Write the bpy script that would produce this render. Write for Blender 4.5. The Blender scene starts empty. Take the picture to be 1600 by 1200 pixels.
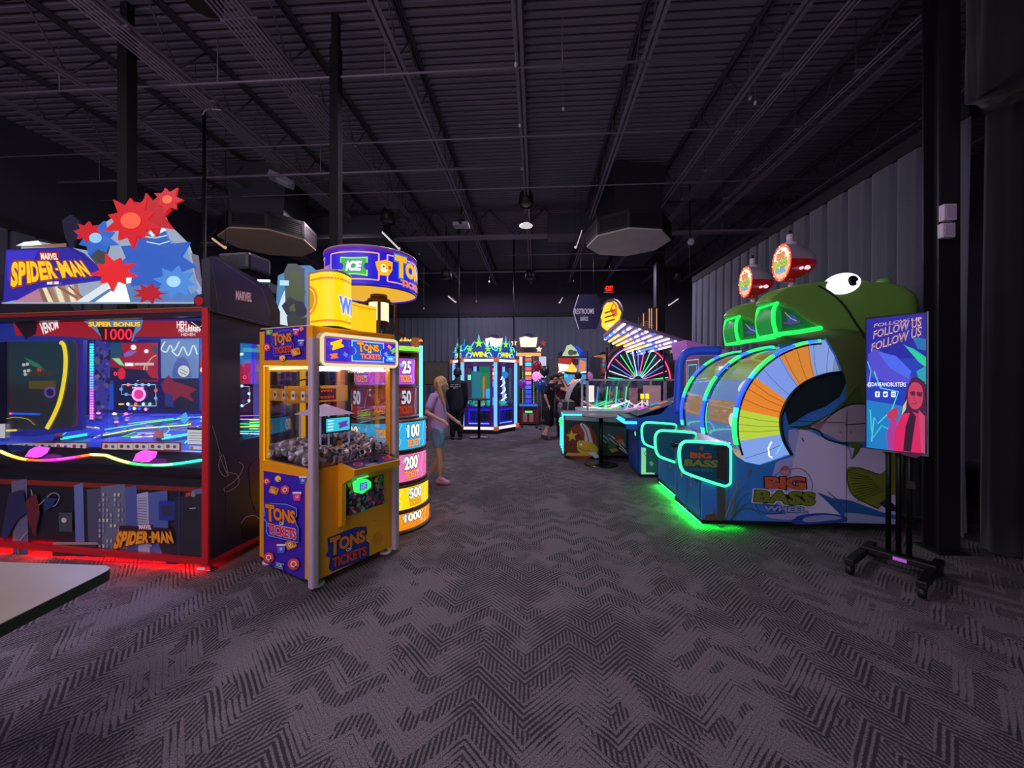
import bpy, bmesh, math, random
from mathutils import Vector, Matrix
random.seed(7)
SC = bpy.context.scene
COL = SC.collection
# ---------------------------------------------------------------- camera, world, exposure
TH = math.atan(38/600.0); EYE = 1.57; FPX = 600.0; HY = 590.0
cd = bpy.data.cameras.new('camera'); cam = bpy.data.objects.new('camera', cd); COL.objects.link(cam)
cam.location = (0, 0, EYE); cam.rotation_euler = (math.pi/2, 0, TH)
cd.sensor_width = 36; cd.lens = FPX/1600*36; cd.shift_y = -10/1600.0; cd.clip_start = .02
SC.camera = cam
SC.view_settings.view_transform = 'Standard'; SC.view_settings.look = 'None'
SC.view_settings.gamma = 1; SC.view_settings.use_curve_mapping = False; SC.view_settings.exposure = 0.0
wd = bpy.data.worlds.new('world'); SC.world = wd; wd.use_nodes = True
wd.node_tree.nodes['Background'].inputs[0].default_value = (.62, .5, .68, 1)
wd.node_tree.nodes['Background'].inputs[1].default_value = 2.4
AREAS = [  # x, y, z, size, power, colour : added fill lights below the joists, without housings
    (-2.2, -1.2, 5.1, 1.2, 85, (1, .84, .95)), (-5.0, 1.2, 5.1, 1.0, 95, (1, .82, .95)), 
    (-0.9, 4.3, 5.0, 0.6, 70, (1, .86, 1)), (-0.6, 8.6, 5.0, .6, 80, (.95, .8, 1)), (-4.6, 8.0, 5.0, .6, 40, (1, .8, .9)),
    (2.6, 12.0, 5.0, .6, 130, (.8, .72, 1)), (-2.0, 13, 5.0, .6, 90, (.85, .7, 1))]
# ---------------------------------------------------------------- pixel -> place helpers (1600 x 1200 frame)
RZ = Matrix.Rotation(TH, 3, 'Z')
CAMP = Vector((0, 0, EYE))
def ray(px, py): return RZ @ Vector(((px-800)/FPX, 1.0, -(py-HY)/FPX))
def W(px, py, d): return CAMP + ray(px, py)*d
def G(px, py, z=0.0):
    r = ray(px, py); return CAMP + r*((z-EYE)/r.z)
def lin(h):
    h = h.lstrip('#'); o = []
    for i in (0, 2, 4):
        c = int(h[i:i+2], 16)/255; o.append(c/12.92 if c <= .04045 else ((c+.055)/1.055)**2.4)
    return (o[0], o[1], o[2], 1)
MATS = {}
def M(hexc, rough=.5, metal=0.0, emit=0.0, base=None, coat=0.0, name=None):
    k = (hexc, rough, metal, emit, base, coat)
    if k in MATS: return MATS[k]
    m = bpy.data.materials.new(name or ('lit_' if emit else 'paint_')+hexc.strip('#')); m.use_nodes = True
    b = m.node_tree.nodes['Principled BSDF']
    b.inputs['Base Color'].default_value = lin(base or hexc)
    b.inputs['Roughness'].default_value = rough; b.inputs['Metallic'].default_value = metal
    if coat: b.inputs['Coat Weight'].default_value = coat; b.inputs['Coat Roughness'].default_value = .1
    if emit:
        b.inputs['Emission Color'].default_value = lin(hexc); b.inputs['Emission Strength'].default_value = emit
    MATS[k] = m; return m
def L(hexc, e=1.0): return M(hexc, .4, 0, e, base='#181818')      # things that give off light
def glass_mat(name, tint='#ffffff', k=.08, base=.06):
    m = bpy.data.materials.new(name); m.use_nodes = True; nt = m.node_tree; nt.nodes.clear()
    o = nt.nodes.new('ShaderNodeOutputMaterial'); mx = nt.nodes.new('ShaderNodeMixShader')
    t = nt.nodes.new('ShaderNodeBsdfTransparent'); g = nt.nodes.new('ShaderNodeBsdfGlossy')
    t.inputs[0].default_value = lin(tint); g.inputs['Roughness'].default_value = .03
    lw = nt.nodes.new('ShaderNodeLayerWeight'); lw.inputs[0].default_value = .25
    mr = nt.nodes.new('ShaderNodeMath'); mr.operation = 'MULTIPLY_ADD'; mr.inputs[1].default_value = k*4; mr.inputs[2].default_value = base
    nt.links.new(lw.outputs['Fresnel'], mr.inputs[0]); nt.links.new(mr.outputs[0], mx.inputs[0])
    nt.links.new(t.outputs[0], mx.inputs[1]); nt.links.new(g.outputs[0], mx.inputs[2]); nt.links.new(mx.outputs[0], o.inputs[0])
    return m
GLASS = glass_mat('clear_glass'); ACRYL = glass_mat('acrylic', '#e8f4ff', .12, .08)
# ---------------------------------------------------------------- font meshes
TXT = {}
def text_mesh(s, bold=.02, shear=0.0, spacing=1.0):
    k = (s, bold, shear, spacing)
    if k in TXT: return TXT[k]
    c = bpy.data.curves.new('glyphs', 'FONT'); c.body = s; c.size = 1; c.offset = bold; c.shear = shear
    c.space_character = spacing; c.resolution_u = 3; c.align_x = 'CENTER'; c.space_line = .8
    o = bpy.data.objects.new('glyphs', c); me = bpy.data.meshes.new_from_object(o)
    vs = [(v.co.x, v.co.y) for v in me.vertices]; fs = [tuple(p.vertices) for p in me.polygons]
    bpy.data.objects.remove(o); bpy.data.meshes.remove(me); bpy.data.curves.remove(c)
    TXT[k] = (vs, fs); return TXT[k]
# ---------------------------------------------------------------- mesh builder
FR = {}
def frame_of(root): return FR.get(root.name, Matrix.Identity(4)) if root else Matrix.Identity(4)
def tag(o, label=None, cat=None, group=None, kind=None):
    if label: o['label'] = label
    if cat: o['category'] = cat
    if group: o['group'] = group
    if kind: o['kind'] = kind
    return o
def thing(name, label, cat, loc=(0, 0, 0), rz=0.0, group=None):
    o = bpy.data.objects.new(name, None); COL.objects.link(o); o.empty_display_size = .1
    o.location = loc; o.rotation_euler = (0, 0, rz)
    FR[o.name] = Matrix.Translation(Vector(loc)) @ Matrix.Rotation(rz, 4, 'Z')
    return tag(o, label, cat, group)
class MB:
    def __init__(s): s.v = []; s.f = []; s.mi = []; s.mats = []; s.sm = []
    def add(s, vs, fs, m, smooth=False):
        n = len(s.v); s.v.extend(Vector(p) for p in vs)
        if m not in s.mats: s.mats.append(m)
        k = s.mats.index(m)
        for f in fs: s.f.append(tuple(i+n for i in f)); s.mi.append(k); s.sm.append(smooth)
        return s
    def box(s, c, d, m, rz=0.0, bev=0.0, rx=0.0, ry=0.0):
        hx, hy, hz = d[0]/2, d[1]/2, d[2]/2
        R = Matrix.Rotation(rz, 3, 'Z') @ Matrix.Rotation(ry, 3, 'Y') @ Matrix.Rotation(rx, 3, 'X')
        if bev:
            bm = bmesh.new(); bmesh.ops.create_cube(bm, size=1)
            for v in bm.verts: v.co = Vector((v.co.x*d[0], v.co.y*d[1], v.co.z*d[2]))
            bmesh.ops.bevel(bm, geom=bm.edges[:], offset=bev, segments=2, affect='EDGES', profile=.5)
            vs = [R @ v.co + Vector(c) for v in bm.verts]; fs = [[v.index for v in f.verts] for f in bm.faces]; bm.free()
            return s.add(vs, fs, m)
        vs = [R @ Vector((x*hx, y*hy, z*hz)) + Vector(c) for x in (-1, 1) for y in (-1, 1) for z in (-1, 1)]
        return s.add(vs, [(0, 1, 3, 2), (4, 6, 7, 5), (0, 4, 5, 1), (2, 3, 7, 6), (0, 2, 6, 4), (1, 5, 7, 3)], m)
    def bx(s, x0, x1, y0, y1, z0, z1, m, bev=0.0):
        return s.box(((x0+x1)/2, (y0+y1)/2, (z0+z1)/2), (abs(x1-x0), abs(y1-y0), abs(z1-z0)), m, 0, bev)
    def prism(s, pts, fa, fb, m):     # pts 2D, fa/fb map a 2D point to the two end faces
        n = len(pts); vs = [fa(*p) for p in pts] + [fb(*p) for p in pts]
        fs = [tuple(range(n))[::-1], tuple(range(n, 2*n))] + [(i, (i+1) % n, n+(i+1) % n, n+i) for i in range(n)]
        return s.add(vs, fs, m)
    def prism_x(s, yz, x0, x1, m): return s.prism(yz, lambda a, b: (x0, a, b), lambda a, b: (x1, a, b), m)
    def prism_y(s, xz, y0, y1, m): return s.prism(xz, lambda a, b: (a, y0, b), lambda a, b: (a, y1, b), m)
    def prism_z(s, xy, z0, z1, m): return s.prism(xy, lambda a, b: (a, b, z0), lambda a, b: (a, b, z1), m)
    def tube(s, path, r, m, seg=8, closed=False, radii=None):
        P = [Vector(p) for p in path]; n = len(P); vs = []; prev = None
        for i, p in enumerate(P):
            a = P[(i-1) % n] if (closed or i > 0) else p; b = P[(i+1) % n] if (closed or i < n-1) else p
            t = (b-a).normalized()
            if prev is None:
                up = Vector((0, 0, 1)) if abs(t.z) < .9 else Vector((1, 0, 0)); u = t.cross(up).normalized()
            else: u = (prev - t*prev.dot(t)).normalized()
            prev = u; w = t.cross(u); rr = radii[i] if radii else r
            for k in range(seg):
                an = 2*math.pi*k/seg; vs.append(p + (u*math.cos(an)+w*math.sin(an))*rr)
        fs = []
        for i in range(n if closed else n-1):
            j = (i+1) % n
            for k in range(seg): fs.append((i*seg+k, i*seg+(k+1) % seg, j*seg+(k+1) % seg, j*seg+k))
        if not closed: fs += [tuple(range(seg))[::-1], tuple(range((n-1)*seg, n*seg))]
        return s.add(vs, fs, m, True)
    def cyl(s, p0, p1, r0, m, r1=None, seg=20):
        s.tube([p0, p1], r0, m, seg, radii=[r0, r0 if r1 is None else r1])
        for i in range(len(s.f)-2, len(s.f)): s.sm[i] = False
        return s
    def lathe(s, prof, m, seg=32, c=(0, 0, 0), a0=0, a1=2*math.pi, smooth=True):
        full = abs(a1-a0-2*math.pi) < 1e-6; ns = seg if full else seg+1; vs = []
        for r, z in prof:
            for k in range(ns):
                a = a0+(a1-a0)*k/seg; vs.append((c[0]+r*math.cos(a), c[1]+r*math.sin(a), c[2]+z))
        fs = [(i*ns+k, i*ns+(k+1) % ns, (i+1)*ns+(k+1) % ns, (i+1)*ns+k) for i in range(len(prof)-1) for k in range(seg)]
        return s.add(vs, fs, m, smooth)
    def ell(s, c, r, m, seg=20, rings=12, R=None):
        vs = []; fs = []
        for i in range(rings+1):
            t = math.pi*i/rings
            for k in range(seg):
                a = 2*math.pi*k/seg; p = Vector((r[0]*math.sin(t)*math.cos(a), r[1]*math.sin(t)*math.sin(a), r[2]*math.cos(t)))
                if R: p = R @ p
                vs.append(p+Vector(c))
        for i in range(rings):
            for k in range(seg): fs.append((i*seg+k, (i+1)*seg+k, (i+1)*seg+(k+1) % seg, i*seg+(k+1) % seg))
        return s.add(vs, fs, m, True)
    def build(s, name, parent=None, label=None, cat=None, loc=None, rz=0.0, group=None, kind=None):
        me = bpy.data.meshes.new(name); me.from_pydata([tuple(v) for v in s.v], [], s.f)
        for m in s.mats: me.materials.append(m)
        me.polygons.foreach_set('material_index', s.mi); me.polygons.foreach_set('use_smooth', s.sm); me.update()
        o = bpy.data.objects.new(name, me); COL.objects.link(o)
        if parent: o.parent = parent
        if loc is not None: o.location = loc; o.rotation_euler = (0, 0, rz); FR[o.name] = Matrix.Translation(Vector(loc)) @ Matrix.Rotation(rz, 4, 'Z')
        return tag(o, label, cat, group, kind)
# ---------------------------------------------------------------- flat artwork laid on a real surface
def PXM(F, o, n):          # picture coordinates met with the plane (o, n) of frame F
    Fi = F.inverted(); R = Fi.to_3x3(); cp = Fi @ CAMP; o = Vector(o); n = Vector(n).normalized()
    def f(px, py, e=0.0):
        r = R @ ray(px, py); t = (o-cp).dot(n)/r.dot(n); return cp + r*t + n*e
    return f
def UVM(o, ux, uy):        # metres along two axes
    o, ux, uy = Vector(o), Vector(ux), Vector(uy); n = ux.cross(uy).normalized()
    return lambda u, v, e=0.0: o + ux*u + uy*v + n*e
def CYM(c, r):             # degrees round a cylinder, height
    return lambda u, v, e=0.0: Vector((c[0]+(r+e)*math.cos(math.radians(u)), c[1]+(r+e)*math.sin(math.radians(u)), v))
class Art:
    def __init__(s, mb, f, eps=.0015, sub=0): s.mb = mb; s.f = f; s.k = 0; s.eps = eps; s.sub = sub
    def nxt(s): s.k += 1; return .0006+s.k*min(s.eps, .0004)
    def poly(s, pts, m, lift=None):
        e = s.nxt() if lift is None else lift
        s.mb.add([s.f(p[0], p[1], e) for p in pts], [tuple(range(len(pts)))], m); return s
    def rect(s, u0, v0, u1, v1, m, nseg=1, lift=None):
        e = s.nxt() if lift is None else lift; vs = []
        for i in range(nseg+1):
            u = u0+(u1-u0)*i/nseg; vs += [s.f(u, v0, e), s.f(u, v1, e)]
        s.mb.add(vs, [(2*i, 2*i+2, 2*i+3, 2*i+1) for i in range(nseg)], m); return s
    def circ(s, u, v, r, m, r2=None, seg=20, a0=0, a1=360):
        r2 = r if r2 is None else r2
        pts = [(u+r*math.cos(math.radians(a0+(a1-a0)*i/seg)), v+r2*math.sin(math.radians(a0+(a1-a0)*i/seg))) for i in range(seg if a1-a0 == 360 else seg+1)]
        return s.poly(pts, m)
    def line(s, pts, w, m, closed=False, w2=None):
        e = s.nxt(); P = [Vector(p) for p in pts]; n = len(P); vs = []; w2 = w if w2 is None else w2
        for i, p in enumerate(P):
            a = P[i-1] if (i > 0 or closed) else p; b = P[(i+1) % n] if (i < n-1 or closed) else p
            t = (b-a); t = t.normalized() if t.length > 1e-9 else Vector((1, 0)); nn = Vector((-t.y, t.x)); ww = w+(w2-w)*i/max(1, n-1)
            vs += [s.f(*(p+nn*ww/2), e), s.f(*(p-nn*ww/2), e)]
        s.mb.add(vs, [(2*i, 2*((i+1) % n), 2*((i+1) % n)+1, 2*i+1) for i in range(n if closed else n-1)], m); return s
    def text(s, t, q, m, bold=.02, out=None, ow=.05, shear=0.0, sp=1.0):
        # q: (u0,v0,u1,v1) left-bottom to right-top, or four corners TL,TR,BR,BL
        if len(q) == 4 and not hasattr(q[0], '__len__'): q = [(q[0], q[3]), (q[2], q[3]), (q[2], q[1]), (q[0], q[1])]
        bs = text_mesh(t, bold, shear, sp); xs = [p[0] for p in bs[0]]; ys = [p[1] for p in bs[0]]
        x0, x1, y0, y1 = min(xs), max(xs), min(ys), max(ys)
        TL, TR, BR, BL = [Vector(a) for a in q]
        def place(me, mm):
            e = s.nxt(); vs = []
            for x, y in me[0]:
                a = (x-x0)/(x1-x0); b = (y-y0)/(y1-y0); p = (BL*(1-a)+BR*a)*(1-b)+(TL*(1-a)+TR*a)*b
                vs.append(s.f(p.x, p.y, e))
            s.mb.add(vs, me[1], mm)
        if out is not None: place(text_mesh(t, bold+ow, shear, sp), out)
        place(bs, m); return s
    def star(s, u, v, r, m, rot=90, k=.42, n=5, asp=1.0):
        return s.poly([(u+asp*(r if i % 2 == 0 else r*k)*math.cos(math.radians(rot+180/n*i)), v+(r if i % 2 == 0 else r*k)*math.sin(math.radians(rot+180/n*i))) for i in range(2*n)], m)
    def rrect(s, u0, v0, u1, v1, r, m, rot=0.0, notch=False):
        s.poly(rrpts(u0, v0, u1, v1, r, rot), m); return s
    def ticket(s, u, v, w, h, rot, m, asp=1.0):
        pts = []
        for sx in (1, -1):
            for k in range(7):
                a = math.radians(90-30*k); pts.append((sx*(w/2-.22*h*math.cos(a)), sx*(.22*h*math.sin(a))))
            pts += [(sx*w/2, -sx*h/2), (-sx*w/2, -sx*h/2)] if sx == 1 else [(sx*w/2, h/2), (w/2, h/2)]
        c, q = math.cos(math.radians(rot)), math.sin(math.radians(rot))
        return s.poly([(u+(x*c-y*q)*asp, v+x*q+y*c) for x, y in pts], m)
def rrpts(u0, v0, u1, v1, r, rot=0.0, n=5):
    if u0 > u1: u0, u1 = u1, u0
    if v0 > v1: v0, v1 = v1, v0
    pts = []
    for cx, cy, a in ((u1-r, v1-r, 0), (u0+r, v1-r, 90), (u0+r, v0+r, 180), (u1-r, v0+r, 270)):
        for i in range(n+1):
            t = math.radians(a+90*i/n); pts.append((cx+r*math.cos(t), cy+r*math.sin(t)))
    if rot:
        mx, my = (u0+u1)/2, (v0+v1)/2; c, q = math.cos(math.radians(rot)), math.sin(math.radians(rot))
        pts = [(mx+(x-mx)*c-(y-my)*q, my+(x-mx)*q+(y-my)*c) for x, y in pts]
    return pts
def arc(cx, cy, r, a0, a1, n=16, r2=None):
    r2 = r if r2 is None else r2
    return [(cx+r*math.cos(math.radians(a0+(a1-a0)*i/n)), cy+r2*math.sin(math.radians(a0+(a1-a0)*i/n))) for i in range(n+1)]
def smoothpts(pts, closed=True, k=4):      # Catmull-Rom through 2D or 3D points
    P = [Vector(p) for p in pts]; n = len(P); out = []
    for i in range(n if closed else n-1):
        p0 = P[(i-1) % n] if closed or i > 0 else P[0]; p1 = P[i]; p2 = P[(i+1) % n]; p3 = P[(i+2) % n] if closed or i < n-2 else P[-1]
        for j in range(k):
            t = j/k; out.append(tuple(.5*((2*p1)+(p2-p0)*t+(2*p0-5*p1+4*p2-p3)*t*t+(3*p1-p0-3*p2+p3)*t**3)))
    if not closed: out.append(tuple(P[-1]))
    return out
def copy_tree(o, loc=None, rz=None, label=None, group=None, parent=None):
    c = o.copy(); COL.objects.link(c)
    if parent: c.parent = parent
    if loc is not None: c.location = loc
    if rz is not None: c.rotation_euler = (0, 0, rz)
    if label: c['label'] = label
    if group: c['group'] = group
    for ch in list(o.children): copy_tree(ch, parent=c)
    return c
DARK = M('#0c0b0f', .6); BLACK = M('#050506', .5); CHROME = M('#b8b8c0', .2, 1.0); WHITE = M('#d8d6dc', .4); GREY = M('#55535c', .5)
# ================================================================ the hall
class NT:
    def __init__(s, m): s.nt = m.node_tree; s.l = s.nt.links
    def n(s, t, **k):
        x = s.nt.nodes.new(t)
        for a, b in k.items(): setattr(x, a, b)
        return x
    def math(s, op, a, b=None, c=None, clamp=False):
        x = s.nt.nodes.new('ShaderNodeMath'); x.operation = op; x.use_clamp = clamp
        for i, v in enumerate((a, b, c)):
            if v is None: continue
            if isinstance(v, (int, float)): x.inputs[i].default_value = v
            else: s.l.new(v, x.inputs[i])
        return x.outputs[0]
def carpet():
    m = bpy.data.materials.new('patterned_carpet'); m.use_nodes = True; t = NT(m); b = m.node_tree.nodes['Principled BSDF']
    tc = t.n('ShaderNodeTexCoord'); sp = t.n('ShaderNodeSeparateXYZ'); t.l.new(tc.outputs['Object'], sp.inputs[0]); x, y = sp.outputs[0], sp.outputs[1]
    def noise(scale, det=2, off=0.0):
        nn = t.n('ShaderNodeTexNoise'); nn.inputs['Scale'].default_value = scale; nn.inputs['Detail'].default_value = det
        mp = t.n('ShaderNodeMapping'); mp.inputs['Location'].default_value = (off, off*.7, off*.3); t.l.new(tc.outputs['Object'], mp.inputs[0]); t.l.new(mp.outputs[0], nn.inputs['Vector'])
        return nn.outputs['Fac']
    n1, n2, n3, nf = noise(1.7, 3, 3.1), noise(5.2, 2, 9.4), noise(3.1, 2, 21.), noise(170, 3, 1)
    tri = t.math('PINGPONG', t.math('PINGPONG', t.math('ADD', x, 20.11), .66), .25)
    s = t.math('DIVIDE', t.math('ADD', y, tri), .035)
    jit = t.math('MULTIPLY', t.math('SUBTRACT', nf, .5), 1.5)
    fr = t.math('FRACT', t.math('ADD', s, t.math('MULTIPLY', jit, .5)))
    w1 = t.math('MULTIPLY_ADD', n1, 2.4, -.88)
    w1 = t.math('MINIMUM', t.math('MAXIMUM', t.math('ADD', w1, t.math('MULTIPLY', t.math('SUBTRACT', n2, .5), 1.6)), .06), .58)
    l1 = t.math('LESS_THAN', fr, w1)
    hx = t.math('FRACT', t.math('ADD', t.math('DIVIDE', x, .022), t.math('MULTIPLY', jit, .6)))
    l2 = t.math('LESS_THAN', hx, .52)
    band = t.math('LESS_THAN', t.math('FRACT', t.math('DIVIDE', t.math('FLOOR', s), 6)), .45)
    pm = t.math('GREATER_THAN', t.math('ADD', n3, t.math('MULTIPLY', t.math('SUBTRACT', n2, .5), .5)), .49)
    l2m = t.math('MULTIPLY', t.math('MULTIPLY', l2, band), pm)
    dark = t.math('MAXIMUM', t.math('MULTIPLY', l1, t.math('SUBTRACT', 1, t.math('MULTIPLY', band, pm))), l2m)
    fac = t.math('MULTIPLY', dark, t.math('MULTIPLY_ADD', nf, .6, .62, True))
    cr = t.n('ShaderNodeMix', data_type='RGBA'); cr.inputs[6].default_value = lin('#625a61'); cr.inputs[7].default_value = lin('#1a161b'); t.l.new(fac, cr.inputs[0])
    mul = t.n('ShaderNodeMix', data_type='RGBA', blend_type='MULTIPLY'); mul.inputs[0].default_value = 1; t.l.new(cr.outputs[2], mul.inputs[6])
    v = t.math('MULTIPLY_ADD', nf, 3.4, -.7); cc = t.n('ShaderNodeCombineColor'); [t.l.new(v, cc.inputs[i]) for i in range(3)]; t.l.new(cc.outputs[0], mul.inputs[7])
    t.l.new(mul.outputs[2], b.inputs['Base Color']); b.inputs['Roughness'].default_value = .95
    bp = t.n('ShaderNodeBump'); bp.inputs['Distance'].default_value = .003; bp.inputs['Strength'].default_value = .5; t.l.new(t.math('SUBTRACT', nf, fac), bp.inputs['Height']); t.l.new(bp.outputs[0], b.inputs['Normal'])
    return m
def noisy(hexa, hexb, scale, rough=.9, name='plaster', bump=.0, sheen=0.0):
    m = bpy.data.materials.new(name); m.use_nodes = True; t = NT(m); b = m.node_tree.nodes['Principled BSDF']
    tc = t.n('ShaderNodeTexCoord'); nn = t.n('ShaderNodeTexNoise'); nn.inputs['Scale'].default_value = scale; nn.inputs['Detail'].default_value = 5
    t.l.new(tc.outputs['Object'], nn.inputs['Vector'])
    cr = t.n('ShaderNodeMix', data_type='RGBA'); cr.inputs[6].default_value = lin(hexa); cr.inputs[7].default_value = lin(hexb); t.l.new(nn.outputs['Fac'], cr.inputs[0])
    t.l.new(cr.outputs[2], b.inputs['Base Color']); b.inputs['Roughness'].default_value = rough
    if bump:
        bp = t.n('ShaderNodeBump'); bp.inputs['Distance'].default_value = bump; t.l.new(nn.outputs['Fac'], bp.inputs['Height']); t.l.new(bp.outputs[0], b.inputs['Normal'])
    if sheen: b.inputs['Sheen Weight'].default_value = sheen
    return m
XL, XR, YF, YB = -8.9, 8.6, 15.4, -4.0
mb = MB(); mb.bx(XL, XR, YB, YF, -.1, 0, carpet()); mb.build('floor', kind='structure')
WALLM = noisy('#3a3542', '#443e4c', 3, .85, 'dark_wall_paint')
mb = MB(); mb.bx(XL, XR+.2, YF, YF+.2, 0, 6.0, WALLM); mb.build('wall_back', kind='structure')
mb = MB(); mb.bx(XL-.2, XL, YB, YF+.2, 0, 6.0, WALLM); mb.build('wall_left', kind='structure')
mb = MB(); mb.bx(XR, XR+.2, YB, YF+.2, 0, 6.0, WALLM); mb.build('wall_right', kind='structure')
mb = MB(); mb.bx(.6, XR, YB-.2, YB, 0, 6.0, WALLM); mb.build('light_block_wall', kind='structure')  # unseen wall piece behind the camera, added to block ambient light on the right
# corrugated deck
DECK = noisy('#77707c', '#6a6470', 2, .7, 'painted_deck')
mb = MB(); P = .118; prof = []; y = YB
while y < YF:
    prof += [(y, 5.93), (y+P*.5, 5.93), (y+P*.62, 5.985), (y+P*.88, 5.985)]; y += P
prof.append((YF, 5.93)); n = len(prof)
vs = [(XL, a, b) for a, b in prof]+[(XR, a, b) for a, b in prof]
mb.add(vs, [(i, i+1, n+i+1, n+i) for i in range(n-1)], DECK); mb.bx(XL, XR, YB, YF, 6.0, 6.05, DECK); mb.build('ceiling', kind='structure')
# open web joists along the hall
JOI = noisy('#8a808c', '#786f7b', 4, .6, 'joist_paint'); JOD = M('#4a444e', .7)
for k, x in enumerate((-7.2, -5.8, -4.35, -2.95, -1.62, -.2, 1.28, 2.7, 4.2, 5.6, 7.0)):
    mb = MB(); z = 5.30
    for s in (-1, 1):
        mb.bx(x+s*.035-.018, x+s*.035+.018, YB, YF, z, z+.012, JOI); mb.bx(x+s*.018-.004, x+s*.018+.004, YB, YF, z, z+.05, JOI)
        mb.bx(x+s*.032-.02, x+s*.032+.02, YB, YF, z+.6, z+.612, JOD); mb.bx(x+s*.016-.003, x+s*.016+.003, YB, YF, z+.56, z+.6, JOD)
    y = YB; pts = []; up = 0
    while y < YF: pts.append((x, y, z+(.58 if up else .02))); y += .42; up = 1-up
    for a, b in zip(pts, pts[1:]): mb.cyl(a, b, .011, JOD, seg=6)
    mb.build('trim_%d' % (k+1), kind='structure')
# girder across the hall and bracing rods
mb = MB(); y = 9.75
for zz in (5.13, 5.86): mb.bx(XL, XR, y-.09, y+.09, zz, zz+.05, JOI if zz < 5.5 else JOD)
x = XL; up = 0; pts = []
while x < XR: pts.append((x, y, 5.16+(.7 if up else 0))); x += .7; up = 1-up
for a, b in zip(pts, pts[1:]): mb.cyl(a, b, .02, JOD, seg=6)
mb.build('trim_20', kind='structure')
PIPE = M('#8b848e', .5, .3)
for i, (y, z, r, x0, x1) in enumerate(((4.47, 5.18, .014, XL, 2.0), (5.75, 5.18, .011, XL, 5.6), (6.55, 5.17, .022, -8.8, -.25), (7.3, 5.18, .012, XL, XR), (9.62, 5.05, .012, XL, XR), (12.4, 5.0, .03, -4.5, 3.6), (11.2, 5.15, .016, -1.0, 4.0))):
    mb = MB(); mb.cyl((x0, y, z), (x1, y, z), r, PIPE, seg=8)
    x = x0+.8
    while x < x1 and i in (0, 2, 4): mb.cyl((x, y, z), (x, y, z+.62), .006, PIPE, seg=6); x += 2.1
    mb.build('ceiling_pipe', label=['thin pale pipe crossing under the roof joists nearest the camera', 'second thin pipe across the joists behind the first', 'short thicker pipe hung left of the hall centre', 'thin pipe crossing the joists before the big duct boxes', 'thin pipe crossing just before the roof girder', 'thick pipe run low across the back bay of the ceiling', 'short pale pipe between joists behind the hanging air diffuser'][i], cat='pipe')
# conduit bundles on the left
for i, (x, nn, y0, y1) in enumerate(((-3.22, 7, 2.0, 9.5), (-4.55, 5, 2.0, 11.5), (3.05, 3, 2.0, 9.6), (3.9, 2, 2.0, 12))):
    mb = MB()
    for j in range(nn): mb.cyl((x+j*.05, y0, 5.25), (x+j*.05, y1, 5.25), .010, PIPE if j % 2 else JOI, seg=6)
    yy = y0+.7
    while yy < y1: mb.bx(x-.05, x+nn*.05, yy-.02, yy+.02, 5.265, 5.29, JOI); mb.cyl((x-.04, yy, 5.27), (x-.04, yy, 5.9), .005, JOD, seg=6); yy += 1.1
    mb.build('conduit_bundle', label=['rack of seven parallel conduits above the yellow claw machine', 'rack of five parallel conduits above the dark topped cabinet', 'three conduits running beside the joist above the green fish machines', 'pair of conduits close to the right hand curtain'][i], cat='conduit')
# curtains: pleated cloth hung on a pipe
CURT = noisy('#5c626e', '#4c525e', 60, .95, 'curtain_cloth', 0, .3)
def curtain(x0, y0, x1, y1, ztop, period, label, zbot=.02, amp=.09, mat=CURT):
    a, b = Vector((x0, y0)), Vector((x1, y1)); Ln = (b-a).length; t = (b-a)/Ln; nrm = Vector((-t.y, t.x))
    n = int(Ln/period*10); rows = 7; vs = []; fs = []
    for i in range(n+1):
        s = Ln*i/n; ph = s/period+.15*math.sin(s*1.7); f = ph-math.floor(ph); jit = math.sin(math.floor(ph)*12.9)*.5+.5
        for j in range(rows+1):
            q = j/rows; z = ztop+(zbot-ztop)*q
            g = math.exp(-((f-.5)/(.045+.085*q))**2)             # the deep fold, opening downwards
            w = amp*(.35+.75*q)*(1-2.6*g*(.7+.4*jit)) + .02*math.sin(2*math.pi*f*2+q*3)*q
            p = a+t*s+nrm*w; vs.append((p.x, p.y, z))
    R = rows+1
    for i in range(n):
        for j in range(rows): fs.append((i*R+j, (i+1)*R+j, (i+1)*R+j+1, i*R+j+1))
    th = thing('pleated_curtain', label, 'curtain', (x0, y0, 0))
    mb = MB(); mb.add([Vector(v)-Vector((x0, y0, 0)) for v in vs], fs, mat, True); c = mb.build('cloth', th)
    md = c.modifiers.new('thick', 'SOLIDIFY'); md.thickness = .006
    mb = MB(); o = Vector((x0, y0, 0)); q = nrm*.02
    d = Vector((x1, y1, 0))-o; mb.cyl(Vector((-q.x, -q.y, ztop-.02)), d+Vector((-q.x, -q.y, ztop-.02)), .03, M('#1c1a20', .6), seg=10)
    mb.box(d/2+Vector((0, 0, ztop-.06)), (.10 if abs(d.x) < abs(d.y) else abs(d.x), abs(d.y) if abs(d.x) < abs(d.y) else .10, .16), M('#24242b', .9)); mb.build('rail', th)
    return th
XC = 4.22
curtain(XC, 3.98, XC, 10.6, 4.24, .34, 'long charcoal pleated curtain along the side of the hall behind the fish machines')
curtain(-8.0, YF-.25, 3.2, YF-.25, 4.12, .26, 'wide charcoal pleated curtain across the far end of the hall', amp=.05)
curtain(XL+.3, 14.8, XL+.3, 3.5, 4.12, .33, 'charcoal pleated curtain along the far left wall of the hall')
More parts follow.
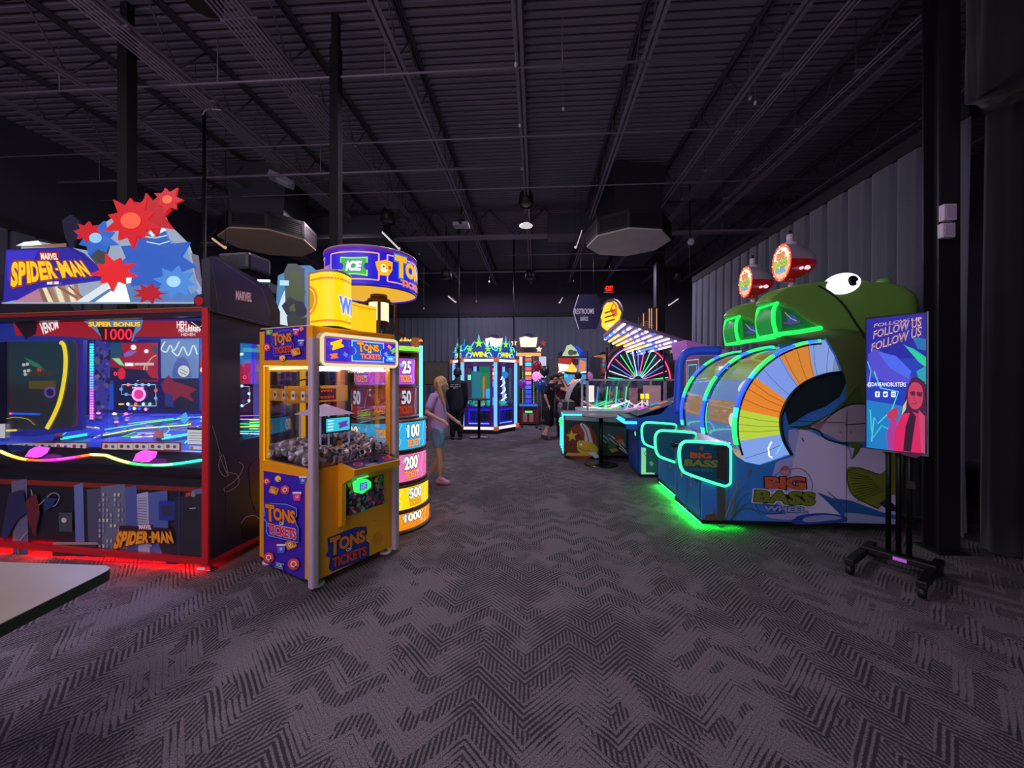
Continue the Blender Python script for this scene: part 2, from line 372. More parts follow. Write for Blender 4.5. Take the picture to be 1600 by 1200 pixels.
# gathered drape and steel column near the camera, right
CN = noisy('#12121a', '#0d0d14', 60, .95, 'shaded_curtain_cloth', 0, .2)  # curtain cloth again, with the right edge's shade put into its colour
curtain(4.16, 1.9, 4.16, 3.80, 4.12, .30, 'gathered curtain coloured dark for shade beside the steel column at the right edge', amp=.11, mat=CN)
COLM = noisy('#1c1922', '#141219', 5, .45, 'column_paint')
cx, cy = W(1470, 600, 3.5)[:2]
mb = MB(); mb.bx(-.09, .09, -.075, -.06, 0, 5.9, COLM); mb.bx(-.09, .09, .06, .075, 0, 5.9, COLM); mb.bx(-.006, .006, -.06, .06, 0, 5.9, COLM)
mb.bx(-.13, .13, -.12, .12, 0, .02, COLM); th = thing('steel_column', 'dark steel wide flange column standing before the charcoal curtain', 'column', (cx, cy, 0)); th.rotation_euler = (0, 0, 0); mb.build('shaft', th)
mb = MB(); mb.bx(-.085, .085, -.08, -.075, 2.8, 5.9, M('#232028', .5)); mb.build('face_plate', th)
for i, (a, b, c, d) in enumerate(((1483, 315, 1502, 341), (1481, 345, 1500, 368))):
    p0 = W(a, b, 3.3); p1 = W(c, d, 3.3); mb = MB(); mb.box((0, 0, 0), (p1.x-p0.x, .05, p0.z-p1.z), M('#c9bccf', .4), bev=.006); mb.box((0, -.027, 0), ((p1.x-p0.x)*.7, .006, (p0.z-p1.z)*.7), M('#b5a8bd', .4))
    mb.build('wall_box', label=['upper pale plastic sensor box on the dark steel column', 'lower pale plastic sensor box on the dark steel column'][i], cat='sensor box', loc=((p0+p1)/2+Vector((0, .06, 0))))
# added fill lights that brighten the hall, no fixture built
for i, (x, y, z, s, pw, c) in enumerate(AREAS):
    ld = bpy.data.lights.new('fill_light', 'AREA'); ld.shape = 'DISK'; ld.size = s; ld.energy = pw; ld.color = c
    lo = bpy.data.objects.new('fill_light_lamp', ld); COL.objects.link(lo); lo.location = (x, y, z-.02)
for i, (px, py, d) in enumerate(((822, 322, 8.0), (700, 300, 0), (1187, 492, 0), (697, 437, 11.0), (828, 437, 12.0), (629, 345, 9.0), (606, 348, 8.6), (1060, 437, 12.5))):
    if d == 0: continue
    p = W(px, py, d); th = thing('can_downlight', ['black can downlight hung in the middle of the ceiling', '', '', 'small black can downlight far back left of centre', 'small black can downlight far back at the centre', 'black can downlight behind the blue drum sign', 'black can downlight just above the blue drum sign', 'black can downlight far back by the right hand curtain'][i], 'downlight', p)
    mb = MB(); mb.lathe([(0, .30), (.10, .30), (.13, .26), (.17, 0), (.155, 0), (.12, .2), (0, .21)], M('#141216', .5)); mb.build('housing', th)
    mb = MB(); mb.cyl((0, 0, .3), (0, 0, 5.93-p.z), .010, BLACK, seg=8); mb.build('hanger', th)
    mb = MB(); mb.ell((0, 0, .03), (.10, .10, .03), M('#6a6065', .3)); mb.build('lens', th)
# octagonal air diffusers with their drop ducts
def diffuser(px, py, d, Dm, label, facehex):
    p = W(px, py, d); th = thing('air_diffuser', label, 'air diffuser', (p.x, p.y, p.z), .2)
    def octo(r, a0=22.5): return [(r*math.cos(math.radians(a0+45*i)), r*math.sin(math.radians(a0+45*i))) for i in range(8)]
    mb = MB(); o = octo(Dm/2); mb.prism_z(o, 0, .03, noisy(facehex, '#b0a89c', 3, .6, 'diffuser_face'))
    mb.build('bottom_plate', th)
    mb = MB(); g = M('#26242a', .5); gd = M('#0f0e12', .7)
    for i in range(8):
        a, b = Vector(o[i]), Vector(o[(i+1) % 8])
        ia, ib = a*.93, b*.93
        mb.add([(a.x, a.y, .03), (b.x, b.y, .03), (b.x, b.y, .36), (a.x, a.y, .36)], [(0, 1, 2, 3)], gd)
        for s0, s1, z0, z1 in ((0, .08, .03, .36), (.92, 1, .03, .36), (0, 1, .03, .07), (0, 1, .31, .36)):
            q0, q1 = a.lerp(b, s0)*1.012, a.lerp(b, s1)*1.012; mb.add([(q0.x, q0.y, z0), (q1.x, q1.y, z0), (q1.x, q1.y, z1), (q0.x, q0.y, z1)], [(0, 1, 2, 3)], g)
        for j in range(1, 6):
            z = .07+j*.04; q0, q1 = a*1.006, b*1.006; mb.add([(q0.x, q0.y, z), (q1.x, q1.y, z), (q1.x*.99, q1.y*.99, z+.015), (q0.x*.99, q0.y*.99, z+.015)], [(0, 1, 2, 3)], g)
    mb.prism_z(octo(Dm/2*1.0), .36, .38, g); mb.build('louvre_ring', th)
    mb = MB(); zt = 5.85-p.z; a, b = Dm*.27, Dm*.33
    mb.add([(-a, -a, .38), (a, -a, .38), (a, a, .38), (-a, a, .38), (-b, -b, zt), (b, -b, zt), (b, b, zt), (-b, b, zt)], [(0, 1, 5, 4), (1, 2, 6, 5), (2, 3, 7, 6), (3, 0, 4, 7)], M('#2b2930', .6)); mb.build('drop_duct', th)
diffuser(981, 381, 8.2, 1.72, 'pale bottomed octagonal air diffuser hanging left of the charcoal curtain', '#d0d0c6')
diffuser(421, 381, 8.2, 1.78, 'tan bottomed octagonal air diffuser hanging beside the thick black drop pole', '#e0b080')
for i, (x0, y0, x1, y1, d) in enumerate(((856, 328, 926, 372, 9.35), (482, 337, 606, 378, 9.35))):
    a = W(x0, y1, d); b = W(x1, y1, d); mb = MB(); mb.box((0, 0, .27), (b.x-a.x, .5, .5), noisy('#34323a', '#3c3942', 2, .6, 'duct_metal'), bev=.004); mb.box((0, 0, .01), (b.x-a.x-.01, .48, .02), M('#56525a', .6))
    mb.build('duct_box', label=['dark square duct box beside the pale octagonal diffuser', 'dark duct box behind the thick pole near the tan diffuser'][i], cat='duct', loc=(a+b)/2)
# drop poles
for i, (px, d, w, zb) in enumerate(((199, 4.46, .12, 0), (525, 4.6, .108, 0), (319, 5.35, .05, 0), (717, 10.2, .05, 1.9), (803, 12.0, .05, 1.8), (1078, 8.6, .03, 3.9), (1030, 11.5, .26, 0))):
    p = W(px, 590, d); zt = 5.9 if i not in (2,) else 5.28
    if i == 3: zt = 5.92
    if i == 4: zt = 5.92
    mb = MB(); h = w/2
    if i < 2:
        ch = 5.52; mb.bx(-h, h, -h, h, 0, ch, M('#050405', .95), .004); mb.bx(-h*.72, h*.72, -h*.72, h*.72, ch, zt, M('#08070a', .95))
    elif i == 6: mb.bx(-h, h, -h, h, 0, zt, M('#1b1920', .6), .01)
    else: mb.cyl((0, 0, zb), (0, 0, zt), h*(.9 if i != 5 else 1), M('#0b0a0d', .5), seg=10)
    mb.build('drop_pole', label=['thick square black pole rising behind the comic topper on the left', 'thick square black pole rising behind the blue drum sign', 'slim black pole rising behind the dark hood of the left cabinet', 'slim black pole in front of the blue prize cabinet roof', 'slim black pole hanging near the centre of the back curtain', 'thin black stem carrying the white camera dome', 'broad dark square column beyond the light canopy near the curtain end'][i], cat='pole', loc=(p.x, p.y, 0))
mb = MB(); mb.tube([(0, 0, 0), (.03, -.01, .05), (.1, -.02, .07), (.3, -.04, .03)], .008, M('#c8c4cc', .4), 6); p = W(317, 180, 5.3); mb.build('cable', label='pale cable looping from the top of the slim pole', cat='cable', loc=p)
# small fixtures on the ceiling
p = W(1080, 379, 8.6); mb = MB(); mb.ell((0, 0, 0), (.065, .065, .065), M('#c9c5cf', .3)); mb.lathe([(0, .09), (.05, .09), (.075, .03), (.06, 0)], M('#d8d4de', .4)); mb.build('camera_dome', label='white round camera dome on a thin stem before the curtain', cat='camera', loc=p)
LTU = L('#efe6ee', .75)
for i, (a, b, c, d, dd, e) in enumerate(((598, 363, 624, 389, 8.2, 8.0), (899, 387, 908, 360, 8.6, 8.9), (701, 463, 712, 472, 11.5, 11.2), (874, 473, 878, 465, 12.5, 12.8), (1045, 477, 1059, 467, 12.0, 12.3), (333, 373, 352, 387, 7.0, 6.8))):
    p, q = W(a, b, dd), W(c, d, e); th = thing('linear_light', ['short white linear light angled behind the blue drum sign', 'white linear light hanging by the pale octagonal diffuser', 'tiny white linear light above the blue prize cabinet', 'tiny white linear light left of the hanging hexagon sign', 'tiny white linear light right of the exit sign', 'warm linear light above the dark hood of the left cabinet'][i], 'light', p)
    mb = MB(); mb.tube([(0, 0, 0), tuple(q-p)], .026, LTU if i < 5 else L('#e8b98c', .8), 8); mb.build('tube', th)
    mb = MB(); mb.tube([(0, 0, .03), tuple(q-p+Vector((0, 0, .03)))], .02, BLACK, 6)
    for s in (Vector((0, 0, 0)), q-p): mb.cyl(s+Vector((0, 0, .03)), Vector((s.x, s.y, 5.93-p.z)), .004, BLACK, seg=5)
    mb.build('hanger', th)
for i, (px, py, d) in enumerate(((440, 281, 7.2), (721, 352, 8.4), (822, 354, 8.6))):
    p = W(px, py, d); th = thing(['box_light', 'projector', 'dome_light'][i], ['pale boxy light fixture tilted on the left conduits', 'pale projector hung from a joist above the prize cabinet', 'small white dome light hung at the ceiling centre'][i], ['light', 'projector', 'light'][i], p, [.5, 0, 0][i])
    mb = MB()
    if i == 0: mb.box((0, 0, 0), (.42, .24, .10), M('#a4a2a8', .4), ry=.3, bev=.01); mb.box((.02, -.02, -.06), (.2, .16, .04), M('#c9cdd2', .3), ry=.3); mb.cyl((0, 0, .05), (0, 0, 5.3-p.z), .015, PIPE)
    elif i == 1: mb.box((0, 0, 0), (.34, .26, .07), M('#b5adb5', .4), bev=.01); mb.cyl((0, -.13, 0), (0, -.16, 0), .03, BLACK); mb.box((0, 0, .16), (.12, .12, .12), M('#2a282c', .5)); mb.cyl((0, 0, .05), (0, 0, 5.3-p.z), .02, BLACK)
    else: mb.lathe([(0, .0), (.14, .0), (.15, .02), (.08, .07), (0, .09)], L('#e6dfe6', .8)); mb.cyl((0, 0, .08), (0, 0, 5.3-p.z), .012, BLACK)
    mb.build('body', th)
p = W(318, 6, 3.9); mb = MB(); mb.lathe([(0, .0), (.16, .0), (.17, .03), (.15, .25), (0, .27)], M('#17151a', .6)); mb.lathe([(0, -.004), (.145, -.004)], M('#2a2622', .5)); mb.cyl((0, 0, .25), (0, 0, 5.3-p.z+.1), .015, BLACK); mb.build('pendant_speaker', label='black round pendant speaker at the top left of the ceiling', cat='speaker', loc=p)
# linear conduit stub lights on joists
for i, (px, py, d) in enumerate(((806, 101, 4.4), (812, 196, 5.6), (816, 264, 6.8), (1180, 161, 5.2), (880, 170, 5.4), (1172, 153, 5.2), (896, 439, 13), (765, 440, 13), (662, 482, 11.3), (655, 397, 11), (744, 471, 12), (1038, 490, 12))):
    p = W(px, py, d); mb = MB(); mb.ell((0, 0, 0), (.022, .022, .03), M('#d5d0d6', .4), 8, 6); mb.cyl((0, 0, .02), (0, 0, 5.93-p.z), .004, PIPE, seg=5)
    mb.build('sprinkler_head', label='small pale sprinkler head fixed under the roof joists', cat='sprinkler', group='sprinkler heads under the ceiling', loc=p)
# ================================================================ comic-art coin game cabinet, left
A = G(325, 897); rzs = math.atan2(-.158, .9874)+TH
cab = thing('arcade_cabinet', 'dark blue game cabinet with red edges, gold title sign and rainbow light strip', 'arcade cabinet', A, rzs)
F = frame_of(cab); NAVY = M('#1b1a3a', .45); NAVYD = M('#100f22', .5); RED = M('#b3121c', .4); REDL = L('#ff1010', 1.2); BLUE = M('#1c35c8', .4)
Wd, Dp = 2.48, .96
mb = MB()
mb.bx(-.05, 0, 0, .30, .10, 2.10, NAVY)                                # right side around the window
mb.bx(-.05, 0, .30, Dp, .10, 1.02, NAVY); mb.bx(-.05, 0, .30, Dp, 1.88, 2.10, NAVY); mb.bx(-.05, 0, 1.02, Dp, 1.02, 1.88, NAVY)
mb.bx(-Wd, -Wd+.05, 0, Dp, .10, 2.10, NAVY)
mb.bx(-Wd+.05, -.05, Dp-.05, Dp, .10, 2.10, NAVYD); mb.bx(-Wd+.05, -.05, .06, Dp-.05, .08, .12, NAVYD)
mb.bx(-Wd+.05, -.05, .02, Dp-.05, 2.07, 2.10, NAVYD); mb.bx(-Wd+.05, -.05, .0, .10, 2.065, 2.10, M('#1a1926', .4))
mb.bx(-Wd+.05, -.05, .12, Dp-.05, .88, .95, NAVYD)                     # playfield deck carrier
mb.build('body', cab)
mb = MB()
mb.bx(-.052, .004, -.006, .012, .06, 2.13, RED); mb.bx(-Wd, -Wd+.05, -.006, .012, .06, 2.12, RED)
mb.bx(-Wd, 0, -.004, .03, .07, .115, RED); mb.bx(-.02, .005, 0, Dp, .06, .10, RED)
mb.bx(-Wd, -.05, -.004, .02, 2.10, 2.13, M('#7a1622', .4)); mb.bx(-Wd, -.05, -.008, .0, 2.13, 2.137, M('#c08a30', .3, .6))
mb.build('red_trim', cab)
for (x, y) in ((-.04, .06), (-.04, Dp-.08), (-Wd+.06, .06), (-Wd+.06, Dp-.08)):
    mb = MB(); mb.cyl((x, y, 0), (x, y, .012), .035, CHROME); mb.cyl((x, y, .01), (x, y, .09), .012, CHROME); mb.build('levelling_foot', cab)
mb = MB(); mb.bx(-Wd+.1, -.06, .05, .09, .05, .064, L('#ff0a0a', 42)); mb.build('under_glow_strip', cab)
# side art: loops and a plain panel, window panel glowing with the interior's painted reflection
mb = MB(); f = PXM(F, (0, 0, 0), (1, 0, 0)); a = Art(mb, f, .0012)
WL = M('#b8b4c8', .5)
a.line([(331, 663), (338, 685), (344, 710)], .5, WL)
a.line(smoothpts([(343, 712), (352, 735), (357, 742), (350, 744), (343, 735), (342, 722), (348, 710), (354, 730), (356, 743)], False), .8, WL)
a.line(smoothpts([(356, 738), (370, 742), (373, 755), (362, 765), (352, 768), (350, 763), (362, 755), (374, 743), (380, 728), (373, 722)], False), .8, WL)
a.line([(356, 722), (405, 713)], .6, M('#2c2a52')); a.line([(353, 740), (353, 830)], .8, M('#2a2850'))
a.poly([(388, 730), (397, 720), (408, 716), (410, 780), (400, 800), (392, 780)], M('#3a1420', .4)); a.poly([(377, 815), (390, 805), (408, 812), (409, 840), (380, 842)], M('#15151f', .3)); a.line(smoothpts([(376, 818), (384, 808), (398, 806), (409, 815)], False), 1, WL)
a.poly([(332, 876), (341, 871), (341, 876), (332, 881)], M('#cfc9dc')); mb.build('side_decal', cab)
mb = MB(); mb.bx(-.09, -.08, .30, 1.02, 1.02, 1.88, M('#0c1238', .4)); f = PXM(F, (-.078, 0, 0), (1, 0, 0)); a = Art(mb, f, .001)
a.poly([(351, 535), (393, 538), (392, 590), (351, 588)], L('#1477c8', .9)); a.circ(366, 556, 11, L('#2aa0ee', 1.1)); a.circ(366, 556, 8, L('#123f9a', .8)); a.line([(354, 556), (380, 553)], 4, L('#dff4ff', 1.3)); a.poly([(351, 575), (393, 566), (392, 600), (351, 600)], L('#b0161c', .8)); a.rect(378, 586, 386, 594, L('#4a0510', .6)); a.text('0', (379, 593, 385, 586), L('#ff3048', 2))
a.poly([(395, 535), (408, 537), (408, 680), (395, 680)], L('#4a55b8', .7)); a.line([(393, 536), (393, 600)], 2.5, L('#1a2cff', 1.6))
a.poly([(350, 602), (392, 602), (392, 645), (350, 645)], L('#191b52', .6)); a.circ(359, 619, 9, L('#ffb030', 1.6)); a.circ(359, 619, 5, L('#e02010', 1.4))
for q in ((352, 602), (365, 603), (377, 603), (388, 626), (388, 615), (377, 634), (367, 634), (355, 634)): a.circ(q[0], q[1], 2.3, L('#9fdcff', 1.8) if q != (355, 634) else L('#ff4030', 1.6))
a.line([(352, 602), (388, 604), (389, 628), (378, 634), (352, 633)], .7, L('#cfe2ff', 1.2))
for i, (y, c) in enumerate(((652, '#9b4cff'), (657, '#ff90d0'), (664, '#38ff80'), (669, '#cfff40'), (676, '#20ffb0'), (679, '#d0f0ff'))): a.line([(350, y+2), (370, y-2), (404, y-3+i % 3)], 1.3, L(c, 2.0))
for y in (656, 660, 665, 670): a.line([(388, y), (408, y-.5)], 1.6, L('#a8ff30', 1.6))
mb.build('side_window_reflection', cab)
mb = MB(); mb.bx(-.012, -.006, .30, 1.02, 1.02, 1.88, GLASS); mb.build('side_glass', cab)
# upper hood wings
mb = MB(); prof = [(.0, 2.10), (.0, 2.52), (.06, 2.56), (.62, 2.42), (.74, 2.22), (.74, 2.06), (.5, 2.06)]
HOOD = M('#18172a', .45)
mb.prism_x(prof, -.06, .02, HOOD); mb.prism_x(prof, -Wd, -Wd+.06, HOOD); mb.bx(-Wd+.06, -.06, .14, .74, 2.10, 2.17, HOOD)
a = Art(mb, PXM(F, (.02, 0, 0), (1, 0, 0)), .001); hx = [(330, 409), (337, 402), (410, 452), (421, 485), (419, 506), (342, 489)]
a.poly(hx, M('#211c40', .4)); a.line(hx, .7, M('#5a5688', .4), True)
a.poly([(367.5, 453), (393, 457), (393, 472.5), (368, 469)], M('#7a3038', .4)); a.text('MARVEL', [(368, 454), (393, 458), (393, 472), (368, 468)], M('#cfc4d8', .4), .03)
mb.build('hood', cab)
mb = MB(); mb.box((-.26, .62, 2.66), (.34, .28, .17), M('#1a1a20', .4), bev=.03); mb.cyl((-.26, .48, 2.66), (-.26, .479, 2.66), .06, BLACK); mb.bx(-.34, -.18, .58, .68, 2.17, 2.6, BLACK); mb.build('top_speaker', cab)
# topper boards (lit comic-style panels with a plain burst in place of the figure)
TP = thing('x', None, None) if 0 else None
def board(pts, y, m, mb, th=.02):
    f = PXM(F, (0, y, 0), (0, -1, 0)); P = [f(*p) for p in pts]; P = [(q.x, q.z) for q in P]; mb.prism_y(P, y, y+th, m); return f
mb = MB(); f = board([(2, 474), (22, 446), (26, 412), (34, 384), (60, 377), (96, 384), (150, 394), (160, 350), (205, 322), (245, 318), (262, 350), (292, 380), (318, 455), (320, 474)], .09, L('#aebfd8', .75), mb)
a = Art(mb, f, .0015)
a.poly([(25, 384), (38, 378), (60, 376), (68, 384)], L('#e8f2f8', 1.1)); a.poly([(26, 386), (104, 386), (104, 380), (70, 382)], L('#a07860', .7))
a.poly([(20, 472), (60, 450), (75, 472)], L('#c88aa0', .8)); a.poly([(60, 450), (80, 447), (92, 472), (68, 472)], L('#96685a', .8)); a.poly([(70, 455), (80, 457), (84, 468), (73, 466)], L('#64707e', .7))
for i in range(6): a.poly([(66+10*i, 448-i), (72+10*i, 447-i), (84+9*i, 472), (76+9*i, 472)], L('#f2e0b0', 1.0) if i % 2 == 0 else L('#b58a6a', .8))
a.line([(92, 448), (122, 466)], 4, L('#a4664e', .8)); a.line([(108, 446), (136, 470)], 3, L('#a4664e', .8))
a.poly([(125, 472), (175, 436), (230, 418), (300, 440), (318, 472)], L('#5a86c8', .85)); a.poly([(120, 472), (172, 438), (180, 446), (140, 472)], L('#d4dde6', 1.1)); a.poly([(150, 472), (196, 440), (205, 472)], L('#f0f6ff', 1.3)); a.poly([(180, 430), (215, 426), (212, 440), (170, 452)], L('#ffffff', 1.6))
a.poly([(222, 340), (240, 322), (258, 348), (262, 370), (290, 400), (310, 455), (286, 440), (262, 400), (240, 372)], L('#dcecf4', 1.3)); a.poly([(262, 372), (294, 390), (312, 452), (300, 460), (278, 420)], L('#7fa0cc', .9))
a.poly([(300, 396), (312, 400), (318, 452), (308, 436)], L('#8c86a8', .6))
mb.build('topper_back_panel', cab)
mb = MB(); f = board([(0, 472), (5, 470), (9, 390), (109, 386), (128, 395), (148, 414), (168, 424), (160, 437), (92, 446), (56, 450), (22, 468)], .04, L('#2b22a8', .85), mb); a = Art(mb, f, .0015)
a.poly([(10, 392), (60, 391), (48, 420), (12, 440)], L('#3a30d0', .9)); a.line([(5, 470), (9, 390), (109, 386), (148, 413)], 1, L('#141040', .5))
a.poly([(61.5, 393), (92, 394), (93, 407), (63, 407)], L('#a01828', .8)); a.text('MARVEL', [(63.5, 395), (90.5, 396), (91.5, 406), (65, 406)], L('#f4e0d0', 1.1), .04)
xs = [17, 35, 52, 62, 80, 93, 101, 118, 131, 146]
TQ = [(19, 409), (130, 408), (147, 432), (17, 450)]
def curved_title(a, t, m, q, out, ow=.06):
    wt = {'I': .5, 'M': 1.35, '-': .45, 'S': .9}; ws = [wt.get(c, 1) for c in t]; tot = sum(ws); n = len(t); TL, TR, BR, BL = [Vector(p) for p in q]
    for k, ch in enumerate(t):
        u0, u1 = sum(ws[:k])/tot, (sum(ws[:k])+ws[k]*.93)/tot; sag = 5*math.sin(math.pi*(u0+u1)/2)
        A0, A1 = TL.lerp(TR, u0), TL.lerp(TR, u1); B0, B1 = BL.lerp(BR, u0), BL.lerp(BR, u1); B0 = B0-Vector((0, sag)); B1 = B1-Vector((0, sag))
        if ch == '-': mA, mB_ = A0.lerp(B0, .42), A0.lerp(B0, .55); mC, mD = A1.lerp(B1, .42), A1.lerp(B1, .55); q4 = [mA, mC, mD, mB_]
        else: q4 = [A0, A1, B1, B0]
        a.text(ch, [tuple(p) for p in q4], m, .05, out, ow)
curved_title(a, 'SPIDER-MAN', L('#ffc018', 1.15), TQ, L('#b04a18', .7))
a.poly([(76, 441), (94, 440), (94, 444.5), (76, 445)], L('#f0e8e0', 1.0)); a.poly([(84, 440.5), (88, 440.5), (88, 444.7), (84, 444.7)], L('#e08040', .9))
mb.build('title_board', cab)
mb = MB()
def burst(cx, cy, pts_r, y, m, n, rot=0, th=.015, sx=1.0, sy=1.0):
    pts = []
    for i in range(2*n):
        r = pts_r[i % len(pts_r)]; an = math.radians(rot+180/n*i); pts.append((cx+sx*r*math.cos(an), cy+sy*r*math.sin(an)))
    return board(pts, y, m, mb, th)
board([(96, 345), (110, 335), (124, 346), (120, 372), (110, 388), (102, 372)], .075, M('#1c2036', .4), mb)
board([(133, 376), (150, 372), (168, 384), (162, 405), (156, 420), (138, 398)], .07, L('#4c5452', .6), mb)
burst(240, 408, (66, 44, 58, 40), .05, L('#2a62c8', .9), 9, 8, sx=1.0, sy=.86)
burst(150, 372, (36, 22, 30, 20), .055, L('#2f6ad0', .9), 8, 20, sy=.8)
burst(136, 362, (22, 13), .045, L('#cc1820', 1.0), 8, 5, sy=.75)
burst(205, 345, (46, 27, 38, 25), .035, L('#d6141c', 1.0), 10, 15, sy=.95)
burst(236, 336, (44, 24, 36, 22), .04, L('#c41820', .95), 8, 30, sx=.9)
burst(262, 312, (24, 13, 19, 12), .03, L('#d01a22', 1.0), 7, 0)
burst(176, 425, (38, 21, 30, 19), .025, L('#e02024', 1.05), 9, 12, sy=.8)
burst(232, 458, (26, 14), .028, L('#c01622', .9), 9, 0, sy=.62)
f = burst(272, 440, (34, 20), .03, L('#4a88dc', 1.0), 8, 10, sy=.75)
a = Art(mb, f, .0015)
for x, y, r, c in ((205, 345, 16, '#ff5a3c'), (176, 425, 11, '#ff7a60'), (262, 312, 8, '#ff6a50'), (150, 372, 10, '#8cc0ff'), (272, 440, 11, '#9cd0ff')): a.k = 8; a.circ(x, y, r, L(c, 1.15), r*.8, 14)
a.line([(228, 370), (244, 372), (262, 368)], 1.6, L('#c8f0c8', 1.0)); a.line([(230, 378), (250, 382), (266, 377)], 1.6, L('#c8f0c8', 1.0))
mb.build('topper_burst', cab)
mb = MB(); f = board([(303, 480), (303, 466), (308, 461), (318, 458), (320, 480)], .0, M('#151326', .4), mb); a = Art(mb, f, .001); a.circ(311, 470, 7, M('#b01420', .3)); mb.build('corner_badge', cab)
# front: header, glass, playfield
mb = MB(); mb.bx(-Wd+.05, -.05, .10, .12, 1.90, 2.07, L('#2438a8', .5)); f = PXM(F, (0, .10, 0), (0, -1, 0)); a = Art(mb, f, .001)
a.poly([(20, 501), (326, 501), (326, 527), (210, 526), (196, 533), (110, 526), (25, 524)], L('#a8182a', .75)); a.poly([(20, 501), (60, 501), (56, 522), (40, 530), (28, 512)], L('#241024', .4)); a.text('VENOM', [(62, 505), (90, 500), (92, 513), (66, 524)], L('#f0e8f0', 1), .03)
a.poly([(128, 500), (224, 500), (220, 515), (212, 522), (208, 533), (166, 533), (156, 524), (140, 508)], L('#5a86c8', .8)); a.poly([(152, 511), (212, 511), (205, 534), (162, 534)], L('#3a0614', .6))
a.text('SUPER BONUS', (139, 510.5, 220, 503), L('#ffc830', 1.0), .05, L('#8a5010', .6), .03); a.text('1000', (165, 531, 207, 514), L('#ff1830', 3.0), .0)
a.text('HEH', (277, 513, 292, 502), L('#f4e8ec', 1.1), .02); a.text('HEH', (295, 517, 314, 507), L('#f4e8ec', 1.1), .02); a.text('HEHEHEHEH', (280, 519, 313, 513), L('#f4e8ec', 1.0), .02); a.text('HEHEH', (284, 525, 306, 520.5), L('#e8d8dc', .9), .02)
a.poly([(292, 501), (326, 501), (326, 522), (312, 512), (300, 508)], L('#30101a', .4)); a.line([(300, 503), (312, 512), (318, 508), (325, 514)], 1.0, L('#f0e0e0', 1))
mb.build('header_panel', cab)
mb = MB(); mb.bx(-Wd+.05, -.05, .88, .90, .95, 2.04, L('#2028a0', .55)); f = PXM(F, (0, .88, 0), (0, -1, 0)); a = Art(mb, f, .001)
a.poly([(122, 528), (152, 528), (152, 660), (122, 660)], L('#2430d8', .8)); a.poly([(150, 530), (176, 540), (178, 650), (150, 650)], L('#4844b8', .8)); a.poly([(140, 640), (320, 640), (320, 664), (140, 664)], L('#2c2c90', .6))
for i in range(46):
    x, y = 152+random.random()*26, 534+random.random()*108; r = 1.5+random.random()*4
    a.poly([(x+r*math.cos(k*1.05)*(.7+random.random()*.6), y+r*math.sin(k*1.05)*(.7+random.random()*.8)) for k in range(6)], L(random.choice(['#2a2460', '#6a62b8', '#2c3ab0', '#8c7cc8', '#1c1a44', '#70708a']), .7))
a.poly([(176, 536), (194, 536), (194, 560), (176, 560)], L('#24688c', .7)); a.poly([(176, 560), (196, 556), (250, 592), (250, 597), (176, 590)], L('#b01828', .8)); a.poly([(178, 560), (190, 560), (198, 572), (190, 570)], L('#9cf0b0', 1.2))
a.poly([(193, 536), (250, 536), (250, 596), (200, 580)], L('#c41420', .95)); a.poly([(197, 553), (206, 548), (218, 549), (208, 556), (198, 558)], L('#8a78e0', 1)); a.circ(212, 543, 4, L('#fff4e0', 2.5)); a.circ(232, 549, 3, L('#ffffff', 2.2)); a.poly([(240, 545), (246, 538), (250, 546), (247, 556)], L('#4a5a6a', .7))
a.rect(199, 567, 212, 572, L('#ffe8e8', 2)); a.rect(214, 567, 244, 571, L('#d8c8c8', 1.2)); a.line([(230, 570), (228, 582), (224, 590), (218, 596)], 1.6, L('#e8e4b8', 1.2)); a.line(smoothpts([(248, 555), (240, 560), (234, 570), (234, 584)], False), 1.4, L('#d8d4a8', 1.1))
a.poly([(176, 574), (250, 580), (250, 594), (176, 594)], L('#281a50', .6)); a.circ(194, 584, 6, L('#e0202c', 1.3), 9); a.poly([(232, 580), (248, 576), (252, 592), (240, 590)], L('#c01c28', 1)); a.text('0', (182, 587, 187, 581), L('#ff3050', 2.5))
a.poly([(255, 528), (315, 528), (314, 591), (256, 591)], L('#7da2dc', .85)); a.line(smoothpts([(262, 534), (256, 546), (264, 550), (270, 540), (276, 548), (284, 534)], False), 2.2, L('#d4f0f0', 1.3)); a.line(smoothpts([(272, 548), (282, 556), (290, 542), (298, 556), (306, 540), (312, 554)], False), 2.2, L('#d4f0f0', 1.3)); a.circ(288, 590, 15, L('#5a78cc', .8), 32, a0=180, a1=360); a.circ(291, 580, 9, L('#e8ecec', 1.1)); a.line([(286, 577), (297, 582)], 1, L('#40484c', .5)); a.line([(285, 581), (295, 586)], 1, L('#40484c', .5))
a.poly([(256, 592), (316, 592), (316, 640), (256, 640)], L('#241c38', .45)); a.poly([(256, 600), (268, 586), (276, 596), (290, 600), (312, 608), (300, 616), (308, 628), (286, 618), (270, 632), (262, 618)], L('#a0202c', .8)); a.poly([(262, 612), (274, 618), (276, 636), (262, 634)], L('#2c3c9a', .8))
a.poly([(316, 528), (326, 528), (326, 640), (316, 640)], L('#1848d8', .8)); a.poly([(316, 560), (326, 556), (326, 580), (316, 584)], L('#c02028', .8)); a.circ(321, 578, 4, L('#ffc890', 1.8))
a.poly([(184, 596), (252, 596), (252, 640), (184, 640)], L('#1c1a50', .55)); pts = [(196, 601), (248, 601), (249, 634), (206, 634)]; a.line(pts, 1.1, L('#d8e4ff', 1.4)); a.line([(196, 601), (195, 616), (212, 617)], 1.0, L('#b8c4ff', 1.2))
a.circ(222, 616, 11, L('#f09cff', 2.2)); a.circ(222, 616, 7.5, L('#c040a0', 1.4)); a.circ(222, 616, 4.5, L('#ff2060', 2.2)); a.rect(212, 607, 230, 604.5, L('#ff9cd0', 1.8))
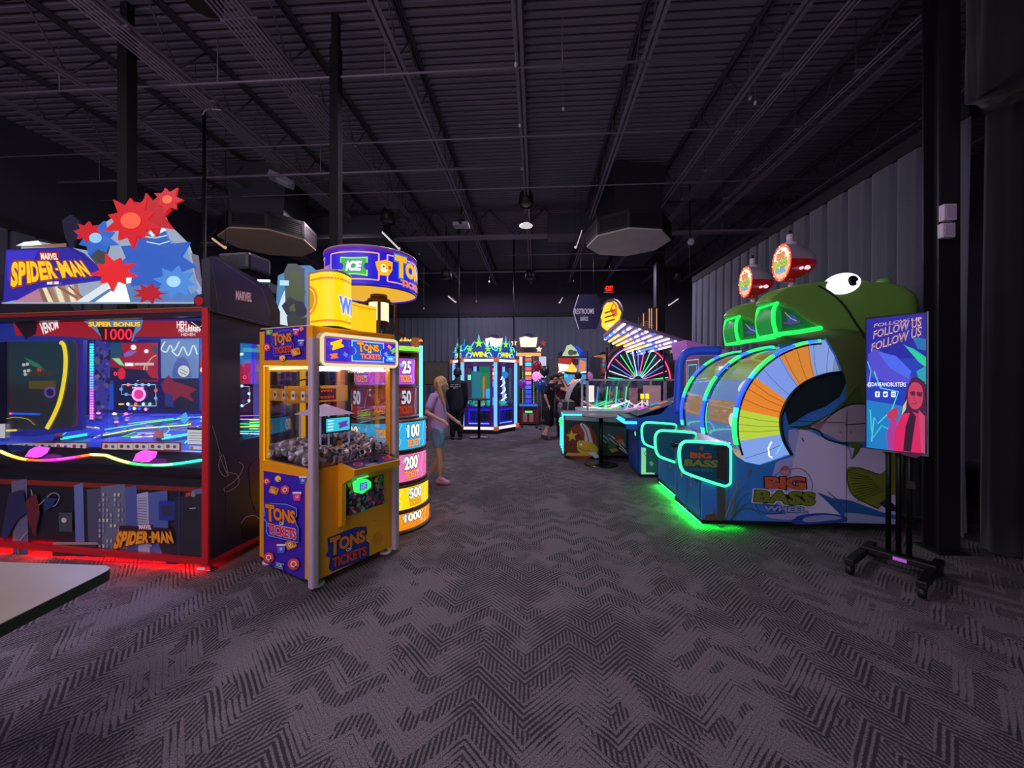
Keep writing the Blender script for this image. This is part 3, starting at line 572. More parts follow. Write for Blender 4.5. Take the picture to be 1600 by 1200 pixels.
for x, y, c in ((206, 601, '#ff7868'), (218, 601, '#78b8ff'), (228, 601, '#78b8ff'), (238, 601, '#78b8ff'), (195, 608, '#5890e0'), (203, 616, '#5890e0'), (249, 610, '#ff5048'), (249, 622, '#6890d8'), (206, 631, '#d8f0ff'), (218, 631, '#ff7050'), (230, 631, '#b0e4ff'), (240, 631, '#80c0ff'), (209, 638, '#4050ff'), (216, 638, '#f0f0ff'), (224, 638, '#4050ff'), (234, 639, '#f0a0ff')): a.circ(x, y, 2.6, L(c, 2.0), seg=10)
a.poly([(192, 630), (200, 630), (200, 632), (192, 632)], L('#ffe070', 1.8)); a.poly([(178, 600), (184, 600), (184, 640), (178, 640)], L('#1858e0', 1))
mb.build('backglass', cab)
# left unit bubble screen with its yellow track
mb = MB(); f = PXM(F, (0, .20, 0), (0, -1, 0)); bl = lambda px, py: (f(px, py).x, f(px, py).z)
mb.prism_y([bl(-30, 524), bl(128, 528), bl(126, 672), bl(-30, 694)], .21, .24, L('#1c2cc0', .55)); a = Art(mb, f, .001)
a.poly(rrpts(4, 531, 122, 668, 10), L('#a01c34', .6)); a.poly(rrpts(6, 532, 120, 666, 9), L('#134854', .55)); a.poly([(6, 600), (120, 600), (112, 668), (20, 672)], L('#2a3440', .5))
a.line(smoothpts([(94, 534), (100, 540), (103, 560), (101, 590), (94, 625), (84, 650), (73, 670)], False), 6.5, L('#ffe420', 1.3)); a.poly([(38, 558), (60, 568), (70, 578), (52, 572)], L('#2c8c64', .8)); a.circ(62, 580, 7, L('#7a4428', .6), 5); a.circ(62, 578, 3, L('#d04838', .9)); a.poly([(44, 582), (90, 582), (80, 588), (52, 588)], L('#5c4430', .5)); a.poly([(46, 595), (88, 595), (88, 608), (46, 608)], L('#7a6a18', .5))
a.circ(79, 613, 9, L('#7858d8', .8)); a.circ(79, 613, 6, L('#301c50', .5))
for x, y in ((38, 570), (44, 569), (40, 580), (46, 579), (41, 585)): a.circ(x, y, 2.6, L('#d8dce4', .9), seg=10)
a.line([(16, 646), (64, 647)], 3, L('#2060ff', 1.2)); a.circ(18, 646, 2, L('#ff70d0', 1.4)); a.line(smoothpts([(8, 655), (25, 652), (45, 655), (56, 664)], False), 1, L('#d8c860', .9)); a.line([(4, 673), (28, 672)], 3, L('#f0f060', 1.2))
mb.build('bubble_screen', cab)
mb = MB()
N = 30
for i in range(N):
    t = i/(N-1); z = 1.87-(1.87-1.20)*t; c = [(.0, '#20a0ff'), (.35, '#30e0ff'), (.6, '#7090ff'), (.8, '#c060ff'), (1.01, '#ff70e8')]
    col = next(h for q, h in c if t <= q); x = PXM(F, (0, .18, 0), (0, -1, 0))(142, 590).x; mb.bx(x-.014, x+.014, .18, .19, z-.008, z+.008, L(col, 3.2))
x = PXM(F, (0, .19, 0), (0, -1, 0))(142, 590).x; mb.bx(x-.022, x+.022, .192, .20, 1.17, 1.9, L('#2a30c0', .6)); mb.build('light_column', cab)
# playfield floor with light tubes
mb = MB(); vs = [(-Wd+.06, .125, .955), (-.055, .125, .955), (-.055, .88, 1.18), (-Wd+.06, .88, 1.18)]; mb.add(vs, [(0, 1, 2, 3)], M('#3a48a8', .3))
a = Art(mb, PXM(F, (0, .125, .957), (0, -.225, .755)), .002)
def tube3(px, c, w=1.2, e=2.5): a.line(px, w, L(c, e))
for k in range(44):
    x = 126+random.random()*165; y = 650+random.random()*36; ln = 8+random.random()**2*60
    tube3([(x, y), (min(x+ln, 316), y+random.uniform(-9, 3))], random.choice(['#b8ff40', '#70ff90', '#50ffe0', '#ffe060', '#ffffff', '#7890ff', '#3050ff', '#c070ff', '#2838a0', '#101430', '#0c1020', '#48508c']), .5+random.random()*1.0, .6+random.random()*1.2)
for k in range(16):
    x = 140+random.random()*165; y = 652+random.random()*34; a.circ(x, y, 1.5+random.random()*3, L(random.choice(['#2030a0', '#101438', '#c83848', '#3858c8', '#e8e8f0', '#20b0a0']), .9), 1+random.random()*1.5, seg=9)
tube3([(162, 684), (220, 673), (290, 668), (300, 666)], '#d8ff60', 1.8, 2.2); tube3([(165, 675), (240, 663), (300, 656)], '#60ffb0', 1.2, 2)
for x, y in ((180, 650), (198, 650), (183, 663), (155, 649), (290, 656), (300, 655), (318, 656)): a.circ(x, y, 3.6, L(random.choice(['#3050ff', '#ff80e0', '#ffffff']), 2.4), 2, seg=12)
for x in (104, 262):
    tube3([(x-8, 690), (x+34, 683)], '#20f0d0', 4.0, 1.9); tube3(smoothpts([(x-14, 672), (x-2, 670), (x+4, 676), (x-4, 684), (x-8, 688)], False), '#40c8ff', 1.4, 2.2)
    a.poly([(x-22, 688), (x-16, 672), (x-10, 680), (x-6, 674), (x-4, 690)], M('#8a3a20', .4))
a.poly([(0, 684), (90, 680), (84, 694), (0, 700)], L('#2f48d8', .7)); a.poly([(286, 652), (292, 648), (296, 660), (290, 668), (284, 662)], L('#3aa0e8', 1.6))
mb.build('playfield', cab)
mb = MB(); path = smoothpts([(-.45, .45, 1.32), (-.40, .40, 1.30), (-.41, .34, 1.22), (-.46, .26, 1.05), (-.47, .22, 1.0)], False)
for i, p in enumerate(path): mb.ell(p, (.006, .006, .006), L('#40ff70', 3), 6, 4)
mb.tube(path, .002, L('#208040', 1), 4); mb.build('bead_light', cab)
mb = MB(); f = PXM(F, (0, .118, 0), (0, -1, 0)); a = Art(mb, f, .001)
for x0, x1 in ((9, 138), (160, 285)):
    a.poly([(x0, 690), (x1, 691), (x1, 705), (x0, 703)], L('#8a1c24', .5)); n = 5
    for k in range(n):
        u0, u1 = x0+2+(x1-x0-3)*k/n, x0+1+(x1-x0-3)*(k+1)/n; a.poly([(u0, 692), (u1, 692.5), (u1, 702.5), (u0, 701.5)], L('#cfc2c6', .65))
        a.circ(u0+6, 697, 3, M('#7a3040')); a.circ(u1-7, 697.5, 2.6, M('#40507a')); a.line([(u0+11, 697), (u1-12, 697.3)], 1, M('#50404a'))
a.poly([(296, 667), (322, 668), (322, 694), (296, 693)], L('#dcdce6', .7)); a.poly([(296, 667), (322, 668), (322, 672), (296, 671)], M('#40303a')); [a.line([(299, 676+4*k), (319, 676.5+4*k)], .8, M('#70707e')) for k in range(4)]
a.poly([(0, 662), (13, 662), (13, 684), (0, 684)], L('#dcdce6', .6)); a.poly([(300, 696), (321, 697), (321, 702), (300, 701)], L('#e0dce0', .6)); a.poly([(301, 697), (306, 697), (306, 701), (301, 701)], M('#d06020'))
mb.build('rule_strip', cab)
mb = MB(); mb.bx(-Wd+.05, -1.13, .108, .113, .955, 2.04, GLASS); mb.bx(-1.12, -.05, .108, .113, .955, 2.04, GLASS); mb.build('front_glass', cab)
# console, rainbow strip, card readers, lower art
mb = MB(); mb.prism_x([(.12, .955), (0, .84), (-.005, .79), (.05, .74), (.12, .74)], -Wd+.05, -.05, M('#15141c', .25, coat=.5))
for x in (-.72, -1.86):
    mb.tube([(x+.1*math.cos(t), .055+.04*math.sin(t), .896+.04*math.sin(t)) for t in [k*math.pi/6 for k in range(-2, 6)]], .004, CHROME, 6)
mb.build('console', cab)
mb = MB(); pts = []
stops = [(0, '#20ffc0'), (.06, '#20f0a0'), (.12, '#60ff90'), (.2, '#30f050'), (.3, '#c8ff60'), (.42, '#ffe060'), (.5, '#ff5020'), (.53, '#ff3030'), (.56, '#ff30d0'), (.62, '#ff2080'), (.68, '#ff3a20'), (.76, '#ffb030'), (.86, '#e8ff60'), (.95, '#a0ff60'), (1.01, '#40ff90')]
N = 90
for i in range(N):
    t = i/(N-1); x = -.07-(Wd-.14)*t; ph = (t*2) % 1.0; z = .905-.055*math.sin(math.pi*min(1, ph*1.15))*(1 if ph < .87 else .6); y = (z-.955)/.115*.12+.12
    col = [h for q, h in stops if q <= t][-1]; mb.box((x, y-.008, z), ((Wd-.14)/N*1.02, .014, .014), L(col, 5.0))
mb.build('rainbow_strip', cab)
for x in (-.60, -1.72):
    rd = MB(); rd.prism_y([(x-.09, .03), (x-.075, -.035), (x+.06, -.04), (x+.09, 0), (x+.07, .05), (x-.06, .06)], -.0, .03, L('#e050ff', 1.3)); 
    for i in range(len(rd.v)): v = rd.v[i]; rd.v[i] = Vector((v.x, .04-v.y*.9-.03+v.z*.6, .915+v.z*.8))
    o = rd.build('card_reader', cab); mm = MB(); mm.box((x, .012, .932), (.08, .006, .045), M('#3a3844', .3), rx=-.75); mm.build('reader_screen', o)
mb = MB(); mb.bx(-Wd+.05, -.05, .05, .07, .10, .76, M('#14131e', .35, coat=.3)); f = PXM(F, (0, .05, 0), (0, -1, 0)); a = Art(mb, f, .001)
a.poly([(0, 748), (322, 762), (322, 770), (300, 768), (0, 756)], M('#7a2410', .4))
for x0, x1, y0, c in ((18, 42, 752, '#5c5a72'), (116, 130, 758, '#5c6aa0'), (136, 176, 765, '#44445c'), (158, 196, 760, '#5e6278'), (214, 232, 772, '#a0a0b8'), (196, 214, 762, '#44508c'), (232, 262, 770, '#4a5a98'), (300, 320, 766, '#5c5e90')): a.poly([(x0, y0), (x1, y0-4), (x1+3, 870), (x0+3, 870)], M(c, .5))
for i in range(7):
    for j in range(11):
        if random.random() < .6: a.rect(156+i*6, 770+j*8, 159+i*6, 775+j*8, M(random.choice(['#a0a0a8', '#c0bea8', '#7c8098']), .5), lift=.009)
for j in range(12): a.line([(216, 778+j*4), (230, 778+j*4.2)], .8, M('#4c4c62'))
a.poly([(250, 782), (276, 782), (276, 812), (250, 812)], M('#20348c', .4)); a.poly([(255, 789), (270, 789), (270, 806), (255, 806)], M('#2c2c44')); a.poly([(276, 776), (322, 770), (322, 880), (262, 880), (250, 850), (272, 830)], M('#24242e', .4)); a.poly([(288, 790), (310, 788), (310, 812), (288, 812)], M('#181820')); a.line([(298, 794), (308, 793)], 1.8, M('#8890c0')); a.poly([(292, 770), (300, 768), (299, 774), (292, 776)], M('#b03020')); a.circ(304, 772, 4, M('#d8d4d0', .2, .8))
a.poly([(88, 846), (155, 846), (150, 868), (84, 868)], M('#3a2628', .5)); a.poly([(88, 846), (155, 846), (157, 850), (84, 850)], M('#8a7c78')); a.poly([(95, 800), (116, 800), (116, 830), (95, 830)], M('#3a4048')); a.circ(103, 812, 4, M('#b8b8a8', .4))
a.line(smoothpts([(52, 764), (60, 790), (84, 770), (96, 775), (88, 790), (72, 788)], False), 1.2, M('#8c94a0')); a.line(smoothpts([(46, 830), (32, 848), (34, 866), (48, 872)], False), 1, M('#8c94a0')); a.poly([(42, 786), (50, 776), (60, 770), (66, 800), (58, 838), (48, 816)], M('#5a1822', .5)); a.poly([(18, 770), (40, 764), (46, 800), (30, 812), (10, 850), (6, 830)], M('#20244a', .5)); a.poly([(74, 776), (92, 778), (86, 790), (72, 800)], M('#1e2a5a', .5))
bx0 = [(184, 818), (277, 826), (277, 842), (182, 856), (188, 836)]
a.poly([(190, 820), (274, 825), (276, 848), (186, 846)], M('#2c1018', .5)); a.poly([(220, 818), (240, 818.5), (240, 826.5), (220, 826)], M('#8c2030')); a.text('MARVEL', [(220.5, 818.5), (239.5, 819), (239.5, 826), (220.5, 825.5)], M('#e8e0e4', .4), .03)
curved_title(a, 'SPIDER-MAN', M('#e8961c', .4), [(188, 829), (272, 829), (277, 847), (180, 857)], M('#7a3410', .5))
a.poly([(232, 850), (242, 849), (242, 852), (232, 853)], M('#9c96a8')); a.poly([(294, 870), (312, 869), (312, 873), (294, 874)], M('#d8c8c8')); a.rect(115, 760, 115.6, 874, M('#26264a'), lift=.012); a.rect(281, 768, 283, 876, M('#232a6a'), lift=.012); a.line([(0, 869), (282, 879)], 1.2, M('#2c3070'))
mb.build('lower_art_panel', cab)
mb = MB(); a = Art(mb, PXM(F, (0, -.006, 0), (0, -1, 0)), .001); a.poly([(307, 886), (320, 887), (320, 891), (307, 890)], M('#e0dce8')); mb.build('rating_label', cab)
# the lit cabinet behind it: blue white panel seen between the hood and the yellow machine
p = W(458, 590, 4.85); th = thing('arcade_cabinet', 'dark cabinet behind the claw machine with blue white panel of grey green art', 'arcade cabinet', (p.x, p.y, 0), TH+.12); F2 = frame_of(th)
mb = MB(); mb.bx(-.45, .36, .06, .80, 0, 2.0, NAVYD); mb.build('body', th)
mb = MB(); f = PXM(F2, (0, 0, 0), (0, -1, 0)); bl = lambda px, py: (f(px, py).x, f(px, py).z)
mb.prism_y([bl(428, 502), bl(433, 430), bl(450, 422), bl(452, 414), bl(484, 414), bl(500, 428), bl(500, 512), bl(440, 512)], .02, .06, L('#4a90c8', .8)); a = Art(mb, PXM(F2, (0, .02, 0), (0, -1, 0)), .001)
a.poly([(429, 500), (438, 470), (444, 455), (453, 447), (455, 512), (440, 510)], L('#cfe4ec', 1.0)); a.poly([(444, 424), (450, 412), (463, 412), (476, 420), (476, 512), (452, 512), (446, 470)], L('#5c6464', .55)); a.poly([(452, 428), (462, 422), (470, 432), (472, 448), (478, 456), (474, 468), (458, 466), (450, 452)], L('#5c7044', .55)); a.poly([(440, 478), (452, 464), (464, 470), (474, 472), (482, 490), (466, 498), (448, 492)], L('#3c3a4c', .5)); a.poly([(452, 480), (460, 474), (462, 486), (454, 490)], L('#6c8450', .5))
a.poly([(448, 495), (456, 484), (470, 498), (484, 494), (484, 511), (450, 510)], L('#484c50', .5)); mb.build('topper_panel', th)
mb = MB(); a0 = f(330, 400); mb.box((-.55, .25, 2.72), (.5, .5, .14), M('#121218', .4), bev=.02); mb.box((-.35, -.01, 2.78), (.16, .02, .03), L('#cfe4ff', 1.3)); mb.box((-.1, -.01, 2.76), (.10, .02, .06), L('#a8d4ff', 1.2)); mb.bx(-.5, -.44, .3, .36, 2.0, 2.7, BLACK); mb.build('lit_hood', th)

for x, c in ((-.6, (.45, .4, 1)), (-1.7, (.3, .45, 1))):      # the game's own interior lamps under its hood
    ld = bpy.data.lights.new('interior_lamp', 'AREA'); ld.shape = 'RECTANGLE'; ld.size = .8; ld.size_y = .1; ld.energy = 30; ld.color = c
    lo = bpy.data.objects.new('interior_lamp', ld); COL.objects.link(lo); lo.parent = cab; lo.location = (x, .30, 2.03)
# ================================================================ yellow claw machine
A = G(488, 917, .03); A.z = 0; Lf = .765; rz = math.atan2(.845, .535)+TH
cm = thing('claw_machine', 'yellow claw machine with purple ticket art and a heap of grey prize cups behind glass', 'claw machine', A, rz); F = frame_of(cm)
YEL = M('#eb9c10', .4, coat=.3); YELB = M('#e8a010', .4); POST = M('#b8a4b4', .35); PURP = M('#3a22a8', .4); w = Lf; dpt = .79; H = 1.955
mb = MB(); fr = .055
def frame_face(plane, z0, z1, s0, s1, t=.03):  # four bars of a face; plane: 'x0','y0',...
    pass
# lower body
mb.bx(0, w, 0, dpt, .06, .885, YEL, .004); mb.bx(0, w, 0, dpt, 1.66, H, YEL, .004)
for x in (0, w-fr):
    for y in (0, dpt-fr): mb.bx(x, x+fr, y, y+fr, .885, 1.66, YEL)
mb.build('body', cm)
for x, y in ((.07, .05), (w-.06, .05), (.05, dpt-.06), (w-.06, dpt-.06)):
    mb = MB(); mb.cyl((x, y, 0), (x, y, .02), .05, WHITE); mb.cyl((x, y, .02), (x, y, .07), .016, CHROME); mb.build('levelling_foot', cm)
for x, z1 in ((-.012, 1.86), (w-.02, 1.86)):
    mb = MB(); mb.prism_z(rrpts(x-.012, -.035, x+.05, .03, .02), .03, z1, POST); mb.build('corner_post', cm)
for ax, nm in (('f', 0), ('s', 1), ('b', 2), ('r', 3)):
    mb = MB()
    if ax == 'f': mb.bx(fr, w-fr, .012, .018, .885, 1.66, GLASS)
    if ax == 's': mb.bx(.012, .018, fr, dpt-fr, .885, 1.66, GLASS)
    if ax == 'b': mb.bx(fr, w-fr, dpt-.02, dpt-.014, .885, 1.66, GLASS)
    if ax == 'r': mb.bx(w-.018, w-.012, fr, dpt-fr, .885, 1.66, GLASS)
    mb.build('window', cm)
mb = MB(); LT = L('#fff0d0', 11)       # interior light strips round the ceiling
mb.bx(.08, w-.08, .06, .08, 1.635, 1.655, LT); mb.bx(.03, .05, .1, dpt-.1, 1.635, 1.655, L('#ffd070', 10)); mb.bx(.08, w-.08, dpt-.09, dpt-.07, 1.635, 1.655, LT); mb.build('interior_light', cm)
GOLD = L('#ffb400', .75)
mb = MB(); mb.bx(.03, .04, .055, .075, .885, 1.66, GOLD); mb.bx(.03, .04, dpt-.075, dpt-.055, .885, 1.66, GOLD); mb.bx(.03, .04, .06, dpt-.06, 1.62, 1.66, GOLD); mb.bx(w*.42, w*.42+.04, dpt-.06, dpt-.035, .885, 1.66, GOLD); mb.build('inner_trim', cm)
def logo(a, q, mT, mO, mK, of=None, out=None, face=None):
    # the stacked words, q = TL,TR,BR,BL of the block
    TL, TR, BR, BL = [Vector(p) for p in q]
    def sub(u0, v0, u1, v1):
        P = lambda u, v: tuple((TL*(1-u)+TR*u)*(1-v)+(BL*(1-u)+BR*u)*v); return [P(u0, v0), P(u1, v0), P(u1, v1), P(u0, v1)]
    if out:
        P = lambda u, v: tuple((TL*(1-u)+TR*u)*(1-v)+(BL*(1-u)+BR*u)*v)
        pts = [P(-.06, -.02), P(.7, -.08), P(1.02, .0), P(1.03, .22), P(.97, .32), P(1.0, .50), P(1.07, .60), P(1.06, 1.06), P(.06, 1.06), P(.0, .95), P(.03, .62), P(-.1, .5), P(-.02, .38)]
        a.poly(pts, out[0]); a.line(pts, out[2], out[1], True)
    a.text('T', sub(0, 0, .3, .58), mT, .05, mK, .05); a.text('ONS', sub(.26, .08, .98, .5), mT, .05, mK, .05)
    a.text('OF', sub(.45, .50, .60, .62), of or WHITE, .04); a.text('TICKETS', sub(.08, .65, 1.0, .98), mO, .05, mK if face is None else face, .04)
ORG = M('#e8861c', .4); REDO = M('#d84830', .4); DKB = M('#241458', .4); LBL = M('#6a78d8', .4); TEALM = M('#1f3ab0', .4)
def snack(a, x, y, s, k, rot=0, e=None):
    cs = ['#e8881c', '#e04848', '#d8408c', '#78c030', '#f0b030', '#4a68d8'][k % 6]; m = M(cs, .4) if e is None else L(cs, e); wh = M('#f0ead8', .4) if e is None else L('#f4f0e0', e); dk = M('#30182c', .5)
    if k % 3 == 0: a.poly(rrpts(x-s, y-s*.8, x+s, y+s*.8, s*.3, rot), m); a.circ(x-s*.3, y, s*.28, wh); a.circ(x-s*.3, y, s*.12, dk); a.circ(x+s*.6, y-s*.2, s*.2, M('#a04810', .4)); a.line(arc(x, y+s*.1, s*.4, 20, 150, 6), s*.14, wh)
    elif k % 3 == 1: a.circ(x, y, s, m); a.circ(x, y, s*.55, wh); a.circ(x, y, s*.35, m); a.circ(x+s*.4, y+s*.5, s*.2, dk)
    else: a.poly([(x-s*.7, y+s), (x+s*.7, y+s), (x+s, y-s*.8), (x-s, y-s*.8)], m); a.line([(x-s, y-s*.8), (x+s, y-s*.8)], s*.4, wh); a.circ(x, y+s*.1, s*.3, wh); a.circ(x, y+s*.1, s*.13, dk)
# side art (left face, plane x = 0)
mb = MB(); f = PXM(F, (0, 0, 0), (-1, 0, 0)); a = Art(mb, f, .0012)
a.poly([(413.5, 514), (479, 508.5), (478.5, 562), (413.5, 563)], PURP)
for x, y, s, k in ((421, 519, 5, 3), (463, 519, 5, 2), (472, 514, 4, 1), (418, 543, 6, 1), (472, 536, 5, 5), (443, 559, 5, 4)): snack(a, x, y, s, k)
logo(a, [(428, 521), (458, 517), (459, 551), (430, 555)], ORG, REDO, DKB, out=(M('#3626a0'), LBL, .8)); snack(a, 465, 550, 7, 0, -15); mb.build('upper_side_art', cm); mb = MB(); a = Art(mb, f, .0012)
a.poly([(412, 735.5), (477, 746), (476.5, 906), (412, 878)], PURP)
for x, y, s, k, r in ((417, 752, 5, 1, 0), (435, 748, 5, 4, 0), (474, 750, 6, 5, 0), (429, 766, 7, 0, 20), (447, 765, 7, 1, 0), (466, 775, 7, 2, 0), (457, 850, 8, 0, -20), (442, 856, 7, 5, 0), (423, 870, 8, 1, 0), (462, 880, 9, 1, 0)): snack(a, x, y, s, k, r)
logo(a, [(418, 786), (466, 793), (467, 843), (420, 832)], ORG, M('#d02838'), DKB, out=(M('#3626b0'), M('#7fb8f0'), 1.0), face=M('#f0d8e0'))
a.ticket(441, 882, 13, 9, 15, M('#8a9ee0')); a.ticket(441, 882, 11, 7, 15, M('#2c3ea0')); a.text('ICE', [(437, 878), (445, 880), (445, 885), (437, 883)], WHITE, .03)
mb.build('lower_side_art', cm)
mb = MB(); a = Art(mb, PXM(F, (-.001, 0, 0), (-1, 0, 0)), .001); a.line([(407, 514), (488, 508)], 1.2, M('#f0d0a0', .3)); a.line([(412, 572), (477, 573)], 1.4, L('#ffe8b0', 1.2)); a.line([(413, 573), (413, 720)], 2.2, L('#ffb81c', .9)); mb.build('painted_edge_highlight', cm)  # highlights along the side edges, painted as pale and glowing lines
# lit header box on the front
f0 = PXM(F, (0, -.05, 0), (0, -1, 0)); q0, q1 = f0(500, 513), f0(618, 571); q1b = f0(500, 563)
x0, x1 = .03, w-.015; z1, z0 = 1.905, 1.655
mb = MB(); mb.prism_y(rrpts(x0, z0, x1, z1, .035), -.06, 0, M('#cdbf98', .4)); 
mb.tube([(p[0], -.055, p[1]) for p in rrpts(x0+.012, z0+.012, x1-.012, z1-.012, .03)], .014, L('#fff0b8', .85), 8, True); mb.build('header_box', cm)
mb = MB(); a = Art(mb, UVM((0, -.0612, 0), (1, 0, 0), (0, 0, 1)), .0012); X0, X1, Z0, Z1 = x0+.03, x1-.03, z0+.032, z1-.032
a.rect(X0, Z0, X1, Z1, L('#d040d8', 1.1)); a.rect(X0+.006, Z0+.006, X1-.006, Z1-.006, L('#3c28c8', 1.0))
for k in range(60):
    x, z = X0+.01+random.random()*(X1-X0-.02), Z0+.01+random.random()*(Z1-Z0-.02); a.circ(x, z, .002+random.random()*.002, L(random.choice(['#7a5cff', '#2018a0', '#8c50e0']), 1), seg=6)
tk = [(.0, .05), (.33, .05)]
cxm = (X0+X1)/2+.03; a.ticket(cxm, (Z0+Z1)/2, .31, .165, 0, L('#8cd8ff', 1.3)); a.ticket(cxm, (Z0+Z1)/2, .295, .15, 0, L('#2058d0', 1.1))
logo(a, [(cxm-.11, Z1-.02), (cxm+.10, Z1-.02), (cxm+.12, Z0+.03), (cxm-.09, Z0+.03)], L('#ff9c18', 1.15), L('#ff8060', 1.1), L('#5a1c60', .5), of=L('#ffffff', 1))
a.ticket(X0+.08, Z1-.055, .10, .06, 20, L('#ffc800', 1.2)); a.ticket(X0+.055, Z0+.045, .06, .036, 10, L('#ff7a3c', 1.1)); a.ticket(X0+.15, Z0+.06, .04, .026, -30, L('#5a80ff', 1.1))
a.ticket(X1-.09, Z1-.04, .045, .028, -35, L('#ff8c60', 1.1)); a.ticket(X1-.05, Z1-.07, .055, .035, 30, L('#50d050', 1.2)); a.ticket(X1-.08, Z0+.045, .10, .05, -4, L('#38a0f0', 1.2)); a.ticket(X1-.13, Z0+.085, .04, .028, 25, L('#60a0ff', 1.1)); a.text('ICE', (X1-.10, Z0+.035, X1-.06, Z0+.055), L('#ffffff', 1.1), .03)
mb.build('header_art', cm)
# front lower
mb = MB(); a = Art(mb, PXM(F, (0, 0, 0), (0, -1, 0)), .0012)
logo(a, [(515, 841), (571, 823), (573, 868), (514, 891)], ORG, REDO, M('#1c1450'), out=(M('#2238b0'), M('#141a70'), 1.2))
for i in range(9):
    for j in range(9):
        u, v = (i-4)/4, (j-4)/4
        if u*u+v*v < 1.1: a.circ(588+u*6.5, 841-u*3+v*9, .55, M('#5a3400'), seg=5)
for x, y in ((534, 829), (560, 820), (584, 812)): a.circ(x, y, .9, BLACK, seg=8)
mb.build('front_art', cm)
# control shelf (yellow wedge with joystick), prize door and card reader
fx = PXM(F, (0, -.005, 0), (0, -1, 0)); XA = fx(530, 745).x; XB = fx(600, 735).x
mb = MB(); zt = .90
mb.prism_x([(-.0, zt), (-.20, zt-.03), (-.20, zt-.075), (-.05, zt-.16), (-.045, .42), (0, .40)], XA-.005, XA+.03, YELB)
mb.prism_x([(-.0, zt), (-.20, zt-.03), (-.20, zt-.075), (-.05, zt-.16), (0, zt-.16)], XA+.03, XB+.005, YELB)
a = Art(mb, UVM((0, -.20, zt-.03), (1, 0, 0), (0, .2, .03)), .0015)
a.rect(XA+.02, .08, XB-.005, .95, M('#2a2470', .4)); 
for x in (XA+.1, XB-.05): a.circ(x, .5, .04, M('#e04838', .4), .2); a.circ(x, .5, .025, M('#2a2470', .4), .12)
a.text('TICKETS', (XA+.12, .1, XA+.22, .25), WHITE, .02); mb.build('control_shelf', cm)
jx = (XA+XB)/2+.03; mb = MB(); mb.lathe([(0, 0), (.035, 0), (.03, .012), (.01, .02), (.008, .09), (.013, .10), (.015, .13), (.008, .15), (0, .152)], BLACK, 16, (jx, -.10, zt-.015)); mb.build('joystick', cm)
DXA, DXB = XA+.05, XB-.01
mb = MB(); mb.bx(DXA, DXB, -.012, 0, .47, .74, M('#3a2458', .4)); a = Art(mb, UVM((0, -.012, 0), (1, 0, 0), (0, 0, 1)), .0002)
for k in range(150):
    x, z = DXA+.015+random.random()*(DXB-DXA-.03), .485+random.random()*.24; s = .008+random.random()*.018; t0 = random.random()*6
    a.poly([(max(DXA, min(DXB, x+s*math.cos(t0+j*1.257)*random.uniform(.6, 1.3))), z+s*math.sin(t0+j*1.257)) for j in range(5)], M(random.choice(['#d83a3a', '#2a58c8', '#e87a1c', '#6a2a90', '#2f9a5a', '#d84890', '#e8c030', '#7a1c40', '#20c0e0', '#3a2870']), .5))
mb.build('prize_door', cm)
cr = MB(); rx = DXA+.03; cr.prism_y([(rx, .735), (rx+.015, .66), (rx+.06, .64), (rx+.14, .67), (rx+.145, .715), (rx+.11, .745), (rx+.03, .76)], -.10, -.055, L('#28e060', 1.5)); o = cr.build('card_reader', cm); m2 = MB(); m2.bx(rx+.035, rx+.10, -.106, -.10, .672, .728, L('#3058c0', .9)); m2.rect if 0 else None; a = Art(m2, UVM((0, -.106, 0), (1, 0, 0), (0, 0, 1)), .0006); [a.line([(rx+.04, .682+.012*k), (rx+.09, .682+.012*k)], .003, L('#c0d8ff', 1.2)) for k in range(4)]; m2.build('reader_screen', o)
mb = MB(); mb.bx(rx+.0, rx+.10, -.12, -.07, .772, .78, L('#30ff60', 2)); mb.build('reader_glow', cm)
mb = MB(); mb.box((w-.045, -.015, .86), (.022, .03, .06), CHROME, bev=.004); mb.build('lock', cm)
# inside: claw, yellow beam, chute box with screen
mb = MB(); cx_, cy_, cz_ = w*.30, dpt*.52, 1.50
mb.cyl((cx_, cy_, 1.66), (cx_, cy_, 1.58), .03, BLACK); mb.cyl((cx_, cy_, 1.58), (cx_, cy_, 1.54), .045, M('#202024', .3))
for k in range(3):
    t = k*2.094+.5; c, s = math.cos(t), math.sin(t); mb.tube([(cx_+.03*c, cy_+.03*s, 1.56), (cx_+.11*c, cy_+.11*s, 1.54), (cx_+.13*c, cy_+.13*s, 1.47), (cx_+.06*c, cy_+.06*s, 1.40)], .007, BLACK, 6)
mb.build('claw', cm)
mb = MB(); mb.bx(.03, w-.2, .40, .45, 1.36, 1.50, M('#e8a818', .4)); a = Art(mb, UVM((0, .40, 0), (1, 0, 0), (0, 0, 1)), .001); a.rect(.26, 1.375, .45, 1.475, L('#30101c', .5)); a.text('WIN', (.30, 1.445, .41, 1.465), L('#e04040', 1)); a.text('TICKETS', (.28, 1.39, .43, 1.41), L('#e04040', 1))
b2 = Art(mb, UVM((.03, 0, 0), (0, -1, 0), (0, 0, 1)), .001); 
mb.bx(.022, .03, .08, .66, 1.38, 1.48, M('#e8a818', .4)); b2 = Art(mb, UVM((.021, 0, 0), (0, -1, 0), (0, 0, 1)), .001)
for k in range(4): b2.rect(-.60+k*.14, 1.395, -.55+k*.14, 1.465, M('#e0dccc', .4)); b2.circ(-.575+k*.14, 1.43, .014, M('#30303a', .4)); b2.line([(-.53+k*.14, 1.44), (-.49+k*.14, 1.41)], .008, M('#a02c20', .4))
mb.build('prize_beam', cm)
mb = MB(); LV = M('#a8a4e0', .3, emit=.25); X0, X1, Y0, Y1 = .24, .52, .30, .62
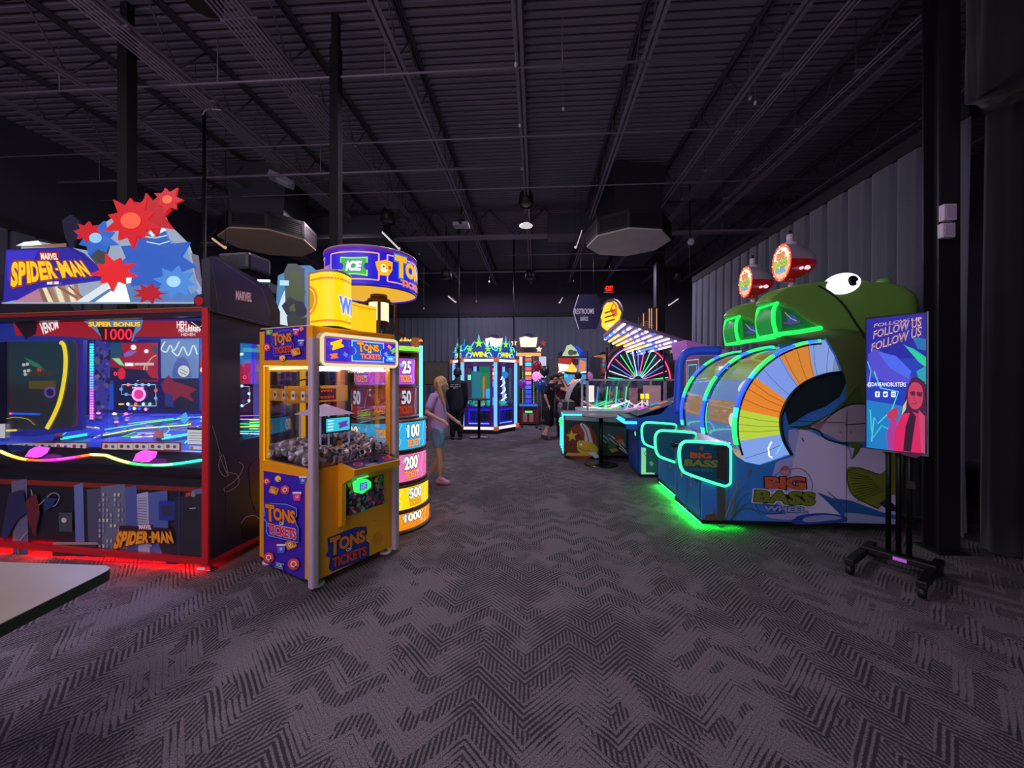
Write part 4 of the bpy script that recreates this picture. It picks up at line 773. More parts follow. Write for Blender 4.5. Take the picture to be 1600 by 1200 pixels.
mb.add([(X0-.03, Y0-.03, 1.25), (X1+.03, Y0-.03, 1.25), (X1+.03, Y1+.03, 1.25), (X0-.03, Y1+.03, 1.25), ((X0+X1)/2, (Y0+Y1)/2, 1.34)], [(0, 1, 4), (1, 2, 4), (2, 3, 4), (3, 0, 4), (3, 2, 1, 0)], LV)
for x in (X0, X1-.012):
    for y in (Y0, Y1-.012): mb.bx(x, x+.012, y, y+.012, .89, 1.25, LV)
mb.build('chute_canopy', cm)
mb = MB(); mb.bx(X0+.02, X1-.01, Y0-.03, Y0-.01, 1.10, 1.235, M('#15183c', .4)); a = Art(mb, UVM((0, Y0-.03, 0), (1, 0, 0), (0, 0, 1)), .001); a.rect(X0+.035, 1.112, X1-.025, 1.225, L('#38c8e0', 1.1)); [a.line([(X0+.05, 1.13+.025*k), (X0+.10, 1.13+.025*k)], .008, L('#d8f8ff', 1.4)) for k in range(4)]; a.ticket(X1-.09, 1.165, .09, .05, 10, L('#7038c0', 1.0)); mb.build('chute_screen', cm)
# heap of prize cups, each one a thing
cups = []
CUPM = [M('#b8b4c0', .3, .3), M('#8a8894', .3, .3), M('#d0cad8', .25, .3)]
for j, (cin) in enumerate(('#c04838', '#7a3a8c', '#35343c')):
    mb = MB(); mb.lathe([(0, -.028), (.020, -.028), (.026, .018), (.029, .02), (.029, .026), (.024, .026), (.018, -.02), (0, -.02)], CUPM[j], 14); mb.lathe([(0, .008), (.022, .008)], M(cin, .5), 14); cups.append(mb)
protos = []
def heap_z(x, y): return .955+.085*math.exp(-((x-.22)**2+(y-.5)**2)/.05)+.06*math.exp(-((x-.6)**2+(y-.45)**2)/.06)+.02*math.sin(9*x+4*y)
cnt = 0; used = []
for layer in range(3):
    for i in range(14):
        for j in range(14):
            x = .045+i*.0505+(j % 2)*.02+random.uniform(-.008, .008); y = .045+j*.0495+random.uniform(-.008, .008)
            if x > w-.05 or y > dpt-.05: continue
            edge = x < .12 or y < .12
            if X0-.02 < x < X1+.02 and Y0-.04 < y < Y1: continue
            if layer == 2 or edge or (layer == 1 and random.random() < .25):
                z = heap_z(x, y)-(2-layer)*.03
                wp = F @ Vector((x, y, z)); k = cnt % 3
                eul = (random.uniform(-1.4, 1.4), random.uniform(-1.4, 1.4), random.uniform(0, 6.28))
                if len(protos) < 3:
                    o = cups[k].build('prize_cup', label='small grey prize cup lying in the heap inside the yellow claw machine', cat='prize cup', group='prize cups heaped in the claw machine', loc=wp); protos.append(o)
                else: o = protos[k].copy(); COL.objects.link(o); o.location = wp
                o.rotation_euler = eul; cnt += 1
print('cups', cnt)
mb = MB(); mb.bx(.03, w-.03, .03, dpt-.03, .885, .89, M('#2a2830')); mb.build('prize_deck', cm)
# curved ticket sign on top of it
p = thing('ticket_sign', 'glowing yellow curved ticket sign reading WIN on top of the claw machine', 'sign', F @ Vector((0, 0, H)), rz); FS = frame_of(p)
pts = [(W(483, 590, 2.92)), (W(505, 590, 2.84)), (W(530, 590, 2.86)), (W(549, 590, 3.02))]
R4 = FS.inverted(); path = smoothpts([tuple((R4 @ q)[:2]) for q in pts], False, 6); Hh = .40
mb = MB(); n = len(path); z0 = .0
def sgn(a_, u, e):
    x = u*(n-1); i = min(n-2, int(x)); A_, B_ = Vector(path[i]), Vector(path[i+1]); t = (B_-A_).normalized(); nn = Vector((t.y, -t.x)); q = A_.lerp(B_, x-i)+nn*e; return q
fS = lambda u, v, e=0.0: Vector((*sgn(None, u, e), z0+v))
vs = []; YS = L('#ffd400', 1.15)
for i in range(n):
    for e in (0, -.02):
        for z in (0, Hh): q = sgn(None, i/(n-1), e); vs.append((q.x, q.y, z))
fs = []
for i in range(n-1): b = 4*i; fs += [(b, b+4, b+5, b+1), (b+2, b+3, b+7, b+6), (b+1, b+5, b+7, b+3), (b, b+2, b+6, b+4)]
fs += [(0, 1, 3, 2), (4*n-4, 4*n-2, 4*n-1, 4*n-3)]; mb.add(vs, fs, YS)
a = Art(mb, fS, .0012); OR = L('#ff8c10', 1.0)
def band(u0, v0, u1, v1, m): a.rect(u0, v0, u1, v1, m, 14)
band(.06, .345, .98, .36, OR); band(.06, .03, .98, .045, OR); a.circ(0.0, .20, .22, OR, .115, a0=-90, a1=90); a.circ(0.0, .20, .18, L('#ffdf50', 1.0), .095, a0=-90, a1=90); a.circ(0.0, .20, .16, L('#e8a818', .8), .085, a0=-90, a1=90)
a.rect(0, .36, .03, .40, OR); a.rect(0.0, .0, .03, .04, OR)
a.text('WI', (.66, .10, .99, .225), L('#5a80e8', 1.1), .05, L('#e8e0f0', 1.1), .06); mb.build('lit_panel', p)
mb = MB(); mb.tube([(*sgn(None, i/(n-1), -.01), Hh+.008) for i in range(n)], .014, M('#a89cac', .3), 8); q = path[0]; mb.bx(q[0]-.012, q[0]+.012, q[1]-.012, q[1]+.012, 0, Hh, M('#b0a4b4', .4)); mb.build('rim', p)
pts2 = [tuple((R4 @ W(549, 590, 3.04))[:2]), tuple((R4 @ W(565, 590, 3.16))[:2]), tuple((R4 @ W(588, 590, 3.30))[:2])]; path2 = smoothpts(pts2, False, 5); mb = MB()
for i in range(len(path2)-1):
    (xa, ya), (xb, yb) = path2[i], path2[i+1]; mb.add([(xa, ya, 0), (xb, yb, 0), (xb, yb, .22), (xa, ya, .22)], [(0, 1, 2, 3)], L('#ffc814', 1.1)); mb.add([(xa, ya-.002, .19), (xb, yb-.002, .19), (xb, yb-.002, .20), (xa, ya-.002, .20)], [(0, 1, 2, 3)], OR)
mb.add([Vector(v)+Vector((0, .02, 0)) for v in mb.v[:]], list(mb.f), L('#ffc814', .9)); mb.build('rear_panel', p)

# ================================================================ round ticket tower
cxy = W(603.6, 590, 4.22); tw = thing('ticket_tower', 'round ticket prize tower with stacked coloured rings reading 25 to 1000 tickets', 'prize tower', (cxy.x, cxy.y, 0), TH)
# local frame: -y faces the camera
def deg(px): return 0
RIMM = M('#7a5440', .35, .3); RIML = M('#a890a0', .35)
tiers = [('lowest_ring', .035, .20, .46, '#ff9410', '1000', 1.0), ('second_ring', .235, .455, .448, '#ffd810', '500', 1.1), ('third_ring', .51, .785, .425, '#f070b8', '200', 1.0), ('fourth_ring', .835, 1.11, .420, '#30b4f0', '100', 1.0), ('glass_ring', 1.17, 1.46, .345, '#8a2434', '50', .6), ('top_ring', 1.50, 1.77, .315, '#c048e8', '25', 1.0)]
for k, (nm, z0, z1, r, c, num, e) in enumerate(tiers):
    mb = MB(); BG = L(c, e)
    mb.lathe([(r, z0), (r, z1)], BG, 64)
    a = Art(mb, CYM((0, 0), r), .0008)
    hh = z1-z0; dg = math.degrees(1/r); WT = L('#fffbe8', 1.3) if k != 4 else L('#d8d0e0', .9); OG = L('#ff9a20', 1.2) if k != 4 else L('#c04820', .7); DK = L('#283060', .3)
    for s in range(4):
        u = -36+s*90 + (5 if k % 2 else 0)
        for (dx, dz, kk) in ((-.12, .06, 0), (-.05, .02, 1)):
            pass
        a.line([(u-13*.45/r*1.2, z0+hh*.15), (u-8, z0+hh*.35), (u-14, z0+hh*.6), (u-6, z0+hh*.9)], .012*0+.0, WT) if 0 else None
        wn = .042*len(num)+.03
        a.text(num, (u-wn*dg*.5*1.1, z0+hh*.42, u+wn*dg*.5*1.1, z0+hh*.92), WT, .04, DK, .05); a.text('TICKETS', (u-.085*dg, z0+hh*.08, u+.085*dg, z0+hh*.36), OG, .04, L('#a02838', .5), .04)
        u2 = u+45
        a.text('TONS', (u2-.07*dg, z0+hh*.48, u2+.07*dg, z0+hh*.82), OG if k != 1 else L('#e88c10', 1), .05, L('#903060', .4), .03); a.text('TICKETS', (u2-.065*dg, z0+hh*.16, u2+.065*dg, z0+hh*.40), L('#ff7050', 1) if k > 1 else L('#d04020', .9), .03)
        ds = dg/1.0
        for (du, dv, rr) in ((-.5, .75, .030), (.5, .3, .022), (.56, .85, .016)):
            a.star(u+du*wn*dg*1.1, z0+hh*dv, rr, L('#8ce0f0', 1.1) if k != 4 else L('#607090', .6), asp=dg)
        for t in range(2):
            uu = u+20+t*44; zz = z0+hh*(.15+.2*t); P = [(uu, z0+hh*.05), (uu+4, zz), (uu-1, zz+hh*.2), (uu+5, z0+hh*.96)]
            e_ = a.nxt(); 
            for (p1, p2) in zip(P, P[1:]):
                q1, q2 = CYM((0, 0), r+e_)(*p1), CYM((0, 0), r+e_)(*p2); mb.tube([q1, q2], .0009, WT, 4)
    mb.build(nm, tw)
    mb = MB(); mb.lathe([(0, z0-.03), (r+.005, z0-.03), (r+.02, z0-.02), (r+.02, z0-.003), (r+.0, z0)], RIML if k in (0, 5, 4) else RIMM, 64); mb.lathe([(r, z1), (r+.02, z1+.003), (r+.025, z1+.015), (r-.02, z1+.03), (0, z1+.03)], RIMM, 64); mb.build('ring_rim', tw)
mb = MB(); mb.cyl((0, 0, 0), (0, 0, 1.9), .27, M('#241c28', .6), seg=32); mb.lathe([(0, .0), (.46, 0), (.475, .012), (.46, .03)], M('#8a7c88', .4), 64); mb.build('core', tw)
# yellow posts with blue light edges, header board
for px, d, wd in ((650, 4.26, .075), (560, 4.26, .05)):
    q = frame_of(tw).inverted() @ W(px, 590, d); mb = MB(); mb.box((q.x, q.y, 1.02), (wd, .09, 1.98), M('#c07a1c', .4)); mb.build('upright', tw)
q = frame_of(tw).inverted() @ W(658, 590, 4.22); mb = MB(); mb.bx(q.x-.017, q.x+.017, q.y-.01, q.y+.01, .78, 1.92, L('#58b8ff', 2.6)); mb.build('blue_light_edge', tw)
q0 = frame_of(tw).inverted() @ W(630, 590, 4.20); mb = MB(); mb.bx(q0.x-.25, q0.x+.13, q0.y+.02, q0.y+.06, 1.76, 1.97, M('#2c2080', .4, emit=.25)); a = Art(mb, UVM((0, q0.y+.02, 0), (1, 0, 0), (0, 0, 1)), .001); snack(a, q0.x+.06, 1.88, .03, 5); snack(a, q0.x-.0, 1.83, .03, 1); snack(a, q0.x+.09, 1.80, .025, 0); mb.build('header_board', tw)
mb = MB(); 
for i in range(14): x = q0.x-.04+i*.018; mb.prism_y([(x-.012, 1.97), (x+.012, 1.97), (x+.004*((-1)**i), 1.985+.03*random.random())], q0.y+.03, q0.y+.045, L(random.choice(['#ffb020', '#ff7010', '#ff4010', '#ffe060']), 2.2))
mb.build('flame_crest', tw)
# drum sign with claw bracket and lamp
mb = MB(); dxy = frame_of(tw).inverted() @ W(581, 590, 4.22); c = (dxy.x, dxy.y, 0); R, ZB, ZT = .472, 2.475, 2.86
mb.lathe([(R, ZB), (R, ZT)], L('#2418d8', .95), 72, c); mb.lathe([(0, ZT-.02), (R-.002, ZT-.02)], M('#2a2440'), 48, c)
mb.lathe([(0, ZB+.012), (R-.002, ZB+.012)], L('#ffc038', .85), 48, c); mb.lathe([(R-.004, ZB-.006), (R+.008, ZB-.006), (R+.008, ZB+.01), (R+.001, ZB+.012)], L('#401878', .5), 72, c); mb.lathe([(R, ZT-.03), (R+.001, ZT-.03), (R+.001, ZT)], L('#7020b0', .8), 72, c); mb.lathe([(R, ZT-.003), (R+.01, ZT-.003), (R+.01, ZT+.01), (R-.01, ZT+.012)], M('#b09cb8', .3), 72, c)
f = lambda u, v, e=0.0: Vector((c[0]+(R+e)*math.sin(math.radians(u+9)), c[1]-(R+e)*math.cos(math.radians(u+9)), v)); a = Art(mb, f, .0007); dg = math.degrees(1/R)
FRM = L('#ffb070', 1.1)
def cyframe(u0, u1):
    for z in (ZB+.06, ZT-.06): a.rect(u0, z-.006, u1, z+.006, FRM, 12)
    for u in (u0, u1): a.rect(u-.9, ZB+.06, u+.9, ZT-.06, FRM, 1)
# angles measured from the side that faces the camera; the photographed side is turned slightly left
OFF = math.degrees(math.atan2(-(581-800)/600, 1))*-1+math.degrees(0); OFF = 0
cyframe(-43, 19); cyframe(29, 110); cyframe(-172, -62)
def sh(pts, m): a.poly(pts, m)
def ctick(u, v, wd_, h, m):
    # curved ticket built as strips
    n_ = 12; e_ = a.nxt(); vs = []
    for i in range(n_+1):
        t = -1+2*i/n_; hh_ = h/2*(1-.12*math.cos(t*math.pi/2)); 
        k_ = 1 if abs(t) < .86 else .98
        vs += [f(u+t*wd_/2*dg, v-hh_, e_), f(u+t*wd_/2*dg, v+hh_, e_)]
    mb.add(vs, [(2*i, 2*i+2, 2*i+3, 2*i+1) for i in range(n_)], m)
    for s_ in (-1, 1): a.circ(u+s_*wd_/2*dg, v, .03*dg*.8, L('#2418d8', .95), .035)
ctick(-10, ZB+.185, .27, .19, L('#9cf070', 1.2)); ctick(-10, ZB+.185, .25, .165, L('#2cb830', 1.0))
a.text('ICE', (-10-.075*dg, ZB+.135, -10+.085*dg, ZB+.235), L('#ffffff', 1.2), .06, L('#1c60c0', .9), .05, shear=.2)
def csnack(u, v, s, kk):
    m = L(['#ffb020', '#f060a8'][kk], 1.1); pts = [(-1, .55), (.2, .95), (1, .8), (.95, -.2), (.5, -.9), (-.5, -.95), (-.8, -.3)]; a.poly([(u+x*s*dg, v+y*s) for x, y in pts], m)
    a.circ(u-.1*s*dg, v+.1*s, .3*s*dg, L('#fff8d0', 1.2), .3*s); a.circ(u-.05*s*dg, v+.12*s, .12*s*dg, L('#302010', .2), .12*s); a.circ(u+.65*s*dg, v+.1*s, .16*s*dg, L('#a05810', .8), .22*s); a.line(arc(u-.05*s*dg, v-.25*s, .45*s*dg, 190, 340, 6, .3*s), .02*0+.012, L('#ffffe8', 1.2)) if 0 else None
    a.poly([(u-.5*s*dg, v-.25*s), (u+.4*s*dg, v-.15*s), (u+.3*s*dg, v-.5*s), (u-.2*s*dg, v-.6*s)], L('#fffbe0', 1.1))
csnack(25, ZB+.19, .085, 0); 
a.poly([(-58, ZB+.22), (-44, ZB+.22), (-46, ZB+.06), (-54, ZB+.06)], L('#f060a8', 1)); a.poly([(-47, ZB+.22), (-43, ZB+.22), (-45, ZB+.06), (-48, ZB+.06)], L('#4090f0', 1)); a.circ(-52, ZB+.17, 2.6, L('#fff0b0', 1.1), .022)
for uu in (58, -150):
    a.poly([(uu-26, ZB+.14), (uu-22, ZT-.07), (uu+20, ZT-.05), (uu+24, ZB+.14), (uu+16, ZB+.03), (uu-18, ZB+.04)], L('#2888e8', .9)) if 0 else None
    a.text('T', (uu-20, ZB+.12, uu-2, ZT-.04), L('#ffb018', 1.15), .06, L('#2c80e8', .9), .06); a.text('ONS', (uu-4, ZB+.14, uu+44, ZT-.08), L('#ffb018', 1.15), .06, L('#2c80e8', .9), .06)
    a.text('TICKETS', (uu-12, ZB+.035, uu+42, ZB+.105), L('#ff7848', 1.1), .05, L('#2c60c8', .9), .05)
mb.build('drum_sign', tw)
mb = MB(); l0 = frame_of(tw).inverted() @ W(592, 590, 4.22); lc = (l0.x, l0.y)
BR = M('#5a3c18', .4, .6)
mb.cyl((lc[0], lc[1], ZB), (lc[0], lc[1], ZB-.05), .09, BR); mb.cyl((lc[0], lc[1], ZB-.05), (lc[0], lc[1], ZB-.09), .12, BR); mb.cyl((lc[0], lc[1], ZB-.33), (lc[0], lc[1], ZB-.29), .11, BR); mb.cyl((lc[0], lc[1], 1.8), (lc[0], lc[1], ZB-.33), .035, BR)
for k in range(4):
    t = k*math.pi/2+.35; cc, ss = math.cos(t), math.sin(t)
    mb.tube([(lc[0]+.10*cc, lc[1]+.10*ss, ZB-.07), (lc[0]+.17*cc, lc[1]+.17*ss, ZB-.10), (lc[0]+.17*cc, lc[1]+.17*ss, ZB-.36), (lc[0]+.30*cc, lc[1]+.30*ss, ZB-.48), (lc[0]+.33*cc, lc[1]+.33*ss, 1.83)], .016, BR, 6)
    mb.tube([(lc[0]+.17*cc, lc[1]+.17*ss, ZB-.36), (lc[0]+.04*cc, lc[1]+.04*ss, ZB-.42)], .012, BR, 6)
mb.build('claw_bracket', tw)
mb = MB(); mb.cyl((lc[0], lc[1], ZB-.29), (lc[0], lc[1], ZB-.09), .105, L('#fff0c8', 1.1), seg=28); mb.build('lamp_shade', tw)
mb = MB(); mb.lathe([(0, 1.835), (.36, 1.835), (.38, 1.86), (.36, 1.90), (0, 1.92)], M('#e0a020', .4), 40); mb.lathe([(.381, 1.85), (.385, 1.87), (.381, 1.89)], L('#70f040', 1.6), 40); mb.build('crown_plate', tw)
# ================================================================ fish wheel machines, right
def fish_machine(o, label, first):
    th = thing('fish_wheel_machine', label, 'arcade machine', o, 0.0); F = frame_of(th)
    # shapes are drawn on the near side of the nearest machine and reused for the other one
    F0 = Matrix.Translation(Vector(FISH0)); f = PXM(F0, (0, 0, 0), (0, -1, 0)); P = lambda *pts: [(f(*p).x, f(*p).z) for p in pts]
    W_ = .78; BL = M('#3a86d8', .35); GRN = M('#74a848', .4, coat=.2); GRD = M('#38582c', .45); INK = M('#16281c', .5); PALE = M('#a8a0b8', .45); LAV = M('#7f8ac0', .4)
    side = P((1097, 813), (1097, 745), (1110, 738), (1140, 740), (1140, 697), (1150, 712), (1165, 722), (1188, 727), (1212, 719), (1240, 709), (1226, 688), (1221, 662), (1224, 641), (1234, 621), (1247, 606), (1264, 594), (1290, 585), (1316, 582), (1306, 555), (1290, 528), (1340, 520), (1405, 520), (1405, 826))
    mb = MB()
    for y0, y1 in ((0, .025), (W_-.025, W_)): mb.prism_y(side, y0, y1, BL)
    zt = f(1110, 738).z; xb = f(1405, 600).x
    mb.bx(0, .03, .02, W_-.02, f(1097, 813).z, zt, M('#1f5fa8', .4)); mb.bx(xb-.04, xb, .02, W_-.02, .08, f(1405, 520).z, GRD)
    mb.bx(0, xb, .02, W_-.02, .07, .09, BLACK); mb.bx(-.006, xb+.01, -.006, W_+.006, f(1097, 818).z-.0, f(1097, 812).z, M('#0a0a0c', .5)); mb.build('body', th)
    for x in (.22, xb-.62, xb-.1):
        for y in (.06, W_-.06):
            mb = MB(); mb.cyl((x, y-.015, .03), (x, y+.015, .03), .03, M('#3c3a3c', .4), seg=16); mb.cyl((x, y, .03), (x, y, .08), .012, CHROME, seg=8); mb.build('caster', th)
    # art
    mb = MB(); a = Art(mb, PXM(F0, (0, 0, 0), (0, -1, 0)), .0012)
    a.poly([(1212, 722), (1240, 712), (1232, 690), (1232, 672), (1262, 668), (1290, 690), (1330, 704), (1405, 706), (1405, 818), (1240, 816), (1200, 770)], M('#a8b4f0', .45))
    a.poly([(1250, 668), (1300, 690), (1330, 700), (1405, 700), (1405, 800), (1330, 812), (1252, 812), (1232, 760)], M('#d0cef0', .45))
    a.poly([(1290, 528), (1340, 520), (1405, 520), (1405, 720), (1380, 700), (1350, 685), (1330, 676), (1320, 640), (1322, 600), (1316, 582), (1306, 555)], M('#62743f', .5))
    ink = [(1232, 664), (1226, 640), (1240, 612), (1262, 596), (1290, 587), (1318, 584), (1322, 598), (1312, 620), (1288, 636), (1262, 646), (1240, 660)]
    a.poly(ink, M('#1c2e34', .4)); a.poly([(1233, 667), (1262, 664), (1300, 644), (1325, 620), (1342, 600), (1350, 632), (1322, 652), (1290, 668), (1258, 672)], M('#46662e', .45)); a.line(smoothpts([(1234, 667), (1262, 666), (1290, 655), (1316, 636), (1336, 608)], False), 1.4, M('#14221a'))
    a.poly([(1264, 668), (1300, 646), (1330, 632), (1352, 632), (1378, 640), (1405, 662), (1405, 700), (1366, 690), (1340, 690), (1314, 690), (1290, 678)], M('#b4a8b8', .45)); a.line(smoothpts([(1264, 668), (1280, 674), (1288, 684), (1304, 690), (1322, 693), (1340, 693)], False), 3, M('#1c3030')); a.line(smoothpts([(1280, 664), (1300, 647), (1322, 634), (1345, 631), (1372, 634)], False), 2, M('#1a2420')); a.poly([(1268, 664), (1292, 656), (1280, 672)], M('#a06a80', .4))
    a.line(smoothpts([(1320, 664), (1345, 662), (1360, 660), (1376, 664)], False), 1.6, M('#1a1c20')); a.line([(1311, 673), (1314, 675), (1311, 677)], .8, M('#303038')); a.line([(1328, 673), (1331, 675), (1328, 677)], .8, M('#303038'))
    a.line(smoothpts([(1242, 672), (1256, 670), (1272, 676)], False), .8, M('#2a3a80')); a.line([(1252, 684), (1256, 690)], 1.8, M('#3a4870'))
    a.poly([(1320, 690), (1334, 700), (1330, 717), (1342, 704), (1345, 692)], M('#56701c', .45)); a.line(smoothpts([(1320, 690), (1328, 706), (1330, 717), (1340, 706), (1346, 694)], False), 1, M('#1a2818'))
    tail = smoothpts([(1322, 734), (1330, 729), (1350, 733), (1372, 741), (1384, 730), (1382, 710), (1366, 700), (1350, 692), (1405, 694), (1405, 765), (1390, 774), (1372, 794), (1355, 787), (1332, 775), (1323, 755)], True, 3)
    a.poly(tail, M('#72822a', .45)); 
    for k in range(11): a.line([(1325+k*1.2, 737+k*4.6), (1358+k*2, 745+k*2.2)], .9, M('#2c3a14'))
    a.line([(1323, 735), (1340, 730), (1372, 741)], 1.3, M('#1a2818')); a.line(smoothpts([(1322, 736), (1323, 755), (1334, 776), (1372, 794)], False), 1.3, M('#1a2818'))
    a.poly([(1275, 768), (1300, 778), (1318, 780), (1330, 782), (1350, 790), (1378, 800), (1405, 806), (1405, 818), (1360, 816), (1330, 812), (1316, 808), (1300, 792)], M('#2a62a8', .45)); a.poly([(1318, 800), (1345, 802), (1380, 808), (1405, 812), (1405, 819), (1318, 815)], M('#94a4cc', .45)); a.line(smoothpts([(1278, 770), (1302, 788), (1316, 806)], False), 1.6, M('#22508e')); a.line(smoothpts([(1292, 768), (1308, 782), (1318, 798)], False), 1.2, M('#22508e')); a.poly([(1372, 786), (1384, 778), (1400, 792), (1404, 798), (1388, 798)], M('#28284c', .4))
    a.poly(smoothpts([(1236, 812), (1250, 804), (1285, 801), (1318, 806), (1316, 815), (1260, 818), (1240, 818)], True, 3), M('#26489a', .45)); a.poly(smoothpts([(1252, 812), (1262, 806), (1296, 804), (1314, 809), (1290, 813), (1262, 815)], True, 3), M('#8a98d4', .45)); a.poly(smoothpts([(1195, 804), (1215, 802), (1240, 805), (1236, 811), (1205, 809)], True, 3), M('#a89cd0', .45))
    for (p, c) in (([(1142, 812), (1146, 785), (1152, 768), (1166, 757)], '#6a7a34'), ([(1142, 812), (1150, 790), (1160, 775), (1176, 768)], '#587030'), ([(1140, 812), (1156, 796), (1176, 795), (1190, 806)], '#4c7038'), ([(1141, 812), (1150, 800), (1166, 786), (1192, 781)], '#3a5c3c'), ([(1120, 812), (1126, 790), (1122, 775), (1118, 770)], '#8a7c3c'), ([(1126, 812), (1134, 785), (1136, 765), (1142, 752)], '#8c8a44'), ([(1130, 812), (1142, 780), (1150, 760), (1148, 748)], '#a09450'), ([(1118, 812), (1116, 800), (1108, 788)], '#8a7438')):
        a.line(smoothpts(p, False), 2.6, M(c, .5), w2=.5)
    a.poly([(1100, 812), (1102, 804), (1116, 801), (1120, 812)], M('#6a4840', .5)); a.poly([(1118, 745), (1130, 745), (1132, 812), (1120, 812)], M('#4a5850', .4)); a.line([(1172, 732), (1166, 744)], 3, M('#6a7080'))
    a.line(smoothpts([(1207, 744), (1216, 737), (1236, 732), (1250, 732), (1262, 742), (1267, 756), (1266, 766)], False), .8, M('#1c2440')); a.line(smoothpts([(1178, 786), (1186, 798), (1204, 802), (1222, 800)], False), .8, M('#1c2440'))
    a.circ(1225, 735, 8, M('#a8607c', .4)); a.poly([(1218, 735), (1232, 733), (1230, 741), (1221, 742)], M('#c8909c', .4))
    a.text('BIG', [(1193, 744), (1256, 744), (1257, 765), (1193, 762)], M('#c8603c', .4), .06, M('#1c1c30'), .05); a.text('BIG', [(1194, 745), (1255, 745), (1255.5, 753), (1194, 752)], M('#d89868', .4), .05) if 0 else None
    a.text('BASS', [(1178, 764), (1272, 768), (1270, 790), (1176, 783)], M('#8a9030', .4), .07, M('#e0dce8'), .09); a.text('BASS', [(1178, 764), (1272, 768), (1270, 790), (1176, 783)], M('#70862c', .4), .05, M('#20341c'), .035)
    a.text('WHEEL', [(1191, 789), (1259, 791), (1259, 800), (1191, 797)], M('#8ea4dc', .4), .05, M('#26306c'), .05)
    a.line([(1320, 640), (1319, 818)], .8, M('#20222c')); a.line([(1232, 657), (1320, 660)], .8, M('#20222c'))
    mb.build('side_art', th)
    # wheel
    c = f(1288, 668); R = (f(1288, 668)-f(1148, 668)).length
    mb = MB(); CB = [('#7fa0e8', 1.0), ('#b8d040', 1.0), ('#e88830', .95), ('#7c98e4', 1.0), ('#e08a38', .9), ('#86a0e0', .95), ('#8c9cc8', .7)]
    fw = PXM(F0, (0, .035, 0), (0, -1, 0)); a = Art(mb, fw, .001)
    cc = fw(1288, 668); Rr = R*.985
    def px(r, deg): return (1288+r*math.cos(math.radians(deg)), 668-r*math.sin(math.radians(deg)))
    inner = [(1247, 700), (1232, 688), (1226, 668), (1226, 644), (1238, 622), (1254, 606), (1282, 592), (1312, 588)]
    bnd = [226, 189, 168, 144, 122, 101, 82, 60]; mb2 = mb
    for k in range(7):
        a0, a1 = bnd[k], bnd[k+1]; outer = [px(137, a0+(a1-a0)*i/5) for i in range(6)]
        inn = [px(56, a1+(a0-a1)*i/3) for i in range(4)]
        a.poly(outer+inn, L(*CB[k]), lift=.001)
        for i in range(3 if k in (1, 2, 4) else 2):      # wood grain and plank lines
            t = a0+(a1-a0)*(i+.6+.3*math.sin(i*5+k))/(3 if k in (1, 2, 4) else 2); dk = {'#b8d040': '#90ac28', '#e88830': '#b86018', '#e08a38': '#b06420'}.get(CB[k][0], '#5068a8')
            a.line([px(60+20*random.random(), t), px(100, t+.8), px(134, t-.5)], 1.1 if k in (1, 2, 4) else .9, L(dk, .8))
    a.line([(1205, 690), (1200, 700), (1201, 712), (1206, 715)], 2.2, L('#f0f4ff', 1.8)); a.line([(1222, 692), (1212, 710)], 1.6, L('#50b0ff', 1.6))
    mb.build('wheel_face', th)
    mb = MB(); cx, cz = c.x, c.z; rr = R*.955
    cols = [('#e8c8a0', .55), ('#7c98d8', .6), ('#d8a060', .55), ('#8ca8e8', .6), ('#a8bc50', .6), ('#d89040', .5), ('#90a8e0', .6), ('#e0b890', .5)]
    n = 48
    for i in range(n):
        t0, t1 = math.radians(215-(215-75)*i/n), math.radians(215-(215-75)*(i+1)/n); m = L(*cols[int(i/6) % 8])
        vs = [(cx+rr*math.cos(t), y, cz+rr*math.sin(t)) for t in (t0, t1) for y in (.04, W_-.04)]; mb.add(vs, [(0, 1, 3, 2)], m)
    for tdeg in (176, 150): 
        t = math.radians(tdeg); ux = Vector((-math.sin(t), 0, math.cos(t))); o_ = Vector((cx+(rr+.004)*math.cos(t), 0, cz+(rr+.004)*math.sin(t)))
        aa = Art(mb, UVM(o_, (0, -1, 0), (-ux.x, -ux.y, -ux.z) if 0 else ux), .002); aa.circ(-.13, 0, .075, L('#f0f0e0', .9)); aa.circ(-.13, 0, .06, L('#a83090', .9)); aa.text('4', (-.155, -.04, -.105, .04), L('#ffffff', 1.1), .05)
    mb.build('wheel_drum', th)
    mb = MB(); cover = R*1.0; vs = []
    for i in range(25):
        t = math.radians(198-(198-92)*i/24); vs += [(cx+cover*math.cos(t), .02, cz+cover*math.sin(t)), (cx+cover*math.cos(t), W_-.02, cz+cover*math.sin(t))]
    mb.add(vs, [(2*i, 2*i+2, 2*i+3, 2*i+1) for i in range(24)], ACRYL, True); mb.build('curved_cover', th)
    gr = [(0, '#28ff70'), (.17, '#30f0c0'), (.24, '#2850ff'), (.46, '#20b0ff'), (.52, '#28ff60'), (.68, '#2860ff'), (.84, '#30ff70'), (.93, '#2878ff')]
    N = 60
    for yy in (0, W_):
        mb = MB()
        for i in range(N):
            tt = (i/(N-1)+(.2 if yy else 0)) % 1.0; col = [h for q, h in gr if q <= tt][-1]; t = math.radians(191-(191-94)*i/(N-1))
            p = Vector((cx+(R+.004)*math.cos(t), yy, cz+(R+.004)*math.sin(t))); mb.box(p, (.026, .05, R*1.72/N), L(col, 1.9), ry=-t)
        mb.build('rim_light', th)
    for yy in (.0, W_): mb = MB(); mb.tube([(cx+(R-.028)*math.cos(t), yy, cz+(R-.028)*math.sin(t)) for t in [math.radians(200-108*i/30) for i in range(31)]], .010, BLACK, 6); mb.build('rim', th)
    mb = MB()
    ib = [(1236, 710), (1224, 688), (1219, 662), (1222, 642), (1232, 622), (1245, 607), (1262, 595), (1290, 585), (1314, 582)]
